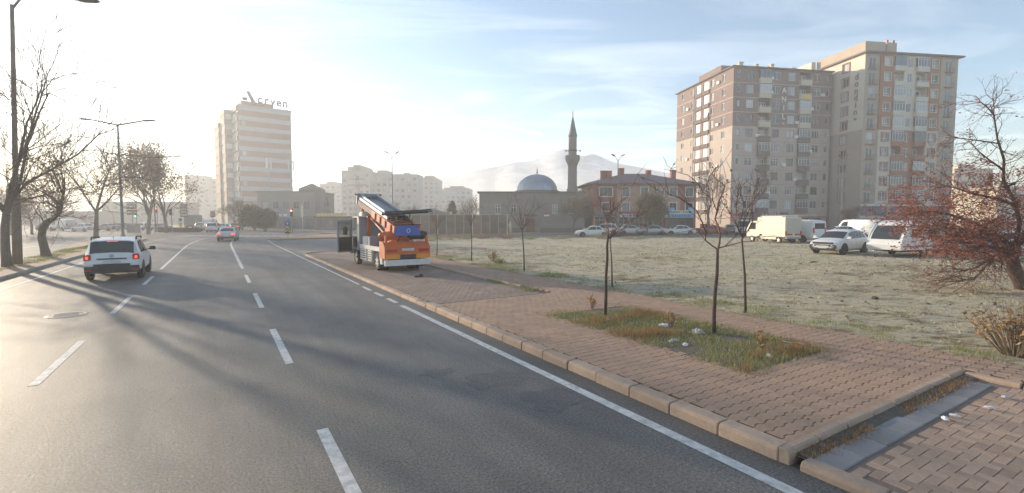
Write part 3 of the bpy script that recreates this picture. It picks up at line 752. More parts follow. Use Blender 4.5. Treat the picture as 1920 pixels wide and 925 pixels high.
# shops under it
S_red = mat('sign_red', (.42, .06, .055), .5, var=.1); S_dark = mat('sign_dark', (.10, .055, .055), .5); S_white = mat('sign_white', (.70, .69, .66), .5); S_pink = mat('sign_letter_pink', (.68, .45, .42), .5); S_blue = mat('sign_blue', (.06, .12, .36), .45); S_lblue = mat('sign_light_blue', (.22, .45, .68), .45); S_yel = mat('sign_yellow', (.70, .50, .06), .5); S_green = mat('sign_green', (.14, .30, .12), .5)
SH = AN
MB().box(2.2, 13.2, -.32, -.02, 2.75, 3.6).build('shop_sign', S_dark, SH)
text('shop_sign_letters', 'KAYPAZ', 1.0, S_pink, SH, (9.0, -.36, 3.18), (pi / 2, 0, 0), .03, spacing=1.15, bold=.03)
MB().box(13.3, WA - .1, -.3, -.02, 2.55, 2.78).build('shop_sign', S_red, SH)
MB().box(-.1, 2.1, -.3, -.02, 2.9, 3.35).build('shop_sign', S_red, SH)
for x in (0, 2.15, 5.5, 9.2, 13.25, 17.2, WA - .1): MB().box(x, x + .18, -.2, -.01, 0, 2.74).build('shop_post', S_red, SH)
for a, b in ((2.35, 5.45), (5.7, 9.15), (9.4, 13.2), (13.45, 17.15), (17.4, 21.1)): window(SH, b - a, 2.3, FRONT((a + b) / 2, .06, .15), 0, W_grey, P_shop, mull=2, name='shop_window')

# ---- taller block with lowercase letters
c1 = atY(1609, 430, 94.5)
DN = thing('apartment_tower', 'taller rust, ivory and taupe apartment block with dark lowercase letters on its side', 'building', (c1.x, c1.y, 0), radians(8.3))
WD, DD, F0, FL = 20.9, 17.0, 5.25, 2.88
HD = F0 + 10 * FL + .1; zs_ = F0 + 5 * FL
fd = lambda t: t * WD
strips = [(0, .155, 't'), (.155, .295, 'f'), (.295, .42, 'b'), (.42, .535, 'n'), (.535, .665, 'b'), (.665, .80, 'f'), (.80, 1.0, 't')]
for a, b, t in strips:
    x0, x1 = fd(a), fd(b); xc = (x0 + x1) / 2
    out = {'t': 0.0, 'f': .25, 'b': .02, 'n': .02}[t]
    lo, hi = [], []
    for k in range(10):
        z = F0 + k * FL; lst = hi if k >= 5 else lo
        if t == 't': r_ = (xc - .72, xc + .72, z + .1, z + 2.3)
        elif t == 'f': r_ = (xc - .72, xc + .72, z + .75, z + 2.3)
        elif t == 'n': r_ = (xc - .5, xc + .5, z + .7, z + 2.35)
        else: r_ = (x0 + .12, x1 - .12, z + .05, z + 2.6, 1.0)
        lst.append(r_)
        if t == 'b':
            mode = ('blue' if (k, a) in ((9, .295), (4, .535)) else ('open' if rb.random() < .42 else 'glazed'))
            balcony(DN, x1 - x0 - .06, .5, FRONT(xc, .02, z), 0, D_cream if k >= 5 else D_orange, mode, .8, FL - .05, W_grey if mode == 'blue' else W_white)
            window(DN, 1.5, 2.1, FRONT(xc, -.94, z + .06), 0, W_white, name='balcony_door')
        elif t == 't':
            window(DN, 1.44, 2.2, FRONT(xc, -.12, z + .1), 0, W_white, mull=1)
            bo = MB(); bo.box(xc - .95, xc + .95, -.42, -.005, z - .02, z + .1); ob = bo.build('balcony_ledge', D_orange, DN)
            g = MB(); g.box(xc - .92, xc + .92, -.40, -.37, z + .88, z + .92)
            for q in range(9): xx = xc - .9 + q * .225; g.box(xx - .012, xx + .012, -.395, -.375, z + .1, z + .88)
            g.build('railing', M_dark, ob)
        else:
            window(DN, r_[1] - r_[0], r_[3] - r_[2], FRONT(xc, out - .12, r_[2]), 0, W_white, mull=1, tran=.3 if t == 'f' else 0, surround=(D_cream if k >= 5 else D_orange) if t == 'f' else None)
    mh_, ml_ = {'t': (D_taupe, D_taupe), 'f': (D_orange, D_cream), 'b': (D_cream, D_orange), 'n': (D_cream, D_orange)}[t]
    facade(x0 + .003, x1 - .003, zs_, HD, hi, FRONT, out=out).build('wall_strip', mh_, DN); facade(x0 + .003, x1 - .003, F0, zs_, lo, FRONT, out=out).build('wall_strip', ml_, DN)
opl, opl2 = [], []
for k in range(10):
    z = F0 + k * FL; r_ = (4.4 - .8, 4.4 + .8, z + .6, z + 2.3); (opl2 if k >= 5 else opl).append(r_)
    window(DN, 1.6, 1.7, LEFT(4.4, -.12, r_[2]), LROT, W_white, mull=1, surround=D_orange)
facade(0, DD, zs_, HD, opl2, LEFT).build('side_wall_upper', D_cream, DN); facade(0, DD, F0, zs_, opl, LEFT).build('side_wall_lower', D_taupe, DN)
for i, ch in enumerate('dondin'): text('letter', ch, 1.75, mat('letter_bronze', (.13, .075, .05), .5), DN, (-.06, 1.75, HD - 4.0 - i * 1.36), (pi / 2, 0, -pi / 2), .04, bold=.02)
text('letter', 'ap', .8, MATS['letter_bronze'], DN, (-.06, 1.75, HD - 4.0 - 8.1), (pi / 2, 0, -pi / 2), .04)
mb = MB(); mb.quad((WD, 0, 0), (WD, DD, 0), (WD, DD, HD), (WD, 0, HD)).quad((0, DD, 0), (WD, DD, 0), (WD, DD, HD), (0, DD, HD)); mb.build('rear_wall', D_taupe, DN)
MB().box(-.6, WD + .7, -.75, DD + .5, HD, HD + .28).build('roof', A_dkbrown, DN)
MB().box(.2, 4.6, .3, 12.5, HD + .28, HD + 2.4).build('roof_house', D_taupe, DN); MB().box(5.2, 7.4, .6, 4.5, HD + .28, HD + 2.5).build('roof_house', D_taupe, DN); MB().box(-1.0, .0, 12.6, 17.0, HD + .28, HD + 2.2).build('roof_house', D_cream, DN)
for x in (5.6, 7.0, 12.0, 9.4): MB().box(x - .2, x + .2, .9, 1.4, HD + .25, HD + (3.1 if x < 8 else .8)).build('chimney', S_red if x == 5.6 else M_dark, DN)
mb = MB(); mb.box(0.02, WD - .02, .06, DD - .1, 0, F0 - .02); mb.build('ground_floor', D_taupe, DN)
for a, b, z0, z1, pmn in ((.4, 2.7, 2.9, 4.7, P_violet), (2.9, 6.3, 2.9, 4.7, P_violet), (7.0, 11.3, 2.9, 4.7, P_violet), (12.0, 14.6, 2.9, 4.7, P_violet), (15.2, 18.0, 2.9, 4.7, P_shop), (18.3, 20.6, 2.9, 4.7, P_shop), (.5, 4.2, .2, 2.3, P_shop), (4.8, 9.2, .2, 2.3, P_shop), (10, 13.6, .2, 2.3, P_violet), (14.2, 18, .2, 2.3, P_shop), (18.4, 20.7, .2, 2.3, P_shop)):
    window(DN, b - a, z1 - z0, FRONT((a + b) / 2, -.02, z0), 0, W_grey, pmn, mull=2, name='shop_window')
MB().box(0, WD, -.25, -.01, 4.85, 5.2).build('shop_fascia', W_white, DN); MB().box(0, WD, -.25, -.01, 2.45, 2.75).build('shop_fascia', D_cream, DN)

# ---- red two-storey house with hip roof and shops
c2 = atY(1112, 437, 81.5)
RH = thing('corner_house', 'red and pink two-storey house with low hip roof above a row of shops', 'building', (c2.x, c2.y, .12), radians(2.0))
WR, DR, HR = 17.6, 11.0, 8.2
R_red = plaster('plaster_brick_red', (.36, .13, .085)); R_pink = plaster('plaster_salmon', (.52, .30, .215)); R_tile = mat('roof_tile', (.235, .165, .165), .75, var=.2, scale=3, bump=.5, bscale=12)
xs_ = [2.1, 5.5, 8.7, 11.4, 13.6, 16.4] 
up = [(x - (1.05 if i == 0 else .6), x + (1.05 if i == 0 else .6), 6.0, 7.5) for i, x in enumerate(xs_)]
dn = [(x - .6, x + .6, 3.55, 4.9) for x in xs_]
def panel(x0, x1, z0, z1, m):
    facade(x0, x1, z0, z1, [o for o in up + dn if x0 <= o[0] and o[1] <= x1 and z0 <= o[2] and o[3] <= z1], FRONT).build('wall_panel', m, RH)
panel(0, 4.0, 2.9, HR, R_red); panel(4.0, 12.6, 2.9, 5.55, R_pink); panel(4.0, 14.9, 5.55, HR, R_pink) ; panel(12.6, 14.9, 2.9, 5.55, R_pink); panel(14.9, WR, 2.9, HR, R_red)
MB().box(14.45, 15.1, -.05, -.004, 5.6, HR).build('wall_panel', R_red, RH)
for i, (a, b, c, d) in enumerate(up + dn): window(RH, b - a, d - c, FRONT((a + b) / 2, -.12, c), 0, W_grey, P_dark, mull=2 if i == 0 else 1, surround=W_white)
facade(0, DR, 2.9, HR, [(3, 4.4, 6, 7.5), (7, 8.4, 6, 7.5)], LEFT).build('side_wall', R_pink, RH)
mb = MB(); mb.quad((WR, 0, 0), (WR, DR, 0), (WR, DR, HR), (WR, 0, HR)).quad((0, DR, 0), (WR, DR, 0), (WR, DR, HR), (0, DR, HR)); mb.build('rear_wall', R_red, RH)
mb = MB(); e = .7; b_ = [(-e - .6, -e, HR), (WR + e, -e, HR), (WR + e, DR + e, HR), (-e - .6, DR + e, HR)]; t_ = [(6.6, DR / 2, HR + 2.1), (WR - 7.0, DR / 2, HR + 2.1)]
mb.add(b_ + t_ + [(p[0], p[1], HR - .18) for p in b_], [(0, 1, 5, 4), (1, 2, 5), (2, 3, 4, 5), (3, 0, 4), (6, 7, 1, 0), (7, 8, 2, 1), (8, 9, 3, 2), (9, 6, 0, 3), (9, 8, 7, 6)])
rf = mb.build('roof', R_tile, RH)
for k in range(46):                                           # tile courses as raised ribs down the front slope
    x = -e - .4 + k * (WR + 2 * e + .3) / 45
    top = 1.0 if 6.6 < x < WR - 7 else ((x + e + .6) / (7.2 + e) if x <= 6.6 else (WR + e - x) / (7 + e))
    top = max(0.03, min(1, top)); y0, z0 = -e, HR + .02; y1, z1 = -e + (DR / 2 + e) * top, HR + 2.1 * top + .02
    MB().tube([(x, y0, z0), (x, y1, z1)], .05, 4).build('tile_rib', R_tile, rf)
for x, y, h in ((2.2, 2.6, 2.2), (3.2, 2.6, 2.2), (6.0, 5.0, 2.9), (10.8, 4.7, 2.5), (15.0, 4.0, 2.5)): MB().box(x - .42, x + .42, y - .4, y + .4, HR + .3, HR + h).box(x - .48, x + .48, y - .46, y + .46, HR + h, HR + h + .12).build('chimney', R_red, rf)
mb = MB(); mb.box(0.02, WR - .02, 1.0, DR - .05, 0, 2.9); mb.build('ground_floor', A_dkbrown, RH)
for x in (0, 4.2, 8.4, 12.4, WR - .35): MB().box(x, x + .35, 0.0, 1.0, 0, 2.895).build('shop_pier', R_red if x > 10 else R_pink, RH)
for a, b in ((.4, 2.2), (2.3, 4.1), (4.6, 6.3), (6.5, 8.3), (8.8, 10.4), (10.6, 12.3), (12.8, 14.9), (15.1, 17.2)): window(RH, b - a, 2.5, FRONT((a + b) / 2, -.9, .1), 0, W_white if a < 12 else mat('shop_red_frame', (.5, .1, .06), .5), P_shop, mull=1, tran=.75, name='shop_window')
for x0, x1, z0, z1, m, s, mt, sz in ((.3, 3.7, 2.6, 3.4, W_grey, None, None, 0), (4.5, 9.6, 3.05, 3.5, S_red, None, None, 0), (4.5, 9.6, 2.45, 3.0, S_white, None, S_blue, .5), (10.3, 12.7, 3.0, 3.45, S_blue, None, S_white, .3), (9.8, 12.7, 2.45, 2.95, S_white, 'OGAZ', S_green, .62), (12.85, 17.1, 3.0, 3.65, S_white, 'TURAN TİCARET', S_green, .52), (12.85, 17.1, 2.4, 2.95, S_lblue, None, S_blue, .4)):
    so_ = MB().box(x0, x1, -.35, -.05, z0, z1).build('shop_sign', m, RH)
    if s: text('shop_sign_letters', s, sz, mt, so_, ((x0 + x1) / 2, -.38, (z0 + z1) / 2), (pi / 2, 0, 0), .02, bold=.012)
    elif mt:
        b2 = MB(); xx = x0 + .5
        while xx < x1 - .8: w_ = rb.uniform(.18, .6); b2.box(xx, xx + w_, -.38, -.35, z0 + .14, z1 - .14); xx += w_ + .12
        b2.build('shop_sign_letters', mt, so_)
for x, z in ((13.4, 3.85), (16.6, 3.85)): MB().box(x - .45, x + .45, -.2, -.06, z - .22, z + .25).build('small_sign', S_lblue, RH)

# ---- mosque: hall, dome
c3 = atY(899, 437, 79.0)
c3b = atY(1096, 437, 79.0)
MQ = thing('mosque', 'grey stone mosque hall with ribbed metal dome', 'mosque', (c3.x, c3.y, .12), 0.0)
Q_stone = plaster('mosque_stone', (.27, .235, .20), .12); Q_dark = plaster('mosque_stone_dark', (.17, .15, .135)); Q_lead = mat('dome_lead', (.33, .37, .42), .42, .55, var=.15, scale=1.2); Q_tan = plaster('minaret_stone', (.30, .25, .21))
WM, DM, HM = c3b.x - c3.x, 12.0, 6.45
winx = [3.0, 5.6, 12.4, 15.2]
ops = [(x - .45, x + .45, 3.0, 4.6, .3) for x in winx] + [(8.4 - .78, 8.4 + .78, .02, 2.3, .3)]
facade(0, WM, 0, HM, ops, FRONT).build('wall', Q_stone, MQ)
mb = MB(); mb.quad((0, 0, 0), (0, DM, 0), (0, DM, HM), (0, 0, HM)).quad((WM, 0, 0), (WM, DM, 0), (WM, DM, HM), (WM, 0, HM)).quad((0, DM, 0), (WM, DM, 0), (WM, DM, HM), (0, DM, HM)); mb.build('side_wall', Q_stone, MQ)
for x in winx: window(MQ, .9, 1.6, FRONT(x, -.2, 3.0), 0, W_white, P_dark, mull=1, tran=.7)
for x in (.12, 4.2, 7.0, 9.9, 13.7): MB().box(x - .12, x + .14, -.12, -.004, 0, HM - .25).build('pilaster', Q_stone, MQ)
MB().box(-.35, WM + .2, -.35, DM + .3, HM, HM + .22).build('cornice', Q_dark, MQ)
dr = MB().box(8.4 - .74, 8.4 + .74, .18, .25, .03, 2.26).build('door', mat('door_wood', (.20, .095, .055), .55, var=.2, scale=6), MQ); 
for s in (-1, 1):
    for z in (.25, 1.25): MB().box(8.4 + s * .37 - .27, 8.4 + s * .37 + .27, .165, .18, z, z + .85).build('door_panel', MATS['door_wood'], dr)
MB().box(7.3, 9.5, -.3, -.005, 2.6, 2.9).build('door_canopy', Q_dark, MQ)
MB().box(10.6, 11.5, -.06, -.005, 2.9, 3.15).build('notice_board', S_red, MQ); MB().box(10.6, 11.5, -.06, -.005, 2.62, 2.895).build('notice_board', S_white, MQ)
dc = (atY(1007, 362, 84.5).x - c3.x, 5.5); RD = 3.5
MB().lathe([(RD + .55, HM + .2), (RD + .55, HM + .5), (RD + .3, HM + .55), (RD + .3, HM + .62)], 32, (dc[0], dc[1], 0)).build('drum', Q_dark, MQ)
prof = [(RD * cos(t), HM + .58 + RD * .82 * sin(t)) for t in np.linspace(0, pi / 2 - .02, 14)]
dm = MB().lathe(prof, 48, (dc[0], dc[1], 0)).build('dome', Q_lead, MQ, True, 1.0)
for k in range(24):
    a = 2 * pi * k / 24; MB().tube([(dc[0] + (r + .02) * cos(a), dc[1] + (r + .02) * sin(a), z + .02) for r, z in prof[::2]], .035, 4).build('dome_rib', Q_lead, dm)
ft = HM + .58 + RD * .82
def finial(mb, x, y, z, s): mb.lathe([(.02 * s, 0), (.2 * s, .12 * s), (.05 * s, .3 * s), (.22 * s, .55 * s), (.05 * s, .8 * s), (.16 * s, 1.0 * s), (.04 * s, 1.2 * s), (.1 * s, 1.38 * s), (.03 * s, 1.55 * s), (.01 * s, 2.0 * s)], 10, (x, y, z)); return mb
finial(MB(), dc[0], dc[1], ft - .05, .75).build('finial', M_dark, MQ)
mb = MB(); mb.box(-2.0, 6.9, -2.6, -2.3, -.1, .75); mb.build('forecourt_wall', Q_dark, MQ); MB().box(9.9, WM + 1, -2.6, -2.3, -.1, .75).build('forecourt_wall', Q_dark, MQ)
fr_ = MB(); fr_.box(9.9, 16, -2.47, -2.43, 1.35, 1.4)
for k in range(28): x = 9.95 + k * .22; fr_.box(x - .015, x + .015, -2.47, -2.43, .75, 1.35)
fr_.build('forecourt_railing', M_metal, MQ)
# minaret
mn = atY(1073, 362, 83.0)
MN = thing('minaret', 'slender stone minaret with one balcony and pointed cone', 'minaret', (mn.x, mn.y, 0), 0)
hz = lambda py: atY(1073, py, 83.0).z
rS = .78
MB().lathe([(1.1, .05), (1.1, 6.6), (rS + .04, 7.6), (rS, 8.2), (rS, hz(306))], 16).build('shaft', Q_tan, MN, True, .5)
MB().lathe([(rS, hz(312)), (rS + .1, hz(309)), (rS + .25, hz(305)), (rS + .42, hz(301)), (rS + .46, hz(300)), (rS + .46, hz(292)), (rS + .36, hz(292)), (rS + .36, hz(299)), (.6, hz(299))], 16).build('balcony', Q_tan, MN, True, .5)
MB().lathe([(.70, hz(300)), (.70, hz(257)), (.78, hz(256)), (.78, hz(254))], 16).build('upper_shaft', Q_tan, MN, True, .5)
MB().lathe([(.80, hz(255.5)), (.74, hz(254)), (.03, hz(216))], 16).build('cone', mat('cone_lead', (.20, .19, .19), .6, .3), MN, True, .5)
finial(MB(), 0, 0, hz(217), .55).build('finial', M_dark, MN)
mb = MB(); mb.tube([(.7, 0, hz(283)), (1.15, 0, hz(283))], .04); mb.lathe([(.05, 0), (.18, .3)], 10, (1.1, 0, hz(283)), 'x'); mb.tube([(-1.0, 0, hz(283)), (-.7, 0, hz(283))], .04); mb.lathe([(.18, -.3), (.05, 0)], 10, (-.9, 0, hz(283)), 'x'); mb.lathe([(.71, hz(284)), (.76, hz(284)), (.76, hz(282)), (.71, hz(282))], 16)
mb.build('loudspeaker', M_dark, MN)

# ---- tall banded tower in the haze on the left
T_pink = plaster('tower_band_pink', (.42, .27, .21)); T_grey = plaster('tower_band_grey', (.52, .51, .49)); T_side = plaster('tower_side', (.42, .37, .31))
tz = 140.0; ta, tb_ = atY(455, 428, tz), atY(553, 428, tz)
TW = thing('banded_tower', 'hazy tower block banded pink and grey with letters on its roof', 'building', (ta.x, tz, 0), radians(39))
WT = 14.0; FT, NT = 2.92, 12; HT = atY(500, 197, tz).z
FT = HT / NT
for k in range(NT):
    z = k * FT
    MB().box(0, WT, 0, 16, z, z + FT * .56 - .004).build('pink_band', T_pink, TW); MB().box(-.06, WT + .06, -.09, 16.1, z + FT * .56, z + FT - .004).build('grey_band', T_grey, TW)
    MB().box(-.5, -.07, 1.0, 8.8, z + FT * .56, z + FT - .004).build('balcony', T_side, TW)
    [window(TW, 3.4, FT * .5, (-.2, yy, z + FT * .02), LROT, W_white, P_bright, 2, name='balcony_glazing') for yy in (2.9, 6.9)]
    if k % 3 == 1: window(TW, .9, 1.2, (1.1, -.02, z + .2), 0, W_white, P_bright, 0)
for bx, by, hh, wdt in ((-2.3, 9.2, -2.6, 2.2), (-2.9, 16.5, -4.0, 2.2)):
    n = NT - (1 if hh > -3 else 2)
    for k in range(NT):
        z = k * FT
        if z > HT + hh: continue
        MB().box(bx, bx + wdt, by, by + 9, z, z + FT * .55).build('wall_band', T_pink if k % 2 else T_side, TW); MB().box(bx - .1, bx + wdt, by - .12, by + 9, z + FT * .55 + .004, z + FT - .004).build('grey_band', T_side, TW)
        for q in (wdt / 2,): window(TW, 1.6, FT * .52, (bx + q, by - .06, z + FT * .02), 0, W_white, P_bright, 1)
MB().box(1.0, 9.5, 1.5, 10, HT, HT + 1.7).build('roof_house', T_pink, TW); MB().box(-.3, WT + .3, -.3, 16.3, HT, HT + .25).build('roof', T_grey, TW)
M_let = mat('roof_letters', (.10, .10, .11), .5)
MB().add([(2.0, -.15, HT + 4.2), (2.9, -.15, HT + 4.3), (4.8, -.15, HT + .6), (3.7, -.15, HT + .6)] + [(2.0, .1, HT + 4.2), (2.9, .1, HT + 4.3), (4.8, .1, HT + .6), (3.7, .1, HT + .6)], [(0, 1, 2, 3), (4, 7, 6, 5), (0, 4, 5, 1), (1, 5, 6, 2), (2, 6, 7, 3), (3, 7, 4, 0)]).build('roof_letter', M_let, TW)
MB().box(.9, 2.3, -.15, .1, HT + 1.6, HT + 2.4).build('roof_letter', M_let, TW)
for i, ch in enumerate('crven'): text('roof_letter', ch, 3.3, M_let, TW, (5.6 + i * 1.72, 0, HT + 2.3 - i * .05), (pi / 2, 0, 0), .12, bold=.07)
for x in (2.4, 5.0, 8.0, 11.0, 13.5): MB().tube([(x, .4, HT), (x, .1, HT + 1.6)], .07).build('letter_post', M_metal, TW)
# antennas on the low building before it
def mast(px, pyb, pyt, Y, label, panels=3):
    b = atY(px, pyb, Y); t = atY(px, pyt, Y); o = thing('antenna_mast', label, 'antenna', b)
    h = t.z - b.z; MB().tube([(0, 0, 0), (0, 0, h)], [.16, .07]).build('pole', M_metal, o)
    for k in range(panels): a = 2 * pi * k / panels; MB().box(-.18, .18, -.08, .08, h - 3, h - .6, Matrix.Translation((.55 * cos(a), .55 * sin(a), 0)) @ Matrix.Rotation(a + pi / 2, 4, 'Z')).build('antenna_panel', W_white, o)
    mb = MB(); mb.tube([(-.6, 0, h - 1), (.6, 0, h - 1)], .05).tube([(0, -.6, h - 2.2), (0, .6, h - 2.2)], .05); mb.build('crossbar', M_metal, o)

# ---- low commercial building at the junction, far left of the truck
G_low = plaster('low_plaster', (.30, .28, .245)); G_low2 = plaster('low_plaster_dark', (.22, .20, .18))
lz = 112.0; la, lb = atY(484, 430, lz), atY(592, 430, lz)
LB = thing('low_commercial_building', 'low grey commercial building with a hipped roof turret at the junction', 'building', (la.x, lz, 0), 0)
WL = lb.x - la.x; HL = atY(500, 361, lz).z
opz = [(x, x + 1.3, 4.6, 6.2, .2) for x in (1.2, 3.6, 6.0, 8.4, 10.8)]
facade(0, WL, 2.9, HL, opz, FRONT).build('wall', G_low, LB)
for o_ in opz: window(LB, 1.3, 1.6, FRONT(o_[0] + .65, -.12, 4.6), 0, W_grey, P_dark, 1)
MB().box(.02, WL - .02, .1, 12, 0, 2.9).quad((0, 0, 2.9), (0, 12, 2.9), (0, 12, HL), (0, 0, HL)).quad((WL, 0, 2.9), (WL, 12, 2.9), (WL, 12, HL), (WL, 0, HL)).build('side_wall', G_low2, LB)
MB().box(-.2, WL + .2, -.2, 12, HL, HL + .3).build('roof', G_low2, LB)
tx = atY(575, 360, lz).x - la.x; mb = MB(); mb.box(tx - 2, tx + 2, .3, 6, HL + .3, HL + .8); mb.add([(tx - 2.2, .2, HL + .8), (tx + 2.2, .2, HL + .8), (tx + 2.2, 6, HL + .8), (tx - 2.2, 6, HL + .8), (tx - .3, 3, HL + 2.2), (tx + .3, 3, HL + 2.2)], [(0, 1, 5, 4), (1, 2, 5), (2, 3, 4, 5), (3, 0, 4)]); mb.build('turret', G_low2, LB)
MB().box(1.5, 7.8, -.3, -.02, 2.5, 3.7).build('shop_sign', mat('sign_grey_blue', (.25, .30, .38), .5), LB)
for x in (2.0, 3.3, 4.9, 6.1): MB().box(x, x + .9, -.33, -.3, 2.85, 3.35).build('shop_sign_letters', S_white, LB)
for a in range(6): window(LB, 2.0, 2.3, FRONT(1.2 + a * 2.2, .06, .1), 0, W_grey, P_shop, 1, name='shop_window')
mast(505, 362, 292, lz + 3, 'antenna mast with white panels in front of the middle of the banded tower', 3)
mast(547, 360, 296, lz + 4, 'thin antenna mast near the edge of the banded tower', 2)
# kiosk with yellow sign and bust on a plinth on its far side
kz = 100.0; ka, kb_ = atY(592, 431, kz), atY(664, 431, kz)
KS = thing('kiosk', 'low dark kiosk with a yellow signboard behind the truck door', 'kiosk', (ka.x, kz, 0), 0)
wk = kb_.x - ka.x; MB().box(0, wk, 0, 5, 0, 2.55).build('wall', G_low2, KS); MB().box(-.3, wk + .3, -.4, 5.2, 2.55, 2.8).build('roof', M_dark, KS); MB().box(.3, wk * .75, -.5, -.41, 2.75, 3.45).build('shop_sign', S_yel, KS)
for k in range(7): MB().box(.7 + k * .7, 1.2 + k * .7, -.53, -.5, 2.95, 3.25).build('shop_sign_letters', S_white, KS)
for k in range(3): window(KS, 1.8, 1.7, FRONT(1.3 + k * 2.4, .06, .5), 0, W_grey, P_shop, 1)
bp_ = atY(613, 405, 112.0)
BU = thing('bust_monument', 'dark bust on a square plinth rising behind the yellow sign', 'statue', (bp_.x, 112, 0), 0)
zt = atY(613, 387, 112).z; MB().box(-1.1, 1.1, -1.1, 1.1, 0, zt - .6).box(-.8, .8, -.8, .8, zt - .6, zt).build('plinth', Q_stone, BU)
mb = MB(); mb.lathe([(.55, 0), (.62, .5), (.5, .9), (.2, 1.05), (.17, 1.3), (.32, 1.5), (.36, 1.8), (.28, 2.1), (.05, 2.25)], 14, (0, 0, zt)); mb.build('bust', M_dark, BU, True)
# far apartment blocks fading in the haze
F_a = plaster('far_plaster', (.36, .34, .31)); F_b = plaster('far_plaster_pink', (.36, .28, .25))
def far_block(name_label, px0, px1, pytop, Y, nc, nf, m, m2=None, depth=14, steps=(), panels=(), z0=0.0):
    a, b = atY(px0, pytop, Y), atY(px1, pytop, Y); w, h = b.x - a.x, a.z
    o = thing('far_apartment_block', name_label, 'building', (a.x, Y, 0), 0, 'apartment blocks in the haze')
    fl = (h - .8) / nf; ops = []
    cw_ = w / nc
    for k in range(nf):
        for i in range(nc): ops.append((cw_ * (i + .5) - cw_ * .26, cw_ * (i + .5) + cw_ * .26, k * fl + fl * .3, k * fl + fl * .78, .35))
    facade(0, w, 0, h, ops, FRONT).build('wall', m, o)
    pm_ = MB().box(-cw_ * .25, cw_ * .25, -.02, .02, 0, fl * .46).mesh('window_pane', P_dark)
    for x0, x1, c, d, *_ in ops: link('window', pm_, o, ((x0 + x1) / 2, .3, c + .01))
    mb = MB(); mb.quad((0, 0, 0), (0, depth, 0), (0, depth, h), (0, 0, h)).quad((w, 0, 0), (w, depth, 0), (w, depth, h), (w, 0, h)).quad((0, depth, 0), (w, depth, 0), (w, depth, h), (0, depth, h)); mb.build('side_wall', m, o)
    MB().box(-.3, w + .3, -.3, depth + .3, h, h + .3).build('roof', m2 or m, o)
    for x0, x1, hh in steps: MB().box(w * x0, w * x1, 1, depth - 1, h + .3, h + hh).build('roof_house', m2 or m, o)
    for x0, x1, z0_, z1_ in panels: 
        b2 = MB()
        n = 2
        b2.box(w * x0, w * x1, -.12, -.02, h * z0_, h * z0_ + .5); b2.box(w * x0, w * x1, -.12, -.02, h * z1_ - .5, h * z1_); b2.box(w * x0, w * x0 + .6, -.12, -.02, h * z0_ + .5, h * z1_ - .5); b2.box(w * x1 - .6, w * x1, -.12, -.02, h * z0_ + .5, h * z1_ - .5)
        b2.build('facade_panel', F_b, o)
    return o
far_block('wide hazy apartment block with stepped roof behind the lattice pylon', 640, 693, 321, 240, 5, 9, F_a, steps=((.2, .85, 2.2), (.4, .65, 3.2)))
far_block('hazy apartment block with pink framed panels behind the fence', 693, 783, 328, 246, 8, 8, F_a, steps=((.15, .35, 2.4), (.7, .8, 1.2)), panels=((.02, .28, .45, .85), (.62, .88, .45, .85)))
far_block('pale hazy block with arched parapet just right of the wide block', 784, 823, 338, 300, 4, 9, F_a, steps=((.15, .85, 1.8), (.3, .7, 3.0)))
far_block('lower hazy block with rooftop clutter, farthest right of the hazy row', 826, 883, 356, 330, 6, 7, F_a, steps=((.1, .9, 1.4), (.3, .75, 2.6)))
far_block('faint pale block just left of the wide hazy block', 599, 639, 345, 320, 4, 8, F_a, steps=((.3, .7, 1.5),))
far_block('very faint hazy block left of the banded tower', 346, 408, 336, 300, 5, 9, F_a, steps=((.0, .45, 2.6),))
far_block('pale building seen behind the red-leaved tree', 1790, 1862, 318, 150, 5, 7, A_cream, steps=((.2, .6, 1.5),))
far_block('bright building at the right edge behind the red-leaved tree', 1872, 1990, 352, 120, 5, 5, A_cream)
far_block('low hazy building behind the parked cars on the far left', 40, 180, 398, 150, 8, 2, F_a)
far_block('pale low building behind the leafy median trees', 190, 330, 380, 190, 8, 3, F_a)
# ================================================================== VEHICLES
C_white = mat('paint_white', (.70, .70, .69), .28, var=.03, spec=.6, dirt=(.45, .42, .37), dirtamt=.35, dscale=1.5); C_silver = mat('paint_silver', (.40, .41, .42), .3, .5, var=.03); C_black = mat('paint_black', (.03, .03, .033), .3); C_dark = mat('black_plastic', (.028, .028, .03), .65, var=.1)
C_grey = mat('paint_grey', (.17, .175, .185), .3, .4, var=.03); C_red = mat('paint_red', (.32, .03, .025), .3); C_cream = mat('paint_cream', (.72, .66, .52), .35, var=.04, dirt=(.4, .35, .27), dirtamt=.4, dscale=1.0)
C_glass = mat('car_glass', (.03, .036, .04), .05, var=.05, spec=.7); C_tyre = mat('tyre_rubber', (.022, .022, .022), .85, var=.15, bump=.3, bscale=60); C_rim = mat('alloy', (.42, .42, .43), .35, .75); C_plate = mat('number_plate', (.55, .55, .52), .5)
C_tail = mat('tail_lamp', (.35, .02, .015), .25, emit=(1, .06, .03), estr=.02); C_brake = mat('brake_lamp_lit', (.6, .05, .03), .3, emit=(1, .10, .05), estr=.9); C_head = mat('head_lamp', (.55, .56, .57), .12, var=.1); C_amber = mat('amber_lamp', (.8, .28, .03), .35)
_wheelc = {}
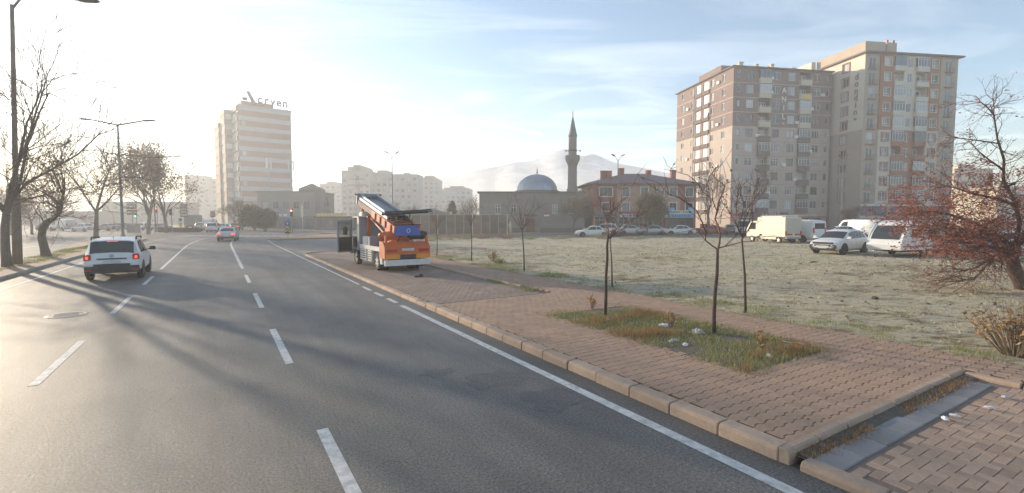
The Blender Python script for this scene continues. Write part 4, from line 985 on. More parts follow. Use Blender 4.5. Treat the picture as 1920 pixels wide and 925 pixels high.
def wheel(par, x, y, r, w, side, spokes=5, rimm=None):
    rimm = rimm or C_rim; key = (round(r, 3), round(w, 3), spokes, rimm.name)
    if key not in _wheelc:
        t = MB().lathe([(r * .64, -w / 2 + .015), (r * .9, -w / 2), (r * .985, -w / 2 + .02), (r, -w * .2), (r, w * .2), (r * .985, w / 2 - .02), (r * .9, w / 2), (r * .64, w / 2 - .015)], 26, axis='x')
        rm = MB().lathe([(r * .65, w / 2 - .005), (r * .60, w / 2 - .02), (r * .57, w / 2 - .05), (.0, w / 2 - .07)], 22, axis='x')
        sp = MB()
        for k in range(spokes):
            a = 2 * pi * k / spokes; M_ = Matrix.Rotation(a, 4, 'X'); sp.box(w / 2 - .062, w / 2 - .018, -.045 * r / .33, .045 * r / .33, .03, r * .6, M_)
        sp.lathe([(.07, w / 2 - .05), (.07, w / 2 - .012), (0, w / 2 - .008)], 12, axis='x')
        _wheelc[key] = (t.mesh('tyre', C_tyre, True), rm.mesh('wheel_dish', C_dark), sp.mesh('rim', rimm))
    t, d, s = _wheelc[key]
    o = bpy.data.objects.new('wheel', None); COL.objects.link(o); o.parent = par; o.location = (x, y, r); o.rotation_euler = (0, 0, 0 if side > 0 else pi)
    link('tyre', t, o); link('wheel_dish', d, o); link('rim', s, o)
STY = {  # stations from the rear: (y, zlow, zbelt, ztop, width, roof width)
 'suv': (4.33, 1.82, [(0, .50, .70, .76, .86, .80), (.06, .42, .90, .97, .94, .84), (.12, .36, 1.0, 1.07, .965, .82), (.36, .30, 1.04, 1.60, .985, .76), (.9, .27, 1.04, 1.665, 1.0, .77), (1.7, .27, 1.02, 1.69, 1.0, .775), (2.35, .27, 1.0, 1.655, 1.0, .77), (2.62, .27, .99, 1.58, 1.0, .765), (3.28, .27, .97, 1.06, 1.0, .80), (3.75, .28, .92, 1.01, .985, .80), (4.12, .32, .84, .93, .95, .80), (4.28, .38, .72, .80, .87, .76), (4.33, .45, .62, .66, .78, .7)],
          (2.62, 3.28), (.12, .36), [(.55, 1.12, .78, 1.12), (1.17, 1.98, 1.17, 1.98), (2.03, 3.02, 2.03, 2.62)], (.86, 3.52), .345),
 'crossover': (4.48, 1.85, [(0, .50, .74, .80, .84, .78), (.07, .42, .92, 1.0, .93, .82), (.2, .34, 1.03, 1.12, .97, .80), (.62, .28, 1.06, 1.50, .99, .70), (1.2, .25, 1.05, 1.61, 1.0, .72), (1.9, .25, 1.02, 1.64, 1.0, .735), (2.4, .25, 1.0, 1.60, 1.0, .735), (2.72, .25, .98, 1.51, 1.0, .74), (3.42, .25, .95, 1.04, 1.0, .80), (3.9, .27, .90, .99, .985, .80), (4.28, .32, .80, .89, .94, .79), (4.43, .38, .68, .76, .86, .75), (4.48, .45, .6, .63, .76, .68)],
          (2.72, 3.42), (.2, .62), [(.75, 1.2, 1.0, 1.2), (1.25, 2.05, 1.25, 2.05), (2.1, 3.15, 2.1, 2.72)], (.86, 3.58), .35),
 'sedan': (4.5, 1.76, [(0, .45, .66, .74, .84, .78), (.06, .36, .86, .93, .93, .82), (.5, .26, .92, 1.0, .98, .82), (.75, .24, .94, 1.03, .99, .80), (1.35, .23, .94, 1.38, 1.0, .68), (1.8, .23, .93, 1.45, 1.0, .71), (2.3, .23, .92, 1.455, 1.0, .72), (2.65, .23, .91, 1.40, 1.0, .72), (3.35, .23, .88, .95, 1.0, .80), (3.85, .25, .82, .89, .985, .80), (4.3, .3, .72, .79, .93, .78), (4.46, .36, .60, .66, .84, .72), (4.5, .42, .52, .56, .74, .66)],
          (2.65, 3.35), (.75, 1.35), [(1.12, 1.85, 1.42, 1.85), (1.9, 3.02, 1.9, 2.6)], (.9, 3.62), .31),
 'hatch': (4.0, 1.70, [(0, .45, .70, .78, .85, .80), (.06, .36, .92, .98, .94, .84), (.15, .3, .97, 1.04, .97, .82), (.5, .25, .98, 1.42, .99, .70), (1.1, .23, .96, 1.49, 1.0, .72), (1.7, .23, .94, 1.5, 1.0, .73), (2.1, .23, .93, 1.46, 1.0, .73), (2.4, .23, .92, 1.40, 1.0, .73), (3.05, .23, .89, .97, 1.0, .80), (3.5, .25, .82, .90, .98, .80), (3.83, .3, .7, .78, .92, .78), (3.97, .36, .58, .64, .83, .72), (4.0, .42, .5, .54, .74, .66)],
          (2.4, 3.05), (.15, .5), [(.7, 1.35, .85, 1.35), (1.4, 2.75, 1.4, 2.38)], (.75, 3.25), .30),
 'van': (5.1, 1.95, [(0, .5, 1.05, 1.1, .93, .86), (.03, .4, 1.1, 1.9, .96, .84), (.10, .34, 1.12, 2.12, .985, .84), (.5, .3, 1.12, 2.2, 1.0, .85), (2.5, .3, 1.12, 2.22, 1.0, .86), (3.5, .3, 1.1, 2.18, 1.0, .85), (3.8, .3, 1.08, 2.05, 1.0, .83), (4.45, .3, 1.04, 1.14, 1.0, .82), (4.85, .33, .92, 1.0, .96, .80), (5.05, .38, .75, .82, .88, .76), (5.1, .45, .6, .64, .8, .7)],
         (3.8, 4.45), None, [(3.05, 4.15, 3.05, 3.75)], (1.0, 4.2), .34),
}
def car(name, label, cat, loc, heading, style, paint, group=None, lit=False, rails=False, dark_bumper=False, rear_glass=None, arch=True, zs=1.0, extra_side=(), mirror=None):
    L_, W_, st, ws, rw, sides, wy, wr = STY[style]
    o = thing(name, label, cat, loc, heading, group); W2 = W_ / 2
    def ring(s):
        y, zl, zb, zt, ww, g = s; w = W2 * ww; zt = zt * zs; yy = y - L_ / 2
        roof = zt - zb > .16
        h = [(0, zl), (.84 * w, zl), (w * .985, zl + .14), (w, (zl + zb) / 2 + .05), (.965 * w, zb)]
        h += [(g * W2 * (1.0 if roof else .98) * (1 if roof else ww), zt - (.05 if roof else .035)), (g * W2 * .72 * ww, zt - .006), (0, zt + .012)]
        r = [(x, yy, z) for x, z in h]; l = [(-x, yy, z) for x, z in h[1:-1]][::-1]
        return r + l
    rings = [ring(s) for s in st]; n = len(rings[0]); mb = MB(); vs = [p for r_ in rings for p in r_]; fs = []
    for i in range(len(rings) - 1):
        for k in range(n): j = (k + 1) % n; fs.append((i * n + k, i * n + j, (i + 1) * n + j, (i + 1) * n + k))
    fs += [tuple(range(n)), tuple(range(len(vs) - 1, len(vs) - n - 1, -1))]
    mb.add(vs, fs); mb.build('body', paint, o, True, .55)
    ys = [s[0] for s in st]
    def idx(y, k):                                          # point k of the ring at distance y from the rear
        y = min(max(y, ys[0]), ys[-1])
        for i in range(len(ys) - 1):
            if y <= ys[i + 1] + 1e-9:
                t = (y - ys[i]) / (ys[i + 1] - ys[i]); return Vector(rings[i][k]).lerp(Vector(rings[i + 1][k]), t)
    def glass(nm, y0, y1, a0=.06, a1=.94, e=.93, m=None):
        rows = []
        for t in (a0, .5, a1):
            y = y0 + (y1 - y0) * t; pr = idx(y, 5); p6 = idx(y, 6); p7 = idx(y, 7)
            a = p6.lerp(pr, e); rows.append([Vector((-a.x, a.y, a.z)), Vector((-p6.x, p6.y, p6.z)), p7, p6, a])
        nrm = (rows[0][4] - rows[0][0]).cross(rows[2][2] - rows[0][2]).normalized()
        if nrm.z < 0: nrm = -nrm
        vs = [p + nrm * .012 for r_ in rows for p in r_]; fs = [(i * 5 + k, i * 5 + k + 1, (i + 1) * 5 + k + 1, (i + 1) * 5 + k) for i in range(2) for k in range(4)]
        return MB().add(vs, fs).build(nm, m or C_glass, o, True, 1.5)
    if ws: glass('windscreen', ws[0], ws[1])
    if rw: glass('rear_window', rw[0], rw[1], .08, .93, .88)
    for b0, b1, t0, t1 in sides:
        for s in (1, -1):
            vs = []
            for k in range(5):
                q = k / 4
                for h, a, b in ((.07, b0, b1), (.86, t0, t1)):
                    y = a + (b - a) * q; p = idx(y, 4).lerp(idx(y, 5), h); vs.append((s * (p.x + .011), p.y, p.z + .004))
            MB().add(vs, [(2 * k, 2 * k + 2, 2 * k + 3, 2 * k + 1) for k in range(4)]).build('side_window', C_glass, o)
    for yy in wy:
        for s in (1, -1):
            xx = idx(yy, 3).x
            if arch:
                a = MB(); pts = [(wr * 1.22 * cos(t), wr + wr * 1.22 * sin(t)) for t in np.linspace(-.35, pi + .35, 15)]
                a.xprism([(p[0] + yy - L_ / 2, max(p[1], .2)) for p in pts], s * (xx - .12), s * (xx + .006)); a.build('wheel_arch', C_dark, o)
            wheel(o, s * (xx - .10), yy - L_ / 2, wr, .21, s)
    y0 = -L_ / 2
    # lamps, bumpers, mirrors, plates
    zt_ = st[1][2]
    for s in (1, -1):
        x = W2 * .80
        if style == 'van': MB().box(s * x - .09, s * x + .09, y0 - .012, y0 + .12, .95, 1.45).build('tail_lamp', C_tail, o)
        elif style in ('suv',): MB().cbox(s * (x + .02) - .11, s * (x + .02) + .11, y0 - .005, y0 + .22, .84, 1.06, .03).build('tail_lamp', C_tail, o); MB().cbox(s * (x + .03) - .055, s * (x + .03) + .055, y0 - .012, y0 + .1, .88, 1.0, .02).build('brake_lamp', C_brake if lit else C_tail, o)
        else: MB().cbox(s * (x - .06) - .18, s * (x - .06) + .18, y0 + .0, y0 + .2, zt_ - .20, zt_ - .02, .03).build('tail_lamp', C_brake if lit else C_tail, o)
        zf = st[-3][2] - .07
        MB().cbox(s * (W2 * .68) - .19, s * (W2 * .68) + .19, L_ / 2 - .42, L_ / 2 - .13, zf - .02, zf + .10, .03).build('headlight', C_head, o)
        ym = (ws[1] if ws else L_ * .7) - L_ / 2 - .12; zm = idx(ym + L_ / 2, 4).z + .08
        mm = MB(); mm.cbox(s * (W2 + .13) - .11, s * (W2 + .13) + .11, ym - .05, ym + .05, zm - .01, zm + .15, .03); mm.box(min(s * (W2 - .06), s * (W2 + .05)), max(s * (W2 - .06), s * (W2 + .05)), ym - .02, ym + .03, zm + .01, zm + .05); mm.build('mirror', mirror or paint, o)
        if rails: 
            r1, r2 = idx(.7, 5), idx(2.4, 5); MB().tube([(s * (r1.x + .01), r1.y, r1.z + .03), (s * (r1.x + .01), r1.y + .12, r1.z + .13), (s * (r2.x + .01), r2.y - .12, r2.z + .11), (s * (r2.x + .01), r2.y, r2.z + .03)], .03, 6).build('roof_rail', C_dark, o)
    zl = st[1][1]
    rbm = MB()
    if dark_bumper:
        rbm.xprism([(y0 - .03, .36), (y0 + .25, .30), (y0 + .25, .60), (y0 - .03, .60)], -W2 * .93, W2 * .93); rbm.xprism([(y0 - .035, .595), (y0 + .1, .595), (y0 + .1, .70), (y0 - .035, .68)], -W2 * .62, W2 * .62)
    else: rbm.xprism([(y0 - .02, .34), (y0 + .2, .30), (y0 + .2, .44), (y0 - .02, .44)], -W2 * .82, W2 * .82)
    rbm.build('rear_bumper', C_dark, o)
    MB().xprism([(L_ / 2 - .2, .27), (L_ / 2 + .0, .34), (L_ / 2 + .0, .46), (L_ / 2 - .2, .46)], -W2 * .78, W2 * .78).build('front_bumper', C_dark, o)
    MB().cbox(-W2 * .55, W2 * .55, L_ / 2 - .05, L_ / 2 + .012, .54, .66, .02).build('grille', C_dark, o)
    MB().box(-.26, .26, y0 - .045, y0 - .0, .70 if style == 'suv' else .55, .82 if style == 'suv' else .67).build('number_plate', C_plate, o); MB().box(-.26, .26, L_ / 2 - .0, L_ / 2 + .025, .42, .53).build('number_plate', C_plate, o)
    if lit and rw: p = idx(rw[1] + .02, 7); MB().box(-.17, .17, p.y - .06, p.y + .02, p.z - .09, p.z - .045).build('brake_lamp', C_brake, o)
    return o, idx, L_, W_
def head(dx, dy): return atan2(-dx, dy)                     # heading of a thing whose nose is +Y

# white SUV ahead in the left lane
p = R(24.35 + 2.15, -3.62)
SUVD, ix, L_, W_ = car('suv', 'white SUV with brake lights on driving away in the left lane', 'car', p, ROADROT + .01, 'suv', C_white, lit=True, rails=True, dark_bumper=True, mirror=C_dark)
MB().box(-.46, .46, -L_ / 2 - .012, -L_ / 2 + .05, .86, .905).build('tailgate_recess', C_dark, SUVD); MB().tube([(0, .2 - L_ / 2 + .5, 1.58), (0, .2 - L_ / 2 + .35, 1.76)], .008, 4).build('aerial', C_dark, SUVD); MB().lathe([(.0, 0), (.07, .0), (.07, .012), (0, .014)], 12, (0, -L_ / 2 - .0, 1.0), 'y').build('badge', C_rim, SUVD)
for s in (1, -1): MB().box(s * .72 - .10, s * .72 + .10, -L_ / 2 - .04, -L_ / 2 - .02, .42, .47).build('reflector', C_tail, SUVD)
p = R(61.5, .55); car('sedan', 'silver sedan stopping before the zebra crossing', 'car', p, ROADROT - .12, 'sedan', C_silver, lit=True)
# queue beyond the crossing
for i, (px, py, h, st_, pt, lb, lit) in enumerate([(393, 434, .95, 'hatch', C_black, 'dark hatchback turning left at the front of the far queue', False), (402, 435.5, .35, 'suv', C_white, 'white SUV directly beyond the silver sedan', True), (419, 434, .30, 'sedan', C_white, 'white sedan beside the white SUV in the far queue', False), (396, 431, .30, 'van', C_white, 'white van farthest back in the far queue', False), (444, 432, .28, 'hatch', C_grey, 'grey hatchback at the right end of the far queue', True), (378, 431, .3, 'hatch', C_silver, 'silver hatchback half hidden at the left of the far queue', False)]):
    p = at(px, py); car({'hatch': 'hatchback', 'suv': 'suv', 'sedan': 'sedan', 'van': 'van'}[st_], lb, 'van' if st_ == 'van' else 'car', p, h, st_, pt, 'cars queuing beyond the crossing', lit)
# parked row across the opposite carriageway
for px, py, h, st_, pt, lb in [(118, 433, 1.25, 'van', C_silver, 'grey van parked at the left end of the row behind the curved tree'), (158, 434.5, 1.3, 'sedan', C_silver, 'pale blue-grey sedan parked between the curved tree and the slim tree'), (203, 433, 1.3, 'sedan', C_grey, 'dark sedan parked just right of the slim median tree'), (222, 431, 1.3, 'hatch', C_black, 'black hatchback parked behind the tall twin lamp post'), (268, 432, 1.2, 'hatch', C_silver, 'silver hatchback behind the leafy median tree'), (300, 432.5, 1.25, 'sedan', C_grey, 'grey sedan passing behind the leafy median tree'), (86, 432, 1.25, 'hatch', C_black, 'dark hatchback at the far left beyond the curved tree')]:
    car({'hatch': 'hatchback', 'sedan': 'sedan', 'van': 'van'}[st_], lb, 'van' if st_ == 'van' else 'car', at(px, py), h, st_, pt, 'cars beyond the opposite carriageway')
# lorry far back at the junction
LG = thing('box_lorry', 'grey box lorry far back beside the direction sign', 'lorry', at(364, 429.5), .3); MB().cbox(-1.1, 1.1, -2.5, 2.0, .9, 3.1, .05).build('box', C_grey, LG); MB().cbox(-1.0, 1.0, 2.1, 3.6, .6, 2.5, .2).build('cab', C_white, LG); MB().box(-.9, .9, -2.4, 3.3, .5, .88).build('chassis', C_dark, LG)
for s in (1, -1):
    for y in (-1.6, 2.7): wheel(LG, s * .95, y, .42, .3, s)
# white cars in front of the shops
for px, py, dx, dy, st_, pt, lb in [(1111, 444.5, -1, .04, 'sedan', C_white, 'white sedan at the lot edge in front of the bare tree by the mosque'), (1131, 441, -1, .0, 'suv', C_white, 'white SUV half hidden behind the white sedan near the mosque'), (1183, 440, 1, 0, 'hatch', C_white, 'white hatchback parked behind the lamp post at the shops'), (1222, 440.5, -1, .0, 'sedan', C_silver, 'silver sedan parked behind the brownish tree at the shops'), (1273, 441.2, -1, .03, 'sedan', C_white, 'white sedan parked in front of the blue and white signs of the red house'), (1338, 441, 1, 0, 'sedan', C_red, 'dark red sedan parked under the mauve block'), (1368, 439, .3, 1, 'hatch', C_grey, 'grey hatchback parked under the red shop posts'), (1398, 441, -.6, -.8, 'van', C_white, 'white van partly hidden behind the slim sapling')]:
    car({'hatch': 'hatchback', 'sedan': 'sedan', 'van': 'van', 'suv': 'suv'}[st_], lb, 'van' if st_ == 'van' else 'car', at(px, py, .0), head(dx, dy), st_, pt, 'cars along the street behind the lot')
# white SUV on the lot, nose to the camera
pk = (at(1568, 481, .1) + at(1608, 480, .1)) / 2
fw = at(1545, 479.5, .1); 
KD = Vector((-.86, -.51, 0)).normalized()
KIA, ix, L_, W_ = car('suv', 'white SUV with dark lower grille parked nose forward on the frosty lot', 'car', Vector((22.1, 32.3, .1)), head(KD.x, KD.y), 'crossover', C_white, rails=False)
MB().cbox(-.62, .62, L_ / 2 - .10, L_ / 2 + .01, .70, .82, .02).build('upper_grille', C_dark, KIA); MB().cbox(-.40, .40, L_ / 2 - .02, L_ / 2 + .035, .46, .60, .02).build('plate_holder', C_plate, KIA)
for s in (1, -1): MB().lathe([(.0, 0), (.14, 0), (.16, -.06)], 14, (s * .68, L_ / 2 + .0, .52), 'y').build('fog_lamp', C_dark, KIA)
# cream box truck
TD = Vector((-.27, .96, 0)).normalized(); tp = at(1458, 457, .1); 
BT = thing('box_truck', 'cream box truck parked on the lot with roof rack and red rear lamps', 'truck', tp + Vector((.85, 2.0, 0)) , head(TD.x, TD.y))
MB().cbox(-.92, .92, -2.1, 1.35, .62, 2.45, .05).build('box', C_cream, BT); rr = MB()
for s in (-1, 1): rr.tube([(s * .7, -1.9, 2.56), (s * .7, 1.2, 2.56)], .03)
for y in (-1.8, -.8, .2, 1.1): rr.tube([(-.75, y, 2.55), (.75, y, 2.55)], .028).tube([(-.7, y, 2.44), (-.7, y, 2.56)], .025).tube([(.7, y, 2.44), (.7, y, 2.56)], .025)
rr.build('roof_rack', W_white, BT); MB().cbox(-.8, .8, -1.6, .9, 2.46, 2.53, .02).build('roof_cargo', M_metal, BT)
MB().xprism([(1.4, .55), (2.75, .5), (2.85, .9), (2.8, 1.25), (2.35, 2.0), (1.4, 2.1)], -.85, .85).build('cab', C_cream, BT)
MB().add([(-.74, 2.775, 1.33), (.74, 2.775, 1.33), (.70, 2.41, 1.93), (-.70, 2.41, 1.93)], [(0, 1, 2, 3)]).build('windscreen', C_glass, BT)
for s in (1, -1): 
    MB().add([(s * .856, 1.6, 1.25), (s * .856, 2.6, 1.25), (s * .856, 2.25, 1.9), (s * .856, 1.6, 1.9)], [(0, 1, 2, 3)]).build('side_window', C_glass, BT)
    MB().box(s * .84 - .08, s * .84 + .08, -2.13, -2.09, .75, 1.15).build('tail_lamp', C_tail, BT); MB().box(s * .42 - .3, s * .42 + .3, -2.13, -2.11, .78, .92).build('reflector', C_tail, BT)
    MB().box(s * .86 - .03, s * .86 + .03, -1.0, .9, .36, .58).build('side_guard', C_cream, BT)
    for y in (-1.25, 2.05): wheel(BT, s * .78, y, .31, .2, s)
for s in (-1, 1): MB().box(s * .45 - .42, s * .45 + .42, -2.125, -2.105, .98, 2.36).build('rear_door', plaster('truck_door', (.52, .47, .40)), BT)
MB().box(-.8, .8, -2.0, 2.6, .38, .6).build('chassis', C_dark, BT); MB().box(-.85, .85, -2.16, -2.08, .46, .6).build('rear_bumper', M_metal, BT)
# white van beside it and a second one
VD_ = Vector((-.35, .94, 0)).normalized(); VN, ix, L_, W_ = car('van', 'white van with dark rear window parked between the box truck and the SUV', 'van', at(1522, 456, .1) + Vector((-.3, 2.2, 0)), head(VD_.x, VD_.y), 'van', C_white, zs=1.0)
MB().box(-.62, .62, -L_ / 2 - .03, -L_ / 2 + .02, 1.35, 1.88).build('rear_window', C_glass, VN)
VN2, ix, L_, W_ = car('van', 'white van seen between the parked SUV and the caravan', 'van', at(1640, 452, .1) + Vector((.4, 3.0, 0)), head(-.25, .97), 'van', C_white)
car('hatchback', 'white hatchback behind the roof of the lot SUV', 'car', at(1572, 449, .1), head(-.9, .3), 'hatch', C_white)
car('sedan', 'silver sedan parked far right behind the red-leaved tree', 'car', at(1815, 478, .1), head(-.9, .25), 'sedan', C_silver); car('hatchback', 'white hatchback at the far right below the red-leaved branches', 'car', at(1872, 474, .1), head(-.95, .2), 'hatch', C_white)
# caravan
CVp = at(1664, 483, .1); CV = thing('caravan', 'white teardrop caravan with sloped dark front window beside the SUV', 'caravan', CVp + Vector((2.0, 1.2, 0)), head(-.93, -.36))
prof = [(2.05, .45), (2.12, .75), (2.0, 1.05), (1.75, 1.5), (1.4, 1.9), (.95, 2.15), (.3, 2.25), (-1.2, 2.25), (-1.9, 2.05), (-2.15, 1.5), (-2.2, .8), (-2.1, .45)]
MB().xprism(prof, -.98, .98).build('body', C_white, CV, True, .5)
MB().add([(x, y, z) for x in (-.80, .80) for y, z in ((2.012, 1.09), (1.775, 1.52), (1.425, 1.92))], [(0, 3, 4, 1), (1, 4, 5, 2)]).build('front_window', C_glass, CV)
for s in (1, -1):
    for y0_, y1_ in ((.2, 1.15), (-1.6, -.5)): MB().cbox(s * .985 - .012, s * .985 + .012, y0_, y1_, 1.2, 1.72, .008).build('side_window', C_glass, CV)
    MB().box(s * .985 - .01, s * .985 + .012, -2.0, 1.9, .62, .70).build('trim_stripe', S_red, CV); wheel(CV, s * .86, -.25, .31, .19, s); MB().tube([(s * .97, 1.98, 1.05), (s * .97, 1.72, 1.55), (s * .97, 1.37, 1.95), (s * .97, .9, 2.2)], .05, 6).build('edge_trim', W_white, CV)
MB().box(-.8, .8, -2.0, 1.8, .32, .46).build('chassis', C_dark, CV); MB().tube([(0, 1.7, .42), (0, 3.0, .42)], .05).tube([(0, 2.75, .1), (0, 2.75, .45)], .04).build('drawbar', M_metal, CV); wheel(CV, 0, 2.75, .12, .07, 1, 3)
MB().cbox(-.45, .45, 1.75, 1.95, 2.0, 2.05, .01).build('roof_vent', W_white, CV)

# ---- orange furniture-lift truck in the parking bay
O_or = mat('truck_orange', (.62, .135, .03), .4, var=.1, dirt=(.28, .10, .05), dirtamt=.4, dscale=2.0); O_wh = mat('truck_white', (.66, .65, .62), .4, var=.06, dirt=(.4, .36, .3), dirtamt=.4, dscale=2.0); O_gr = mat('truck_grey', (.32, .32, .34), .45, var=.06); O_al = mat('ladder_alloy', (.48, .50, .53), .35, .6, var=.1); O_bl = mat('truck_blue', (.03, .09, .36), .4, var=.3, scale=6)
LT = thing('lift_truck', 'orange ladder-lift truck with open driver door parked in the bay', 'truck', R(20.75, 7.2, .085), ROADROT + .03)
MB().box(-.42, -.26, .2, 6.0, .52, .74).box(.26, .42, .2, 6.0, .52, .74).box(-.9, .9, 1.15, 1.4, .35, .5).box(-.9, .9, 4.6, 4.8, .35, .5).build('chassis', C_dark, LT)
tailp = MB(); tailp.xprism([(-.12, .62), (-.12, 1.12), (.12, 1.34), (.62, 1.38), (.62, .62)], -1.06, 1.06); tl = tailp.build('rear_body', O_or, LT)
for s in (1, -1):
    MB().box(s * .74 - .24, s * .74 + .24, -.15, -.125, .90, 1.03).build('tail_lamp', C_tail, LT); MB().box(s * .70 - .32, s * .70 + .32, -.15, -.122, .60, .80).build('marker_panel', C_amber, LT)
    MB().box(s * .95 - .05, s * .95 + .05, -.02, .06, 1.30, 1.62).build('corner_post', O_or, LT)
MB().box(-.28, .28, -.15, -.125, .95, 1.06).build('number_plate', C_plate, LT); MB().box(-.36, .36, -.147, -.125, .60, .78).build('tow_recess', C_dark, LT); MB().xprism([(-.14, .30), (-.02, .30), (-.02, .56), (-.14, .56)], -1.05, 1.05).build('underrun_plate', O_wh, LT)
MB().box(-1.02, 1.02, .63, 3.75, .98, 1.07).build('deck', O_gr, LT)
for s in (1, -1):
    MB().box(s * 1.02 - .03, s * 1.02 + .03, .63, 3.75, .90, 1.10).build('deck_rail', O_wh, LT)
    for y0_, y1_ in ((1.9, 2.5), (2.75, 3.75)):
        b = MB().cbox(s * .86 - .17, s * .86 + .17, y0_, y1_, .36, .88, .02).build('tool_box', O_wh, LT)
        for k in range(4): MB().box(s * 1.032 - .006, s * 1.032 + .006, y0_ + .08, y1_ - .08, .44 + k * .11, .48 + k * .11).build('louvre', C_dark, b)
    b = MB().cbox(s * .90 - .13, s * .90 + .13, .35, .66, .34, .9, .02).build('mudflap_box', O_wh, LT)
    ar = MB(); pts = [(1.2 + .52 * cos(t), .42 + .52 * sin(t)) for t in np.linspace(0.1, pi - .1, 11)]
    for k in range(10): (a, b_), (c, d) = pts[k], pts[k + 1]; ar.add([(s * .70, a, b_), (s * 1.04, a, b_), (s * 1.04, c, d), (s * .70, c, d)], [(0, 1, 2, 3)]); ar.add([(s * .70, a, b_ + .03), (s * 1.04, a, b_ + .03), (s * 1.04, c, d + .03), (s * .70, c, d + .03)], [(0, 1, 2, 3)])
    ar.build('mudguard', O_wh, LT)
    wheel(LT, s * .88, 1.2, .40, .26, s, 6, O_wh); wheel(LT, s * .60, 1.2, .40, .22, s, 6, O_wh); wheel(LT, s * .86, 4.7, .40, .24, s, 6, O_wh)
# cab: shell with an open left door
cabp = [(4.05, .75), (4.05, 2.35), (4.25, 2.48), (5.25, 2.48), (5.55, 2.3), (5.95, 1.45), (6.0, .95), (6.0, .5), (5.25, .5), (5.2, .85), (4.25, .85), (4.2, .75)]
mb = MB(); mb.xprism(cabp, .93, .98)
mb.box(-.98, .93, 4.05, 4.11, .75, 2.36); mb.box(-.98, .93, 4.11, 5.3, 2.42, 2.48); mb.box(-.98, .93, 4.12, 5.95, .78, .86); mb.box(-.98, -.93, 4.11, 4.42, .86, 2.42); mb.box(-.98, .93, 5.86, 5.98, .5, 1.42)
for s in (-.955, .955): mb.tube([(s, 5.92, 1.42), (s, 5.5, 2.36), (s, 5.25, 2.46)], .045, 5)
mb.box(-.95, .95, 5.2, 5.55, 2.33, 2.45)
mb.build('cab', O_gr, LT); MB().add([(-.93, 5.95, 1.44), (.93, 5.95, 1.44), (.93, 5.56, 2.32), (-.93, 5.56, 2.32)], [(0, 1, 2, 3)]).build('windscreen', glass_mat('clear_glass', (.75, .8, .8)), LT)
MB().cbox(-.8, -.3, 4.35, 4.85, .9, 1.25, .04).cbox(-.8, -.3, 4.25, 4.4, 1.2, 1.85, .04).cbox(.25, .8, 4.35, 4.85, .9, 1.25, .04).cbox(.25, .8, 4.25, 4.4, 1.2, 1.85, .04).build('seat', C_dark, LT); MB().box(-.9, .9, 5.5, 5.85, .9, 1.4).build('dashboard', C_dark, LT)
dh = bpy.data.objects.new('cab_door', None); COL.objects.link(dh); dh.parent = LT; dh.location = (-1.0, 5.32, 0); dh.rotation_euler = (0, 0, radians(-68))
dmb = MB(); dmb.box(-.03, .03, -.9, 0, .62, 1.42).box(-.03, .03, -.9, -.82, 1.42, 2.28).box(-.03, .03, -.82, -.02, 2.2, 2.28).box(-.03, .03, -.08, 0, 1.42, 2.2); dmb.build('door_panel', O_gr, dh); MB().box(.032, .06, -.84, -.06, .7, 1.40).build('door_lining', C_dark, dh); MB().box(-.008, .008, -.82, -.08, 1.42, 2.2).build('door_window', MATS['clear_glass'], dh)
MB().box(-1.0, -.75, 4.5, 5.2, .34, .46).build('step', C_dark, LT); MB().cbox(-.75, .75, 4.3, 4.9, 2.5, 2.72, .06).build('wind_deflector', O_wh, LT)
for s in (-.6, .45): MB().lathe([(.09, 2.70), (.09, 2.80), (.06, 2.88), (0, 2.9)], 12, (s, 4.75, 0)).build('beacon', C_amber, LT)
MB().tube([(-1.0, 5.6, 2.1), (-1.25, 5.72, 2.1), (-1.25, 5.72, 1.9)], .02, 5).cbox(-1.36, -1.14, 5.68, 5.76, 1.5, 1.95, .03).tube([(1.0, 5.6, 2.1), (1.25, 5.72, 2.1)], .02, 5).cbox(1.14, 1.36, 5.68, 5.76, 1.5, 1.95, .03).build('mirror', C_dark, LT)
# support frame and turntable
MB().lathe([(.62, 1.05), (.62, 1.3), (.45, 1.36), (.45, 1.55)], 24, (0, .95, 0)).build('turntable', O_or, LT); MB().xprism([(.25, 1.5), (.25, 2.0), (.75, 2.25), (1.5, 1.95), (1.5, 1.5)], -.5, .5).build('lift_base', O_or, LT)
MB().box(-.62, -.5, 3.75, 3.92, 1.05, 2.42).box(.5, .62, 3.75, 3.92, 1.05, 2.42).box(-.62, .62, 3.75, 3.92, 2.36, 2.5).box(-.62, .62, 3.75, 3.9, 1.2, 1.3).build('support_frame', O_or, LT); MB().tube([(-.5, 3.8, 2.45), (-.45, 1.2, 1.5)], .05, 6).tube([(.5, 3.8, 2.45), (.45, 1.2, 1.5)], .05, 6).build('brace', O_or, LT)
MB().cbox(-.95, -.35, 2.4, 3.6, 1.08, 1.5, .04).build('battery_box', O_gr, LT); MB().cbox(.2, .95, 1.8, 3.3, 1.08, 1.6, .05).build('engine_cover', O_or, LT)
for s, mm in ((-1, O_or), (1, C_dark)):
    mb = MB(); mb.lathe([(.02, -.55), (.12, -.48), (.19, -.25), (.2, .3), (.16, .48), (.05, .55)], 14, (0, 0, 0), 'x'); b = mb.build('outrigger_float', mm, LT, True); b.location = (s * .62, .35, 1.62); b.rotation_euler = (0, 0, .25 * s)
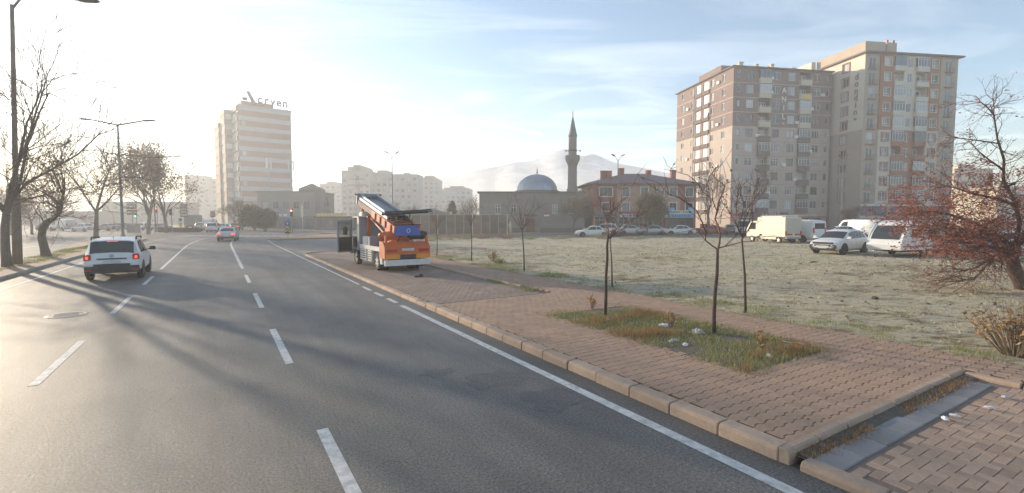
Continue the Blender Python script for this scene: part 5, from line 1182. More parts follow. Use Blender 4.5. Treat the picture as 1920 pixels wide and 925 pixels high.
# ladder: three telescoping sections from the tail up over the cab
y0_, z0_, y1_, z1_ = -.05, 1.78, 5.75, 3.16; ld = Vector((0, y1_ - y0_, z1_ - z0_)); LL = ld.length; ang = atan2(ld.z, ld.y)
LAD = bpy.data.objects.new('ladder', None); COL.objects.link(LAD); LAD.parent = LT; LAD.location = (0, y0_, z0_); LAD.rotation_euler = (ang, 0, 0)
for s in (1, -1):
    MB().box(s * .56 - .05, s * .56 + .05, 0, 3.3, -.10, .26).build('lower_rail', O_or, LAD); MB().box(s * .50 - .04, s * .50 + .04, 1.2, LL, .27, .42).build('middle_rail', O_al, LAD); MB().box(s * .42 - .03, s * .42 + .03, 1.9, LL + .1, .43, .54).build('upper_rail', O_al, LAD)
    MB().box(s * .56 - .035, s * .56 + .035, 3.32, LL - .15, -.02, .26).build('rail_extension', plaster('rail_tan', (.50, .38, .30)), LAD)
    for k in range(4): MB().box(s * .635 - .02, s * .635 + .02, .35 + k * .75, .45 + k * .75, -.08, .24).build('clamp', C_red, LAD)
for k in range(17): MB().box(-.46, .46, .55 + k * .33, .63 + k * .33, .30, .35).build('rung', O_al if k > 5 else C_dark, LAD)
MB().box(-.40, .40, 1.6, LL - .1, .36, .39).build('ladder_tray', mat('tray_dark', (.07, .085, .10), .35, .4), LAD)
MB().box(-.62, .62, LL - .05, LL + .08, -.04, .56).build('head_bracket', O_gr, LAD); MB().tube([(-.72, LL + .05, .5), (.72, LL + .05, .5)], .05, 8).build('head_pulley', C_dark, LAD)
MB().xprism([(-.09, 1.62), (-.05, 1.62), (-.02, 2.06), (-.06, 2.06)], -.60, .60).build('tail_sign', O_bl, LT); MB().lathe([(.06, 0), (.10, 0), (.10, -.012), (.06, -.012)], 16, (.05, -.082, 1.84), 'y').build('tail_sign_mark', mat('sign_mark', (.35, .5, .7), .5), LT)
MB().box(-.66, .66, -.06, .0, 2.07, 2.12).build('tail_rail', C_dark, LT)
cp = MB(); cp.box(-1.05, 1.05, -.45, .45, 0, .05).tube([(-1.05, -.45, .07), (1.25, -.45, .07)], .03).tube([(-1.05, .45, .07), (1.25, .45, .07)], .03); c = cp.build('carriage_platform', C_dark, LT); c.location = (.35, 1.1, 2.62); c.rotation_euler = (.10, -.06, -.35)
MB().tube([(-.2, .9, 2.3), (.0, 1.0, 2.62)], .03).tube([(.45, .9, 2.2), (.6, 1.1, 2.62)], .03).tube([(.3, .4, 2.15), (.55, .7, 2.4)], .035).build('carriage_strut', mat('brass', (.35, .25, .08), .45, .5), LT)
for s in (-1, 1):
    MB().tube([(s * .3, .5, 1.5), (s * .36, .2, 1.35), (s * .3, .05, 1.55), (s * .25, .0, 1.75)], .018, 5).build('hydraulic_hose', C_dark, LT)
    MB().tube([(s * .3, 1.4, 1.45), (s * .3, 2.6, 2.25)], [.07, .07], 8).build('lift_cylinder', C_dark, LT); MB().tube([(s * .3, 2.55, 2.22), (s * .3, 3.3, 2.7)], .04, 8).build('cylinder_rod', O_al, LT)
    MB().box(s * .9 - .14, s * .9 + .14, .66, .68, .12, .5).build('mud_flap', C_dark, LT)
for k in range(5): MB().box(-1.035, -1.022, 1.9 + k * .36, 2.08 + k * .36, .93, 1.05).build('reflective_mark', C_red if k % 2 == 0 else O_wh, LT)
# ================================================================== TREES AND PLANTS
B_bark = mat('bark_grey', (.14, .115, .09), .95, var=.35, scale=9, bump=.8, bscale=18); B_bark2 = mat('bark_brown', (.10, .07, .055), .95, var=.35, scale=12, bump=.7, bscale=25); B_twig = mat('twig', (.13, .095, .075), .9, var=.2); B_twigred = mat('twig_red', (.16, .085, .06), .9, var=.2); B_twigpale = mat('twig_pale', (.22, .165, .115), .9, var=.2)
L_brown = ramp_mat('leaf_brown', [(0, (.16, .10, .055)), (.4, (.26, .17, .08)), (.75, (.22, .15, .08)), (1, (.34, .23, .10))], trans=.4)
L_red = ramp_mat('leaf_red', [(0, (.20, .06, .045)), (.35, (.40, .09, .055)), (.65, (.30, .115, .07)), (.85, (.50, .19, .10)), (1, (.20, .10, .07))], trans=.35)
L_dull = ramp_mat('leaf_dull', [(0, (.14, .11, .055)), (.5, (.19, .14, .07)), (1, (.13, .13, .055))], trans=.2)
L_ever = ramp_mat('leaf_evergreen', [(0, (.035, .05, .025)), (.5, (.06, .075, .035)), (1, (.085, .095, .045))], trans=.1)
L_few = ramp_mat('leaf_dead', [(0, (.05, .035, .025)), (1, (.10, .06, .04))])
class Tree:
    def __init__(s, seed): s.r = random.Random(seed); s.thick = MB(); s.thin = MB(); s.tips = []
    def branch(s, p, d, L, r, lev, maxlev, P):
        rr = s.r; nseg = 4 if lev < 2 else (3 if lev < maxlev else 2)
        pts, rad = [p.copy()], [r]; q = p.copy(); dd = d.normalized(); end = max(r * P.get('taper', .55), P.get('rmin', .006))
        for i in range(nseg):
            jit = P.get('wob', .22); dd = (dd + Vector((rr.gauss(0, jit), rr.gauss(0, jit), rr.gauss(0, jit) + P.get('up', .06))) * (.6 if lev == 0 else 1)).normalized()
            q = q + dd * (L / nseg); pts.append(q.copy()); rad.append(r + (end - r) * (i + 1) / nseg)
        (s.thick if lev <= P.get('thicklev', 1) else s.thin).tube(pts, rad, 7 if lev == 0 else (5 if lev <= 1 else (4 if lev == 2 else 3)), cap=lev == 0)
        if lev >= maxlev: s.tips.append((pts[-1], dd)); s.tips.append((pts[1], dd)); return
        n = P['n'][min(lev, len(P['n']) - 1)]
        for k in range(n):
            t = rr.uniform(P.get('from', .35), 1.0) if k < n - 1 else 1.0
            if lev == 0: t = rr.uniform(P.get('from0', .55), 1.0) if k < n - 1 else 1.0
            f = t * nseg; i = min(int(f), nseg - 1); b = pts[i].lerp(pts[i + 1], f - i); rb_ = rad[i] + (rad[i + 1] - rad[i]) * (f - i)
            base = (pts[i + 1] - pts[i]).normalized(); ax = base.orthogonal().normalized(); ax = Matrix.Rotation(rr.uniform(0, 2 * pi) if k else rr.uniform(0, 6.28), 3, base) @ ax
            a = rr.uniform(*P.get('ang', (.4, .95))) * (0.45 if k == n - 1 else 1)
            nd = (base * cos(a) + ax * sin(a)).normalized()
            s.branch(b, nd, L * rr.uniform(*P.get('len', (.55, .8))), max(rb_ * P.get('rf', .62), P.get('rmin', .006)), lev + 1, maxlev, P)
    def leaves(s, per, size, spread, m, frac=1.0):
        mb = MB(); rr = s.r
        for p, d in s.tips:
            if rr.random() > frac: continue
            for k in range(per):
                c = p + Vector((rr.gauss(0, spread), rr.gauss(0, spread), rr.gauss(0, spread))); z = size * rr.uniform(.6, 1.3)
                a = Vector((rr.gauss(0, 1), rr.gauss(0, 1), rr.gauss(0, 1))).normalized(); b = a.orthogonal().normalized()
                mb.add([c - a * z, c + b * z * .55, c + a * z, c - b * z * .55], [(0, 1, 2, 3)])
        return mb
def tree(label, loc, seed, H, r, maxlev, P, trunk=.33, lean=(0, 0), bark=None, twig=None, leaf=None, name='tree', group=None, cat='tree'):
    o = thing(name, label, cat, loc, 0, group); t = Tree(seed)
    t.branch(Vector((0, 0, -.05)), Vector((lean[0], lean[1], 1)), H * trunk, r, 0, maxlev, P)
    t.thick.build('trunk', bark or B_bark, o, True, 2.0); t.thin.build('crown', twig or B_twig, o)
    if leaf: lm, per, size, spread, frac = leaf; t.leaves(per, size, spread, lm, frac).build('leaves', lm, o)
    return o
PB = dict(n=[5, 5, 4, 4, 3], ang=(.35, .9), len=(.60, .85), wob=.13, rf=.6, up=.05)
gM = 'trees along the median'
def gz(px, py, z=.13): return at(px, py, z)
def traced(label, px, py, trunk, r0, limbs, seed, tw, L0, rmin, twig, lev=3, jy=.5, leaf=None, group=gM):
    b = gz(px, py); o = thing('tree', label, 'tree', b, 0, group); t = Tree(seed); rr = t.r; Y = b.y
    def P3(x, y, dy=0): q = atY(x, y, Y); return Vector((q.x, Y + dy, q.z)) - b
    tr = [Vector((0, 0, -.08))] + [P3(x, y) for x, y in trunk]; n = len(tr); t.thick.tube(tr, [r0 * 1.25] + [r0 + (r0 * .7 - r0) * i / (n - 2) for i in range(n - 1)], 9)
    for pts, r in limbs:
        dy = rr.uniform(-1, 1) * jy; q = [P3(x, y, dy * i) + Vector((rr.gauss(0, .03), 0, rr.gauss(0, .03))) * (1 if i else 0) for i, (x, y) in enumerate(pts)]
        t.thick.tube(q, [r + (max(.02, r * .25) - r) * i / (len(q) - 1) for i in range(len(q))], 6)
        for i in range(len(q) - 1):
            for k in range(tw):
                p = q[i].lerp(q[i + 1], rr.random()); ax = (q[i + 1] - q[i]).normalized(); d = (ax * .75 + Vector((rr.gauss(0, .5), rr.gauss(0, .5), rr.gauss(.12, .4)))).normalized()
                t.branch(p, d, L0 * rr.uniform(.6, 1.1), max(rmin * 1.6, r * .3), 6 - lev, 5, dict(n=[3] * 6, ang=(.3, .8), len=(.6, .85), wob=.13, rmin=rmin, rf=.6, up=.04, thicklev=0))
    t.thick.build('trunk', B_bark, o, True, 2.0); t.thin.build('crown', twig, o)
    if leaf: lm, per, size, spread, frac = leaf; t.leaves(per, size, spread, lm, frac).build('leaves', lm, o)
traced('large bare tree at the left edge beside the tall pole', 14, 500, [(10, 470), (9, 430), (12, 398), (18, 378)], .18, [([(16, 385), (30, 345), (36, 300), (40, 262), (46, 217), (56, 166), (62, 130)], .085), ([(18, 380), (34, 342), (66, 313), (97, 283), (122, 240), (142, 224)], .075), ([(36, 300), (50, 262), (66, 232), (91, 192), (105, 170)], .07), ([(12, 398), (-5, 370), (-20, 330), (-35, 280), (-45, 230)], .13), ([(10, 400), (2, 350), (-2, 300), (4, 250), (2, 200), (8, 150)], .11), ([(34, 342), (60, 345), (85, 335), (110, 320)], .06), ([(20, 375), (45, 372), (70, 362)], .05)], 5, 3, 2.1, .009, B_twig)
traced('crooked bare tree with a curved trunk on the median', 87, 481, [(83, 465), (78, 445), (80, 428), (88, 417), (97, 412)], .22, [([(97, 413), (108, 402), (117, 386), (120, 364), (112, 340), (104, 322)], .12), ([(95, 415), (112, 408), (128, 399), (142, 388), (158, 374)], .09), ([(84, 420), (82, 405), (80, 398)], .03), ([(117, 386), (100, 372), (82, 362), (66, 355), (55, 345)], .07), ([(120, 364), (132, 345), (140, 325), (138, 312)], .06), ([(112, 396), (95, 385), (75, 378), (60, 380)], .05), ([(104, 350), (90, 335), (78, 325)], .05)], 12, 4, 1.3, .009, B_twigpale, leaf=(L_brown, 1, .05, .1, .5))
traced('slim upright bare tree between the curved tree and the lamp post', 180, 452, [(180, 430), (181, 410), (181, 392)], .20, [([(181, 394), (182, 365), (184, 340), (186, 315), (183, 300)], .12), ([(180, 398), (166, 380), (152, 362), (140, 345), (132, 338)], .10), ([(182, 396), (200, 380), (212, 366), (222, 356), (232, 350)], .10), ([(183, 360), (172, 342), (164, 328), (160, 318)], .06), ([(184, 345), (196, 330), (204, 318)], .06)], 23, 4, 2.2, .014, B_twig)
tree('tree with sparse brown leaves beside the twin lamp post on the median', gz(278, 438), 31, 13, .3, 5, dict(PB, n=[6, 5, 4, 3, 2], rmin=.016, up=.12, ang=(.35, .85), from0=.3), .40, (.03, 0), leaf=(L_brown, 2, .16, .4, .8), group=gM)
tree('farther brown-leaved tree at the end of the median', gz(312, 436), 37, 12.5, .28, 5, dict(PB, n=[6, 5, 4, 3, 2], rmin=.016, up=.12, ang=(.35, .85), from0=.3), .40, (0, 0), leaf=(L_brown, 2, .16, .4, .8), group=gM)
tree('small bare tree behind the curved tree on the far roadside', at(60, 440), 41, 8, .2, 5, dict(PB, rmin=.012), .3, (0, 0), twig=B_twigpale, leaf=(L_brown, 1, .10, .2, .3))
tree('bare tree at the far left beyond the opposite carriageway', at(20, 441), 43, 9, .2, 5, dict(PB, rmin=.012), .3, (0, 0), twig=B_twigpale)
# trees by the mosque and shops
PW = dict(n=[6, 6, 5, 4, 3], ang=(.35, .85), len=(.58, .8), wob=.14, rf=.58, rmin=.010)
tree('broad bare tree with dense pale twigs in front of the mosque', at(1074, 439, .05), 51, 7.2, .20, 5, dict(PW, n=[7, 6, 5, 4, 3]), .30, (0, 0), twig=B_twigpale, leaf=(L_dull, 1, .06, .15, .25), group='street trees at the shops')
tree('brownish tree with dull leaves in front of the shops', at(1212, 443, .05), 57, 7.6, .16, 5, dict(PW, n=[6, 6, 4, 4, 3]), .30, (0, 0), twig=B_twig, leaf=(L_dull, 2, .10, .22, .9), group='street trees at the shops')
tree('second dull-leaved tree standing behind the brownish tree at the shops', at(1237, 439, .05), 58, 7.0, .15, 5, PW, .30, (0, 0), twig=B_twig, leaf=(L_dull, 2, .10, .22, .7), group='street trees at the shops')
tree('thick bare tree at the right end of the red house', at(1330, 440, .05), 63, 9.5, .26, 5, dict(PB, n=[4, 4, 4, 4, 3], rmin=.012, up=.10), .34, (0, 0), twig=B_twig, group='street trees at the shops')
tree('bare tree in front of the violet shop windows', at(1600, 437, .05), 66, 6.5, .14, 5, PW, .3, (0, 0), twig=B_twig, group='street trees at the shops')
tree('fine bare tree behind the minaret', at(1090, 432), 68, 10, .2, 5, dict(PB, rmin=.014), .3, (0, 0), twig=B_twigpale)
tree('round bare tree behind the fence right of the truck ladder', at(725, 434), 71, 7.5, .16, 5, dict(PW, n=[7, 6, 5, 4, 3]), .28, (0, 0), twig=B_twigpale)
tree('thin bare tree behind the middle of the fence', at(772, 434), 73, 6.0, .12, 5, PW, .3, (0, 0), twig=B_twigpale)
tree('bare tree at the corner of the mosque above the fence', at(884, 434), 75, 7.5, .15, 5, dict(PB, rmin=.012), .3, (0, 0), twig=B_twigpale)
tree('bare shrubby tree in front of the mosque window', at(938, 438), 77, 5.0, .12, 4, dict(PB, rmin=.012), .25, (0, 0), twig=B_twig)
def conifer(label, loc, H, seed, m=None):
    o = thing('conifer', label, 'tree', loc); rr = random.Random(seed); MB().tube([(0, 0, 0), (0, 0, H * .95)], [.14, .03], 6).build('trunk', B_bark, o); mb = MB()
    for k in range(520):
        t = rr.random() ** .8; z = H * (.15 + .83 * t); rad = (1 - t) * H * .33 * rr.uniform(.3, 1.1) + .1; a = rr.uniform(0, 2 * pi); c = Vector((rad * cos(a), rad * sin(a), z - rad * .15)); d = Vector((cos(a), sin(a), -.25 + rr.gauss(0, .2))).normalized(); w = d.orthogonal().normalized() * .16; L = rr.uniform(.3, .6)
        mb.add([c - w, c + d * L, c + w, c - d * L * .6], [(0, 1, 2, 3)])
    mb.build('crown', L_ever, o)
conifer('small dark conifer above the fence', at(848, 433), 5.8, 3)
tree('dark evergreen tree at the corner of the low commercial building', at(478, 433), 81, 7.5, .2, 4, dict(PW, n=[8, 6, 5, 4]), .22, (0, 0), leaf=(L_ever, 9, .22, .5, 1.0))
tree('smaller dark evergreen beside the tower base', at(497, 434), 82, 6.0, .2, 4, dict(PW, n=[7, 6, 5, 4]), .22, (0, 0), leaf=(L_ever, 8, .2, .45, 1.0))
tree('bare tree before the left face of the banded tower', at(440, 431), 83, 8, .18, 5, dict(PB, rmin=.016), .3, (0, 0), twig=B_twigpale)

# saplings: stems traced along their real course
def spath(base, pts, seed, jy=.12):
    rr = random.Random(seed); Y = base.y; out = []
    for i, (x, y) in enumerate(pts):
        q = atY(x, y, Y); out.append(Vector((q.x, Y + (rr.uniform(-jy, jy) * min(i, 3) / 2 if i else 0), q.z)) - base)
    return out
def sapling(label, px, py, z, trunk, limbs, seed, r0=.035, twigs=40, leafn=0, group='saplings'):
    b = at(px, py, z); o = thing('sapling', label, 'sapling', b, 0, group); rr = random.Random(seed)
    tr = spath(b, [(px, py)] + trunk, seed, .03); n = len(tr); MB().tube([Vector((0, 0, -.03))] + tr[1:], [r0 + (r0 * .62 - r0) * i / (n - 1) for i in range(n)], 8).build('trunk', B_bark2, o, True, 2)
    mb = MB(); nodes_ = []
    for j, (pts, ra, rb2) in enumerate(limbs):
        q = spath(b, pts, seed + j * 7 + 1, .28); q[0] = Vector((q[0].x, 0, q[0].z)); m = len(q)
        fine = []
        for i in range(m - 1):
            for t in (0, .5): fine.append(q[i].lerp(q[i + 1], t) + Vector((rr.gauss(0, .006), rr.gauss(0, .006), rr.gauss(0, .006))))
        fine.append(q[-1]); k = len(fine); mb.tube(fine, [ra + (rb2 - ra) * i / (k - 1) for i in range(k)], 5)
        nodes_ += [(fine[i], (fine[i] - fine[i - 1]).normalized(), ra + (rb2 - ra) * i / (k - 1)) for i in range(1, k)]
    tips = []
    for _ in range(twigs):
        p, d, r = rr.choice(nodes_); dd = (d * .6 + Vector((rr.gauss(0, .5), rr.gauss(0, .5), rr.gauss(.25, .45)))).normalized(); L = rr.uniform(.2, .7); p2 = p + dd * L * .5 + Vector((rr.gauss(0, .02), 0, rr.gauss(0, .02))); p3 = p2 + (dd + Vector((rr.gauss(0, .3), rr.gauss(0, .3), rr.gauss(.1, .3)))).normalized() * L * .5
        mb.tube([p, p2, p3], [max(.0055, r * .55), .005, .0035], 3); tips += [p2, p3]
    mb.build('crown', B_twigred, o)
    if leafn:
        lb = MB()
        for _ in range(leafn):
            c = rr.choice(tips); a = Vector((rr.gauss(0, 1), rr.gauss(0, 1), rr.gauss(0, 1))).normalized() * .035; w = a.orthogonal() * .6; lb.add([c - a, c + w, c + a, c - w], [(0, 1, 2, 3)])
        lb.build('leaves', L_few, o)
    return o
gS = 'saplings in the planting bed'; gR = 'saplings along the lot edge'
sapling('forked bare sapling at the far end of the planting bed', 1135, 592, .125, [(1136, 550), (1136, 520), (1138, 485), (1138, 462), (1141, 440)],
    [([(1141, 441), (1140, 415), (1143, 402), (1150, 393), (1160, 382), (1168, 366), (1174, 354), (1188, 346), (1204, 338)], .019, .005), ([(1140, 447), (1155, 437), (1170, 425), (1183, 419), (1191, 408), (1190, 396)], .017, .005), ([(1178, 421), (1170, 405), (1160, 398)], .010, .004), ([(1140, 430), (1136, 405), (1128, 385), (1122, 370)], .010, .004), ([(1168, 424), (1195, 420), (1215, 424)], .009, .003), ([(1141, 415), (1148, 400), (1146, 380)], .009, .003)], 201, .042, 60, group=gS)
sapling('taller bare sapling with a bent top near the end of the planting bed', 1339, 626, .125, [(1339, 590), (1341, 550), (1344, 515), (1344, 490), (1346, 466)],
    [([(1346, 468), (1347, 440), (1349, 410), (1351, 380), (1350, 350), (1348, 330), (1345, 313)], .021, .008), ([(1345, 313), (1338, 318), (1334, 330), (1332, 345), (1326, 355), (1320, 372)], .010, .005), ([(1343, 467), (1328, 452), (1318, 436), (1308, 415), (1298, 396), (1285, 382), (1268, 372), (1250, 365), (1236, 361)], .016, .005), ([(1347, 466), (1365, 458), (1385, 453), (1405, 450), (1420, 447)], .013, .005), ([(1347, 400), (1340, 375), (1330, 360), (1316, 340), (1300, 325), (1280, 318), (1262, 318), (1255, 313)], .010, .004), ([(1350, 420), (1356, 400), (1354, 380)], .008, .004), ([(1350, 350), (1358, 345), (1372, 338)], .007, .003), ([(1348, 440), (1340, 420), (1335, 400)], .007, .003)], 202, .045, 60, 24, group=gS)
def vase(label, px, py, z, fork, top, half, seed, r0=.028, leafn=0, dens=60):
    rr = random.Random(seed); limbs = []
    for k in range(6):
        a = (k - 2.5) / 2.5; limbs.append(([(fork[0], fork[1]), (fork[0] + a * half * .35, fork[1] + (top - fork[1]) * .3), (fork[0] + a * half * .75 + rr.uniform(-3, 3), fork[1] + (top - fork[1]) * .65), (fork[0] + a * half + rr.uniform(-4, 4), top + abs(a) * 12 + rr.uniform(-4, 6))], r0 * .4, .004))
    sapling(label, px, py, z, [((px + fork[0]) / 2 + 1, (py + fork[1]) / 2), fork], limbs, seed, r0, dens, leafn, group=gR)
vase('vase-shaped bare sapling on the lot edge right of the bent sapling', 1398, 588, .1, (1392, 448), 352, 42, 303, .036, 14, 95)
vase('thin bare sapling on the lot edge just behind the forked sapling', 1148, 540, .1, (1144, 450), 400, 22, 304, .03, 0, 40)
vase('vase-shaped sapling on the lot edge in front of the mosque door', 983, 508, .1, (979, 433), 372, 34, 305, .034, 0, 95)
vase('thin sapling with a few dark leaves in front of the fence', 884, 490, .1, (883, 425), 372, 18, 306, .03, 6, 50)
vase('thin sapling with a few dark leaves nearest the truck', 819, 481, .1, (819, 432), 382, 18, 307, .03, 8, 50)

# red-leaved tree at the right edge: low spreading limbs towards the left
def redtree():
    b = at(1925, 545, .1); o = thing('crab_apple_tree', 'spreading tree with red-brown leaves and berries at the right edge', 'tree', b); t = Tree(404); rr = t.r; Y = b.y
    def P3(x, y, dy=0): q = atY(x, y, Y); return Vector((q.x, Y + dy, q.z)) - b
    trunk = [Vector((0, 0, -.05)), P3(1912, 525, .0), P3(1903, 505), P3(1897, 485), P3(1905, 462)]
    t.thick.tube(trunk, [.26, .2, .18, .17, .15], 9)
    limbs = [([(1900, 482), (1870, 470), (1840, 462), (1800, 455), (1760, 452), (1720, 448)], .07), ([(1900, 490), (1870, 478), (1845, 485), (1815, 500), (1790, 505), (1755, 500)], .05), ([(1902, 470), (1880, 440), (1850, 420), (1815, 402), (1785, 396), (1750, 405)], .08), ([(1904, 465), (1915, 420), (1905, 380), (1890, 340), (1880, 300), (1872, 260), (1868, 215), (1863, 195)], .07), ([(1898, 345), (1905, 350), (1930, 340)], .04), ([(1905, 385), (1880, 372), (1855, 362), (1830, 350), (1815, 345)], .05), ([(1905, 462), (1940, 420), (1975, 380), (2000, 340)], .08), ([(1868, 215), (1845, 200), (1830, 193)], .02), ([(1875, 270), (1850, 262), (1835, 255), (1815, 250)], .025), ([(1885, 320), (1850, 300), (1835, 285), (1822, 270)], .03), ([(1900, 480), (1860, 455), (1820, 440), (1790, 430), (1740, 428), (1700, 432)], .05), ([(1880, 475), (1840, 490), (1800, 520), (1770, 522)], .03), ([(1902, 465), (1870, 430), (1840, 440), (1800, 420), (1770, 425)], .045), ([(1863, 200), (1878, 185), (1888, 178)], .015)]
    for j, (pts, r) in enumerate(limbs):
        dy = rr.uniform(-1.4, 1.4); q = []
        for i, (x, y) in enumerate(pts): q.append(P3(x, y, dy * i / len(pts) + rr.gauss(0, .05)))
        t.thick.tube(q, [r + (.012 - r) * i / (len(q) - 1) for i in range(len(q))], 6)
        for i in range(len(q) - 1):
            for k in range(4 if pts[i][1] < 350 else 9):
                p = q[i].lerp(q[i + 1], rr.random()); d = ((q[i + 1] - q[i]).normalized() * .5 + Vector((rr.gauss(0, .6), rr.gauss(0, .7), rr.gauss(.0, .5)))).normalized()
                t.branch(p, d, rr.uniform(.45, 1.0) * (.6 if pts[i][1] < 330 else 1), .014, 3, 5, dict(n=[2, 2, 2, 3, 2], ang=(.3, .9), len=(.5, .8), wob=.2, rmin=.004, up=.0, thicklev=1))
    t.thick.build('trunk', B_bark2, o, True, 2.0); t.thin.build('crown', B_twigred, o)
    lm = MB()
    for p, d in t.tips:
        hi = p.z + b.z > 4.4
        if rr.random() < (.35 if hi else (.95 if p.z + b.z > 1.25 else .08)):
            for k in range(1 if hi else 4):
                c = p + Vector((rr.gauss(0, .08), rr.gauss(0, .08), rr.gauss(-.03, .07))); z = rr.uniform(.022, .055); a = Vector((rr.gauss(0, 1), rr.gauss(0, 1), rr.gauss(0, 1))).normalized(); w = a.orthogonal().normalized(); lm.add([c - a * z, c + w * z * .6, c + a * z, c - w * z * .6], [(0, 1, 2, 3)])
    lm.build('leaves', L_red, o)
redtree()

# ---- grasses: blades are real faces
G_bed = ramp_mat('grass_bed', [(0, (.15, .21, .04)), (.42, (.25, .30, .065)), (.60, (.36, .31, .12)), (.72, (.40, .29, .13)), (1, (.56, .53, .42))], trans=.3)
G_lot = ramp_mat('grass_frost', [(0, (.20, .18, .08)), (.3, (.36, .31, .16)), (.6, (.55, .48, .32)), (1, (.68, .64, .53))], trans=.25)
G_edge = ramp_mat('grass_edge', [(0, (.15, .20, .04)), (.45, (.24, .27, .065)), (.7, (.36, .33, .13)), (1, (.50, .46, .32))], trans=.3)
G_dry = ramp_mat('grass_dry', [(0, (.22, .12, .05)), (.5, (.36, .20, .085)), (1, (.46, .31, .15))], trans=.3)
def blades(name, pts, hgt, wid, m, seed, lean=.5, label=None, parent=None):
    rs = np.random.RandomState(seed); n = len(pts); P = np.array(pts, float); h = hgt[0] + (hgt[1] - hgt[0]) * rs.rand(n); a = rs.rand(n) * 2 * pi; w = wid * (.6 + .8 * rs.rand(n)); l = h * lean * rs.randn(n); b = rs.rand(n) * 2 * pi
    V = np.empty((n, 3, 3)); V[:, 0] = P; V[:, 1] = P; V[:, 2] = P
    V[:, 0, 0] -= w * np.cos(a); V[:, 0, 1] -= w * np.sin(a); V[:, 1, 0] += w * np.cos(a); V[:, 1, 1] += w * np.sin(a); V[:, 2, 0] += l * np.cos(b); V[:, 2, 1] += l * np.sin(b); V[:, 2, 2] += h; V[:, :2, 2] -= .01
    me = bpy.data.meshes.new(name); me.vertices.add(n * 3); me.vertices.foreach_set('co', V.ravel()); me.loops.add(n * 3); me.loops.foreach_set('vertex_index', np.arange(n * 3, dtype=np.int32)); me.polygons.add(n); me.polygons.foreach_set('loop_start', np.arange(0, n * 3, 3, dtype=np.int32)); me.update(calc_edges=True); me.materials.append(m)
    o = link(name, me, parent); o['kind'] = 'stuff'
    if label: o['label'] = label
    return o
rs = np.random.RandomState(5)
def clumped(n, u0, u1, v0, v1, zf, per=14, sp=.05, thr=None):
    out = []
    while len(out) < n:
        u, v = rs.uniform(u0, u1), rs.uniform(v0, v1)
        if thr is not None and noise.noise((u * .8, v * .8, 7)) < thr: continue
        k = rs.randint(per // 2, per + 1)
        for _ in range(k):
            uu, vv = u + rs.randn() * sp, v + rs.randn() * sp; p = UD * uu + VD * vv; out.append((p.x, p.y, zf(uu, vv)))
    return out
blades('bed_grass', clumped(21000, BED[0] - .10, BED[1] + .16, BED[2] - .12, BED[3] + .12, lambda u, v: .128, 16, .09, -.42), (.02, .08), .0045, G_bed, 1, .6, 'short green and brown grass in the planting bed')
blades('bed_dry_grass', clumped(4200, BED[0] - .05, BED[1], BED[2] - .12, BED[3], lambda u, v: .128, 40, .12, .18), (.05, .17), .004, G_dry, 2, .6, 'rust coloured dry weeds in the planting bed')
blades('edge_grass', clumped(14000, 1.0, 30, 10.78, 12.3, lotz, 26, .10, -.05), (.03, .12), .005, G_edge, 3, .6, 'green grass fringe along the pavement edge of the lot')
def ratio(u, v): return lotz(u, v)
blades('lot_grass', clumped(46000, -1, 30, 11.5, 30, lotz, 22, .13), (.02, .075), .008, G_lot, 4, .9, 'frosted short grass on the near part of the lot')
blades('lot_tufts', clumped(30000, -10, 45, 22, 62, lotz, 30, .25), (.02, .07), .02, G_lot, 6, .9, 'frosted tufts on the far part of the lot')
blades('gutter_weeds', clumped(2200, 2.37, 2.55, 5.0, 9.5, lambda u, v: .10, 18, .05, -.12), (.015, .06), .004, G_dry, 7, .7, 'weeds growing in the driveway gutter')
blades('bay_weeds', clumped(1500, 13.0, 16.2, 8.6, 9.15, lambda u, v: .11, 24, .09), (.03, .10), .005, G_edge, 8, .6, 'grass tufts at the end of the parking bay')
blades('kerb_weeds', clumped(900, 3, 12, 5.02, 5.10, lambda u, v: .13, 22, .05, .1), (.01, .03), .004, G_dry, 9, .9, 'thin dry weeds behind the kerb stones')
blades('median_grass', clumped(5000, 30, 60, -9.6, -8.3, lambda u, v: .13, 30, .2, 0), (.04, .14), .012, G_edge, 10, .6, 'grass around the median trees')
def fallen(name, n, u0, u1, v0, v1, zf, size, m, seed, label):
    rr = random.Random(seed); mb = MB()
    for _ in range(n):
        u, v = rr.uniform(u0, u1), rr.uniform(v0, v1); p = UD * u + VD * v; c = Vector((p.x, p.y, zf(u, v) + .008)); a = rr.uniform(0, 6.28); z = size * rr.uniform(.5, 1.3); A = Vector((cos(a), sin(a), rr.gauss(0, .25))) * z; B = Vector((-sin(a), cos(a), rr.gauss(0, .25))) * z * .6; mb.add([c - A, c + B, c + A + Vector((0, 0, z * .3)), c - B], [(0, 1, 2, 3)])
    o = mb.build(name, m); o['kind'] = 'stuff'; o['label'] = label
fallen('fallen_leaves', 900, BED[0] - .3, BED[1] + .4, BED[2] - .3, BED[3] + .3, lambda u, v: .135, .022, L_brown, 1, 'small brown fallen leaves around the planting bed')
fallen('pavement_leaves', 260, 2.8, 14, 5.2, 11.2, lambda u, v: .135, .02, L_brown, 2, 'a few brown leaves scattered on the pavement')
fallen('lot_clods', 4000, -5, 32, 11.6, 45, lotz, .06, ramp_mat('clod', [(0, (.10, .08, .05)), (1, (.22, .18, .11))]), 3, 'dark bits of earth and straw on the lot')
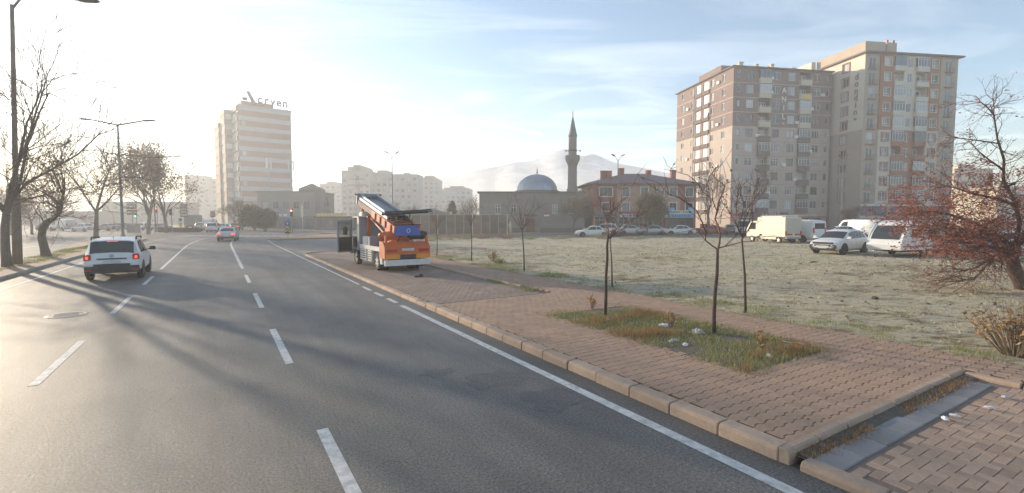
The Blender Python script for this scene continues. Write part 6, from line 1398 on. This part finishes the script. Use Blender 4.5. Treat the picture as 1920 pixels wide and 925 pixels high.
def scrub(label, p, R_, H, n, m, seed, name='shrub'):
    o = thing(name, label, 'shrub', p); rr = random.Random(seed); st_ = MB(); lf = MB()
    for k in range(n):
        a = rr.uniform(0, 2 * pi); q = rr.random() ** .6; b = Vector((cos(a) * R_ * .25 * q, sin(a) * R_ * .25 * q, 0)); t = Vector((cos(a) * R_ * q, sin(a) * R_ * q, H * rr.uniform(.5, 1.05) * (1.1 - .4 * q))); mid = b.lerp(t, .55) + Vector((rr.gauss(0, .03), rr.gauss(0, .03), .04 * H)); st_.tube([b, mid, t], [.006, .004, .002], 3, False)
        for j in range(5):
            c = mid.lerp(t, rr.random()) + Vector((rr.gauss(0, .03), rr.gauss(0, .03), rr.gauss(0, .03))); a_ = Vector((rr.gauss(0, .6), rr.gauss(0, .6), rr.gauss(.5, .6))).normalized() * rr.uniform(.02, .05) * (1 + H * .3); w = a_.orthogonal() * .3; lf.add([c - a_, c + w, c + a_, c - w], [(0, 1, 2, 3)])
    st_.build('stems', B_twigpale, o); lf.build('leaves', m, o)
scrub('rusty dry shrub at the right edge of the lot', at(1905, 668, .1), .75, 1.0, 170, G_dry, 1)
scrub('small dry bush on the lot edge left of the vase-shaped sapling by the mosque', at(925, 492, .1), .35, .75, 40, G_dry, 2)
scrub('low green bush beside the small dry bush', at(936, 495, .1), .4, .3, 60, G_edge, 3)
for i, (px, py, R_, H, m, lb) in enumerate([(1130, 449, 1.6, .8, G_edge, 'low green bush in front of the white sedan'), (835, 450, 2.5, .7, G_dry, 'dry brown weeds below the left part of the fence'), (870, 449, 2.0, .7, G_edge, 'green weeds below the middle of the fence'), (905, 448, 2.0, .8, G_dry, 'dry weeds below the right part of the fence'), (952, 448, 1.6, .7, G_dry, 'rusty weeds below the end of the fence'), (990, 449, 1.6, .45, G_edge, 'low green weeds in front of the mosque wall'), (1045, 449, 2.0, .4, G_edge, 'low green weeds in front of the broad bare tree'), (1190, 449, 2.2, .3, G_edge, 'low green weeds in front of the shops'), (800, 452, 2.0, .5, G_edge, 'green weeds at the far corner of the lot')]):
    scrub(lb, at(px, py, .1), R_, H, 130, m, 20 + i)
for px, py, lb, sd in ((1430, 655, 'dry weed stalk behind the bent sapling in the bed', 1), (1258, 615, 'tall dry weed stalks in the middle of the planting bed', 2), (1110, 580, 'thin weed stalk left of the forked sapling', 3)):
    scrub(lb, at(px, py, .12), .12, .38, 14, G_dry, 60 + sd, 'weed')
# ================================================================== STREET FURNITURE AND SMALL THINGS
S_steel = mat('pole_steel', (.20, .195, .19), .5, .5, var=.1); S_wood = mat('pole_weathered', (.22, .175, .135), .9, var=.25, scale=4, bump=.5, bscale=14)
M_redlit = mat('signal_red_lit', (.6, .03, .02), .4, emit=(1, .09, .05), estr=9.0); M_grnlit = mat('signal_green_lit', (.03, .5, .3), .4, emit=(.1, 1, .6), estr=6.0)
def lamp_head(mb, p, d, L=.75, w=.16):
    d = d.normalized(); s = d.cross(Vector((0, 0, 1))).normalized(); u = Vector((0, 0, 1)); vs = []
    for t, ww, hh in ((0, .4, .5), (.2, .9, 1), (.75, 1, 1), (1, .6, .5)):
        c = p + d * L * t
        for a, b in ((-1, -.25), (1, -.25), (.8, .6), (-.8, .6)): vs.append(c + s * w * ww * a + u * .17 * hh * b)
    fs = [(0, 1, 2, 3), (15, 14, 13, 12)] + [(i * 4 + k, i * 4 + (k + 1) % 4, (i + 1) * 4 + (k + 1) % 4, (i + 1) * 4 + k) for i in range(3) for k in range(4)]
    mb.add(vs, fs)
def twin_lamp(label, base, H, arm, axis, rise=.35, r0=.11, group='twin street lamps', vee=False):
    o = thing('street_lamp', label, 'street lamp', base, 0, group); MB().tube([(0, 0, 0), (0, 0, .5), (0, 0, .52), (0, 0, H)], [r0 * 1.5, r0 * 1.4, r0, r0 * .55], 10).build('pole', S_steel, o, True, 2)
    for s in (1, -1):
        a = Vector(axis).normalized() * s
        if vee: e = a * arm + Vector((0, 0, rise)); MB().tube([(0, 0, H - .1), e + Vector((0, 0, H))], [.045, .035], 6).build('arm', S_steel, o); hm = MB(); lamp_head(hm, e + Vector((0, 0, H)), a + Vector((0, 0, .55)), .65, .2); hm.build('lamp_head', M_dark, o)
        else: e = a * arm + Vector((0, 0, H + rise)); MB().tube([(0, 0, H - .05), e], [.10, .08], 6).build('arm', S_steel, o); hm = MB(); lamp_head(hm, e, a + Vector((0, 0, .06)), 1.35, .26); hm.build('lamp_head', M_dark, o)
    return o
b = at(231, 448, .13); H1 = atY(231, 234, b.y).z; twin_lamp('tall twin-arm street lamp on the median', b, H1 - .13, 2.5, (1, .12, 0), .45, .16)
b2 = at(292, 436, .13); H2 = atY(292, 296, b2.y).z; twin_lamp('farther twin-arm street lamp among the brown-leaved trees', b2, H2 - .13, 3.0, (1, .12, 0), .25)
for px, py, pt, lb in ((737, 441, 296, 'slim street lamp with angled twin heads behind the fence'), (1157, 440, 301, 'street lamp with angled twin heads in front of the red house'), (1576, 436, 300, 'street lamp with twin heads before the corner of the taller block')):
    b = at(px, py, .05); twin_lamp(lb, b, atY(px, pt, b.y).z - .05, .45, (1, .2, 0), .55, .10, 'lamps with angled twin heads', True)
# tall tapered pole on the left, lamp arm at the top
b = at(33, 495, .13); TP = thing('lamp_column', 'tall weathered lamp column standing beside the large bare tree', 'street lamp', b); Ht = atY(18, 14, b.y).z
TL = .04 * Ht; MB().tube([(0, 0, -.1), (.16, 0, 4.3), (.17, 0, 4.4), (TL, 0, Ht)], [.20, .17, .12, .08], 10).build('pole', S_wood, TP, True, 2); MB().tube([(TL, 0, Ht - .2), (TL + .4, 0, Ht + .25), (TL + 1.6, .1, Ht + .45), (TL + 3.2, .2, Ht + .3)], [.06, .055, .045, .04], 6).build('arm', S_steel, TP); hm = MB(); lamp_head(hm, Vector((TL + 3.1, .2, Ht + .3)), Vector((1, .06, -.02)), 1.0, .18); hm.build('lamp_head', M_dark, TP)
# signals
def signal(label, px, py, ptop, lit, group='traffic signals', heads=((0, 1),), face=Vector((0, -1, 0))):
    b = at(px, py, .1); h = atY(px, ptop, b.y).z - .1; o = thing('traffic_signal', label, 'traffic light', b, 0, group); MB().tube([(0, 0, 0), (0, 0, h + .2)], .07, 8).build('pole', S_steel, o)
    hd = MB().cbox(-.17, .17, -.32, -.08, h - 1.05, h, .03).build('signal_head', M_dark, o)
    for k, z in enumerate((h - .2, h - .52, h - .85)):
        m = (M_redlit if lit == 'red' and k == 0 else (M_grnlit if lit == 'green' and k == 2 else C_black)); MB().lathe([(0, -.345), (.10, -.34), (.12, -.325)], 14, (0, 0, z), 'y').build('signal_lamp', m, hd); MB().lathe([(.13, -.32), (.14, -.50)], 12, (0, 0, z), 'y', .2, pi - .2).build('visor', M_dark, hd)
signal('red traffic light beside the round blue sign', 549, 439, 393, 'red'); signal('red traffic light under the brown-leaved median tree', 296, 433, 389, 'red'); signal('green traffic light low behind the brown boards', 257, 430, 398, 'green'); signal('unlit dark signal post at the end of the median', 323, 436, 392, None)
# round blue arrow sign with chevron board
b = at(540, 450.5, .1); RS = thing('keep_sign', 'round blue sign above a black and yellow chevron board', 'road sign', b, 0); zc_ = atY(542, 419, b.y).z - b.z; r_ = .32
MB().tube([(0, .03, 0), (0, .03, zc_ + .2)], .035, 8).build('pole', mat('pole_yellow', (.5, .36, .06), .5), RS); MB().lathe([(0, -.02), (r_, -.02), (r_, .0), (0, .0)], 24, (0, 0, zc_), 'y').build('sign_disc', S_blue, RS); ar = MB(); ar.box(-.04, .04, -.03, -.021, zc_ - .2, zc_ + .02); ar.add([(-.14, -.028, zc_ + .0), (.14, -.028, zc_ + .0), (0, -.028, zc_ + .18)], [(0, 1, 2)]); ar.build('sign_arrow', S_white, RS)
zb = atY(542, 438, b.y).z - b.z; cb = MB().box(-.28, .28, -.02, 0, zb - .02, zb + .66).build('chevron_board', M_dark, RS); ye = mat('sign_chevron_yellow', (.72, .50, .05), .5)
for k in range(2): z = zb + .10 + k * .28; MB().add([(-.26, -.025, z), (0, -.025, z + .20), (0, -.025, z + .36), (-.26, -.025, z + .16)], [(0, 1, 2, 3)]).add([(.26, -.025, z), (0, -.025, z + .20), (0, -.025, z + .36), (.26, -.025, z + .16)], [(0, 3, 2, 1)]).build('chevron', ye, cb)
# direction boards
def boards(label, px, py, rows, w, m, letters=None):
    b = at(px, py, .05); o = thing('direction_sign', label, 'road sign', b, 0); hz_ = lambda y: atY(px, y, b.y).z - b.z
    MB().tube([(0, .06, 0), (0, .06, hz_(rows[0][0]))], .08, 8).build('pole', S_steel, o)
    for y0, y1 in rows:
        p = MB().cbox(-w / 2, w / 2, -.04, .0, hz_(y1), hz_(y0), .01).build('sign_panel', m, o)
        if letters: 
            lm = MB(); h = hz_(y0) - hz_(y1); x = -w / 2 + .15
            while x < w / 2 - .4: ww = rb.uniform(.15, .4); lm.box(x, x + ww, -.05, -.041, hz_(y1) + h * .35, hz_(y1) + h * .65); x += ww + .12
            lm.build('sign_lettering', letters, p)
boards('stack of four green direction boards left of the tower', 346, 432, ((383, 387), (388, 393), (394, 399), (400, 407)), 1.5, mat('sign_dark_green', (.05, .12, .09), .5), S_white)
boards('brown direction boards behind the tall twin lamp', 249, 431, ((378, 382), (383, 392), (394, 403)), 2.1, mat('sign_brown', (.14, .085, .06), .5), S_white)
b = at(346, 433.5, .05); KP = thing('keep_sign', 'small round blue sign under the green direction boards', 'road sign', b + Vector((0, -1, 0)), 0); MB().tube([(0, .03, 0), (0, .03, 2.4)], .035).build('pole', S_steel, KP); MB().lathe([(0, -.02), (.32, -.02), (.32, 0), (0, 0)], 20, (0, 0, 2.1), 'y').build('sign_disc', S_blue, KP); MB().box(-.28, .28, -.02, 0, .8, 1.6).build('chevron_board', ye, KP)
b = at(568, 432, .05); BN = thing('banner_pole', 'banner pole with a white and orange vertical banner near the red light', 'banner', b); hz_ = lambda y: atY(568, y, b.y).z - b.z; MB().tube([(0, 0, 0), (0, 0, hz_(382))], .06).build('pole', S_white, BN); MB().box(-.32, .0, -.03, -.01, hz_(407), hz_(386)).build('banner', S_white, BN); MB().box(.0, .22, -.03, -.01, hz_(406), hz_(388)).build('banner_strip', S_yel, BN)
b = at(400, 431, .05); RB = thing('billboard', 'small red framed billboard behind the far queue', 'billboard', b); hz_ = lambda y: atY(403, y, b.y).z; MB().tube([(0, 0, 0), (0, 0, hz_(408))], .07).build('pole', S_steel, RB); MB().cbox(-.5, .5, -.06, .06, hz_(408), hz_(396), .02).build('panel', mat('board_grey', (.3, .26, .24), .6), RB); MB().box(-.5, .5, -.08, -.062, hz_(408), hz_(406)).build('panel_strip', S_red, RB)
# concrete planter box and hedge at the median's end
PL = thing('electric_cabinet', 'pale cabinet standing behind the tall twin lamp on the median', 'cabinet', at(251, 437, .13), -.3); MB().cbox(-.95, .95, -.4, .4, 0, 1.35, .03).build('body', plaster('cabinet_pale', (.40, .35, .28)), PL); MB().cbox(-1.0, 1.0, -.45, .45, 1.36, 1.46, .02).build('lid', W_grey, PL)
for s in (-.47, .47): MB().box(s - .43, s + .43, -.415, -.402, .1, 1.25).build('door', W_grey, PL)
hd = thing('hedge', 'clipped dark hedge at the far end of the median', 'hedge', at(338, 435.5, .1), .1); t = MB(); rr = random.Random(8)
for k in range(1500):
    c = Vector((rr.uniform(-3.4, 3.2), rr.uniform(-.6, .6), rr.uniform(.02, .75))); a = Vector((rr.gauss(0, 1), rr.gauss(0, 1), rr.gauss(0, 1))).normalized() * .10; w = a.orthogonal() * .6; t.add([c - a, c + w, c + a, c - w], [(0, 1, 2, 3)])
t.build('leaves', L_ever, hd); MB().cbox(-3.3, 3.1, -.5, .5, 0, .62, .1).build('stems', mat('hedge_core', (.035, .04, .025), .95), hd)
# fence: posts and panels each a piece
f0, f1 = atY(756, 440, 71.0), atY(951, 440, 71.0)
FN = thing('panel_fence', 'long brown panel fence with pale posts left of the mosque', 'fence', (f0.x, 71.0, .02), 0); wF = f1.x - f0.x; hF = atY(850, 402.5, 71).z
Fm = [mat('fence_panel_%d' % i, c, .75, var=.22, scale=1.3, bump=.2, bscale=8) for i, c in enumerate([(.20, .135, .085), (.24, .165, .11), (.17, .125, .085)])]
npan = 12; pw = wF / npan
for k in range(npan):
    rows_ = ((.12, .98), (1.0, 1.92), (1.94, hF - .12))
    for j, (a, b_) in enumerate(rows_):
        mb = MB(); mb.box(k * pw + .05, (k + 1) * pw - .05, -.02, .02, a, b_)
        for q in range(1, 5): x = k * pw + .05 + (pw - .1) * q / 5; mb.box(x - .02, x + .02, -.04, -.02, a, b_)
        mb.build('fence_panel', Fm[(k * 2 + j * 3 + (k * j) % 2) % 3], FN)
for k in range(npan + 1): MB().box(k * pw - .045, k * pw + .045, -.07, .05, -.05, hF).build('fence_post', S_white if k % 4 == 0 else M_metal, FN)
MB().box(0, wF, -.05, .04, hF - .1, hF).build('top_rail', M_metal, FN)
TR = thing('tent_roof_shed', 'low shed with a shallow pitched roof behind the fence', 'shed', (atY(803, 400, 88).x, 88, 0), 0); hs = atY(803, 391, 88).z; MB().box(-2.6, 2.6, 0, 5, 0, hs - 1.0).build('wall', G_low2, TR); MB().add([(-3.6, -.3, hs - 1.05), (3.6, -.3, hs - 1.05), (3.6, 5.3, hs - 1.05), (-3.6, 5.3, hs - 1.05), (-.5, 2.5, hs), (.5, 2.5, hs)], [(0, 1, 5, 4), (1, 2, 5), (2, 3, 4, 5), (3, 0, 4), (3, 2, 1, 0)]).build('roof', mat('shed_roof', (.20, .155, .14), .8), TR)
# lattice pylon with cables
pb = atY(671, 410, 150.0); PY = thing('lattice_pylon', 'steel lattice power pylon rising behind the lift ladder', 'pylon', (pb.x, 150, 0)); hp = atY(671, 330, 150).z; mb = MB(); lv = 9
def pw_(z): return .95 * (1 - z / hp) + .28
for sx in (1, -1):
    for sy in (1, -1): mb.tube([(sx * pw_(0), sy * pw_(0), 0), (sx * pw_(hp), sy * pw_(hp), hp)], .07, 4)
for k in range(lv):
    z0, z1 = hp * k / lv, hp * (k + 1) / lv; a, c = pw_(z0), pw_(z1)
    for sy in (1, -1): mb.tube([(-a, sy * a, z0), (c, sy * c, z1)], .045, 3).tube([(a, sy * a, z0), (-c, sy * c, z1)], .045, 3)
    for sx in (1, -1): mb.tube([(sx * a, -a, z0), (sx * c, c, z1)], .045, 3)
mb.build('tower', S_steel, PY)
for z, w in ((hp - 1.0, 2.2), (hp - 2.8, 3.0), (hp - 6.5, 1.9), (hp - 8.5, 1.7)): MB().tube([(-w, 0, z), (w, 0, z)], .10, 4).build('cross_arm', S_steel, PY)
for i, (z, xx) in enumerate(((hp - 2.8, -3.0), (hp - 2.8, 3.0), (hp - 6.5, -1.9))):
    mb = MB(); a, c = Vector((pb.x + xx, 150, z)), Vector((pb.x - 50, 190, z - 1)); mb.tube([a.lerp(c, t) - Vector((0, 0, 4 * 2.2 * t * (1 - t))) for t in np.linspace(0, 1, 12)], .03, 3); tag(mb.build('power_cable', M_dark), ['upper left power cable running from the pylon to the left', 'upper right power cable running from the pylon to the left', 'lowest power cable running from the pylon to the left'][i], 'cable', 'cables on the pylon')
# bus shelter frame on the lot's far side
SHp = at(1605, 452, .05); ST = thing('bus_shelter', 'beige bus shelter frame behind the parked SUV', 'shelter', SHp + Vector((0, 12, 0)), .14)
for x in (-2.6, 2.6): MB().box(x - .08, x + .08, -.08, .08, 0, 2.6).build('post', plaster('shelter_beige', (.45, .38, .26)), ST)
MB().cbox(-2.9, 2.9, -.9, .9, 2.6, 2.85, .04).build('roof', MATS['shelter_beige'], ST); MB().box(-2.4, -.9, .5, .56, .1, 1.6).build('notice_panel', Q_dark, ST); MB().box(-.6, 1.0, .5, .56, .3, 2.3).build('glass_panel', P_shop, ST); MB().box(1.3, 2.4, .5, .56, .1, 2.2).build('side_panel', A_cream, ST); MB().box(-2.0, 2.0, .1, .4, .42, .48).build('bench', W_grey, ST)
# red kiosk bin by the thick bare tree
RBn = thing('red_cabinet', 'red cabinet beside the thick bare tree at the shops', 'cabinet', at(1320, 438, .1), 0); MB().cbox(-.5, .5, -.35, .35, 0, 1.35, .06).build('body', S_red, RBn); MB().cbox(-.55, .55, -.4, .4, 1.36, 1.45, .03).build('lid', S_dark, RBn)
# person at the end of the fence
def person():
    p = atY(957, 430, 74.0); base = Vector((p.x, 74.0, .12)); o = thing('person', 'person in pale cream clothes standing at the end of the fence', 'person', base, radians(-35))
    V = [(0, 0, .98), (0, .0, 1.15), (0, .01, 1.35), (0, .01, 1.47), (0, .0, 1.56), (0, -.02, 1.66), (0, -.02, 1.76), (.10, 0, .92), (.11, -.01, .5), (.12, .02, .08), (.12, -.13, .03), (-.10, 0, .92), (-.12, .02, .5), (-.14, .05, .08), (-.14, -.1, .03), (.19, .01, 1.42), (.25, .0, 1.16), (.14, -.18, 1.05), (.06, -.25, 1.08), (-.19, .01, 1.42), (-.25, .02, 1.16), (-.13, -.17, 1.04), (-.05, -.24, 1.06)]
    E_ = [(0, 1), (1, 2), (2, 3), (3, 4), (4, 5), (5, 6), (0, 7), (7, 8), (8, 9), (9, 10), (0, 11), (11, 12), (12, 13), (13, 14), (3, 15), (15, 16), (16, 17), (17, 18), (3, 19), (19, 20), (20, 21), (21, 22)]
    Rr = [.16, .15, .18, .13, .06, .10, .09, .10, .075, .05, .04, .10, .075, .05, .04, .075, .055, .042, .03, .075, .055, .042, .03]
    me = bpy.data.meshes.new('body'); me.from_pydata(V, E_, []); b = bpy.data.objects.new('body', me); COL.objects.link(b); b.parent = o
    sk = b.modifiers.new('skin', 'SKIN'); 
    if not me.skin_vertices: 
        bm = bmesh.new(); bm.from_mesh(me); bm.verts.layers.skin.verify(); bm.to_mesh(me); bm.free()
    for i, r in enumerate(Rr): me.skin_vertices[0].data[i].radius = (r, r * .85)
    me.skin_vertices[0].data[0].use_root = True; sb = b.modifiers.new('sub', 'SUBSURF'); sb.levels = sb.render_levels = 2
    me.materials.append(mat('cloth_cream', (.62, .53, .38), .9))
    MB().lathe([(.0, 1.86), (.06, 1.85), (.105, 1.79), (.11, 1.72)], 12, (0, -.015, 0)).build('hat', mat('hat_pale', (.6, .55, .42), .9), o, True)
person()
# litter and stones
M_bag = mat('plastic_white', (.72, .72, .74), .45, var=.1); M_foil = mat('plastic_grey', (.45, .46, .47), .4, var=.2)
def crumple(name, label, cat, p, size, m, seed, flat=.5, group=None):
    rr = random.Random(seed); bm = bmesh.new(); bmesh.ops.create_icosphere(bm, subdivisions=3, radius=1)
    for v in bm.verts:
        k = 1 + .45 * noise.noise(v.co * 2.3 + Vector((seed, 0, 0))) + .25 * noise.noise(v.co * 5 + Vector((0, seed, 0))); v.co *= k; v.co.x *= size[0]; v.co.y *= size[1]; v.co.z = max(-.25, v.co.z) * size[2]
    me = bpy.data.meshes.new(name); bm.to_mesh(me); bm.free(); me.materials.append(m); o = link(name, me, None, (p.x, p.y, p.z + size[2] * .25), rr.uniform(0, 6)); return tag(o, label, cat, group)
gl = 'litter'
for px, py, z, s, m, lb, nm in [(1247, 612, .15, (.13, .07, .05), M_bag, 'white crumpled plastic bag in the middle of the planting bed', 'plastic_bag'), (1308, 625, .15, (.12, .10, .07), mat('plastic_clear', (.42, .38, .34), .3), 'brownish crumpled plastic left of the bent sapling', 'plastic_bag'), (1262, 640, .14, (.16, .07, .03), M_foil, 'grey plastic sheet scrap at the near edge of the bed', 'plastic_scrap'), (1285, 647, .14, (.09, .05, .025), M_bag, 'small white scrap beside the grey sheet in the bed', 'plastic_scrap'), (1442, 668, .14, (.12, .05, .03), M_foil, 'grey crumpled scrap at the near corner of the bed', 'plastic_scrap'), (1140, 600, .14, (.08, .05, .03), M_bag, 'small white scrap beside the forked sapling', 'plastic_scrap'), (1772, 786, .13, (.05, .03, .025), M_bag, 'small white crumpled paper in the driveway gutter', 'paper_scrap'), (1790, 780, .13, (.05, .025, .02), M_bag, 'white paper scrap on the grey edging slabs', 'paper_scrap'), (1855, 765, .13, (.06, .03, .02), M_bag, 'white scrap at the far end of the grey edging', 'paper_scrap'), (1885, 745, .13, (.06, .04, .02), M_foil, 'grey scrap by the corner kerb at the far right', 'paper_scrap')]:
    crumple(nm, lb, 'litter', at(px, py, z - .02), s, m, px % 97, group=gl)
mb = MB(); mb.tube([at(x, y, .15) for x, y in ((1468, 640), (1480, 643), (1495, 643), (1508, 646))], .012, 6); tag(mb.build('hose_piece', M_bag), 'short white hose piece at the far corner of the bed', 'hose', gl)
sh = thing('shoe', 'dark shoe-like object lying on the bay behind the truck', 'litter', at(785, 520, .085), -.9); MB().cbox(-.06, .06, -.19, .19, 0, .07, .02).build('sole', C_dark, sh); MB().cbox(-.055, .055, .02, .18, .07, .13, .03).build('upper', C_dark, sh)
M_stone = mat('rubble', (.13, .11, .09), .95, var=.3, scale=15)
for i, (px, py, s, lb) in enumerate([(1036, 521, .10, 'dark stone on the lot edge near the forked sapling'), (845, 489, .14, 'dark stone lying by the thin sapling in front of the fence'), (1525, 494, .16, 'small rubble heap in front of the SUV on the lot'), (1500, 497, .12, 'dark clod left of the rubble heap'), (1640, 560, .10, 'clod of earth in the middle of the lot'), (1740, 572, .08, 'small clod on the right part of the lot'), (1520, 560, .07, 'frosted clod between the lot saplings')]):
    crumple('stone', lb, 'stone', at(px, py, .1), (s, s * .8, s * .6), M_stone, 300 + i, group='stones on the lot')
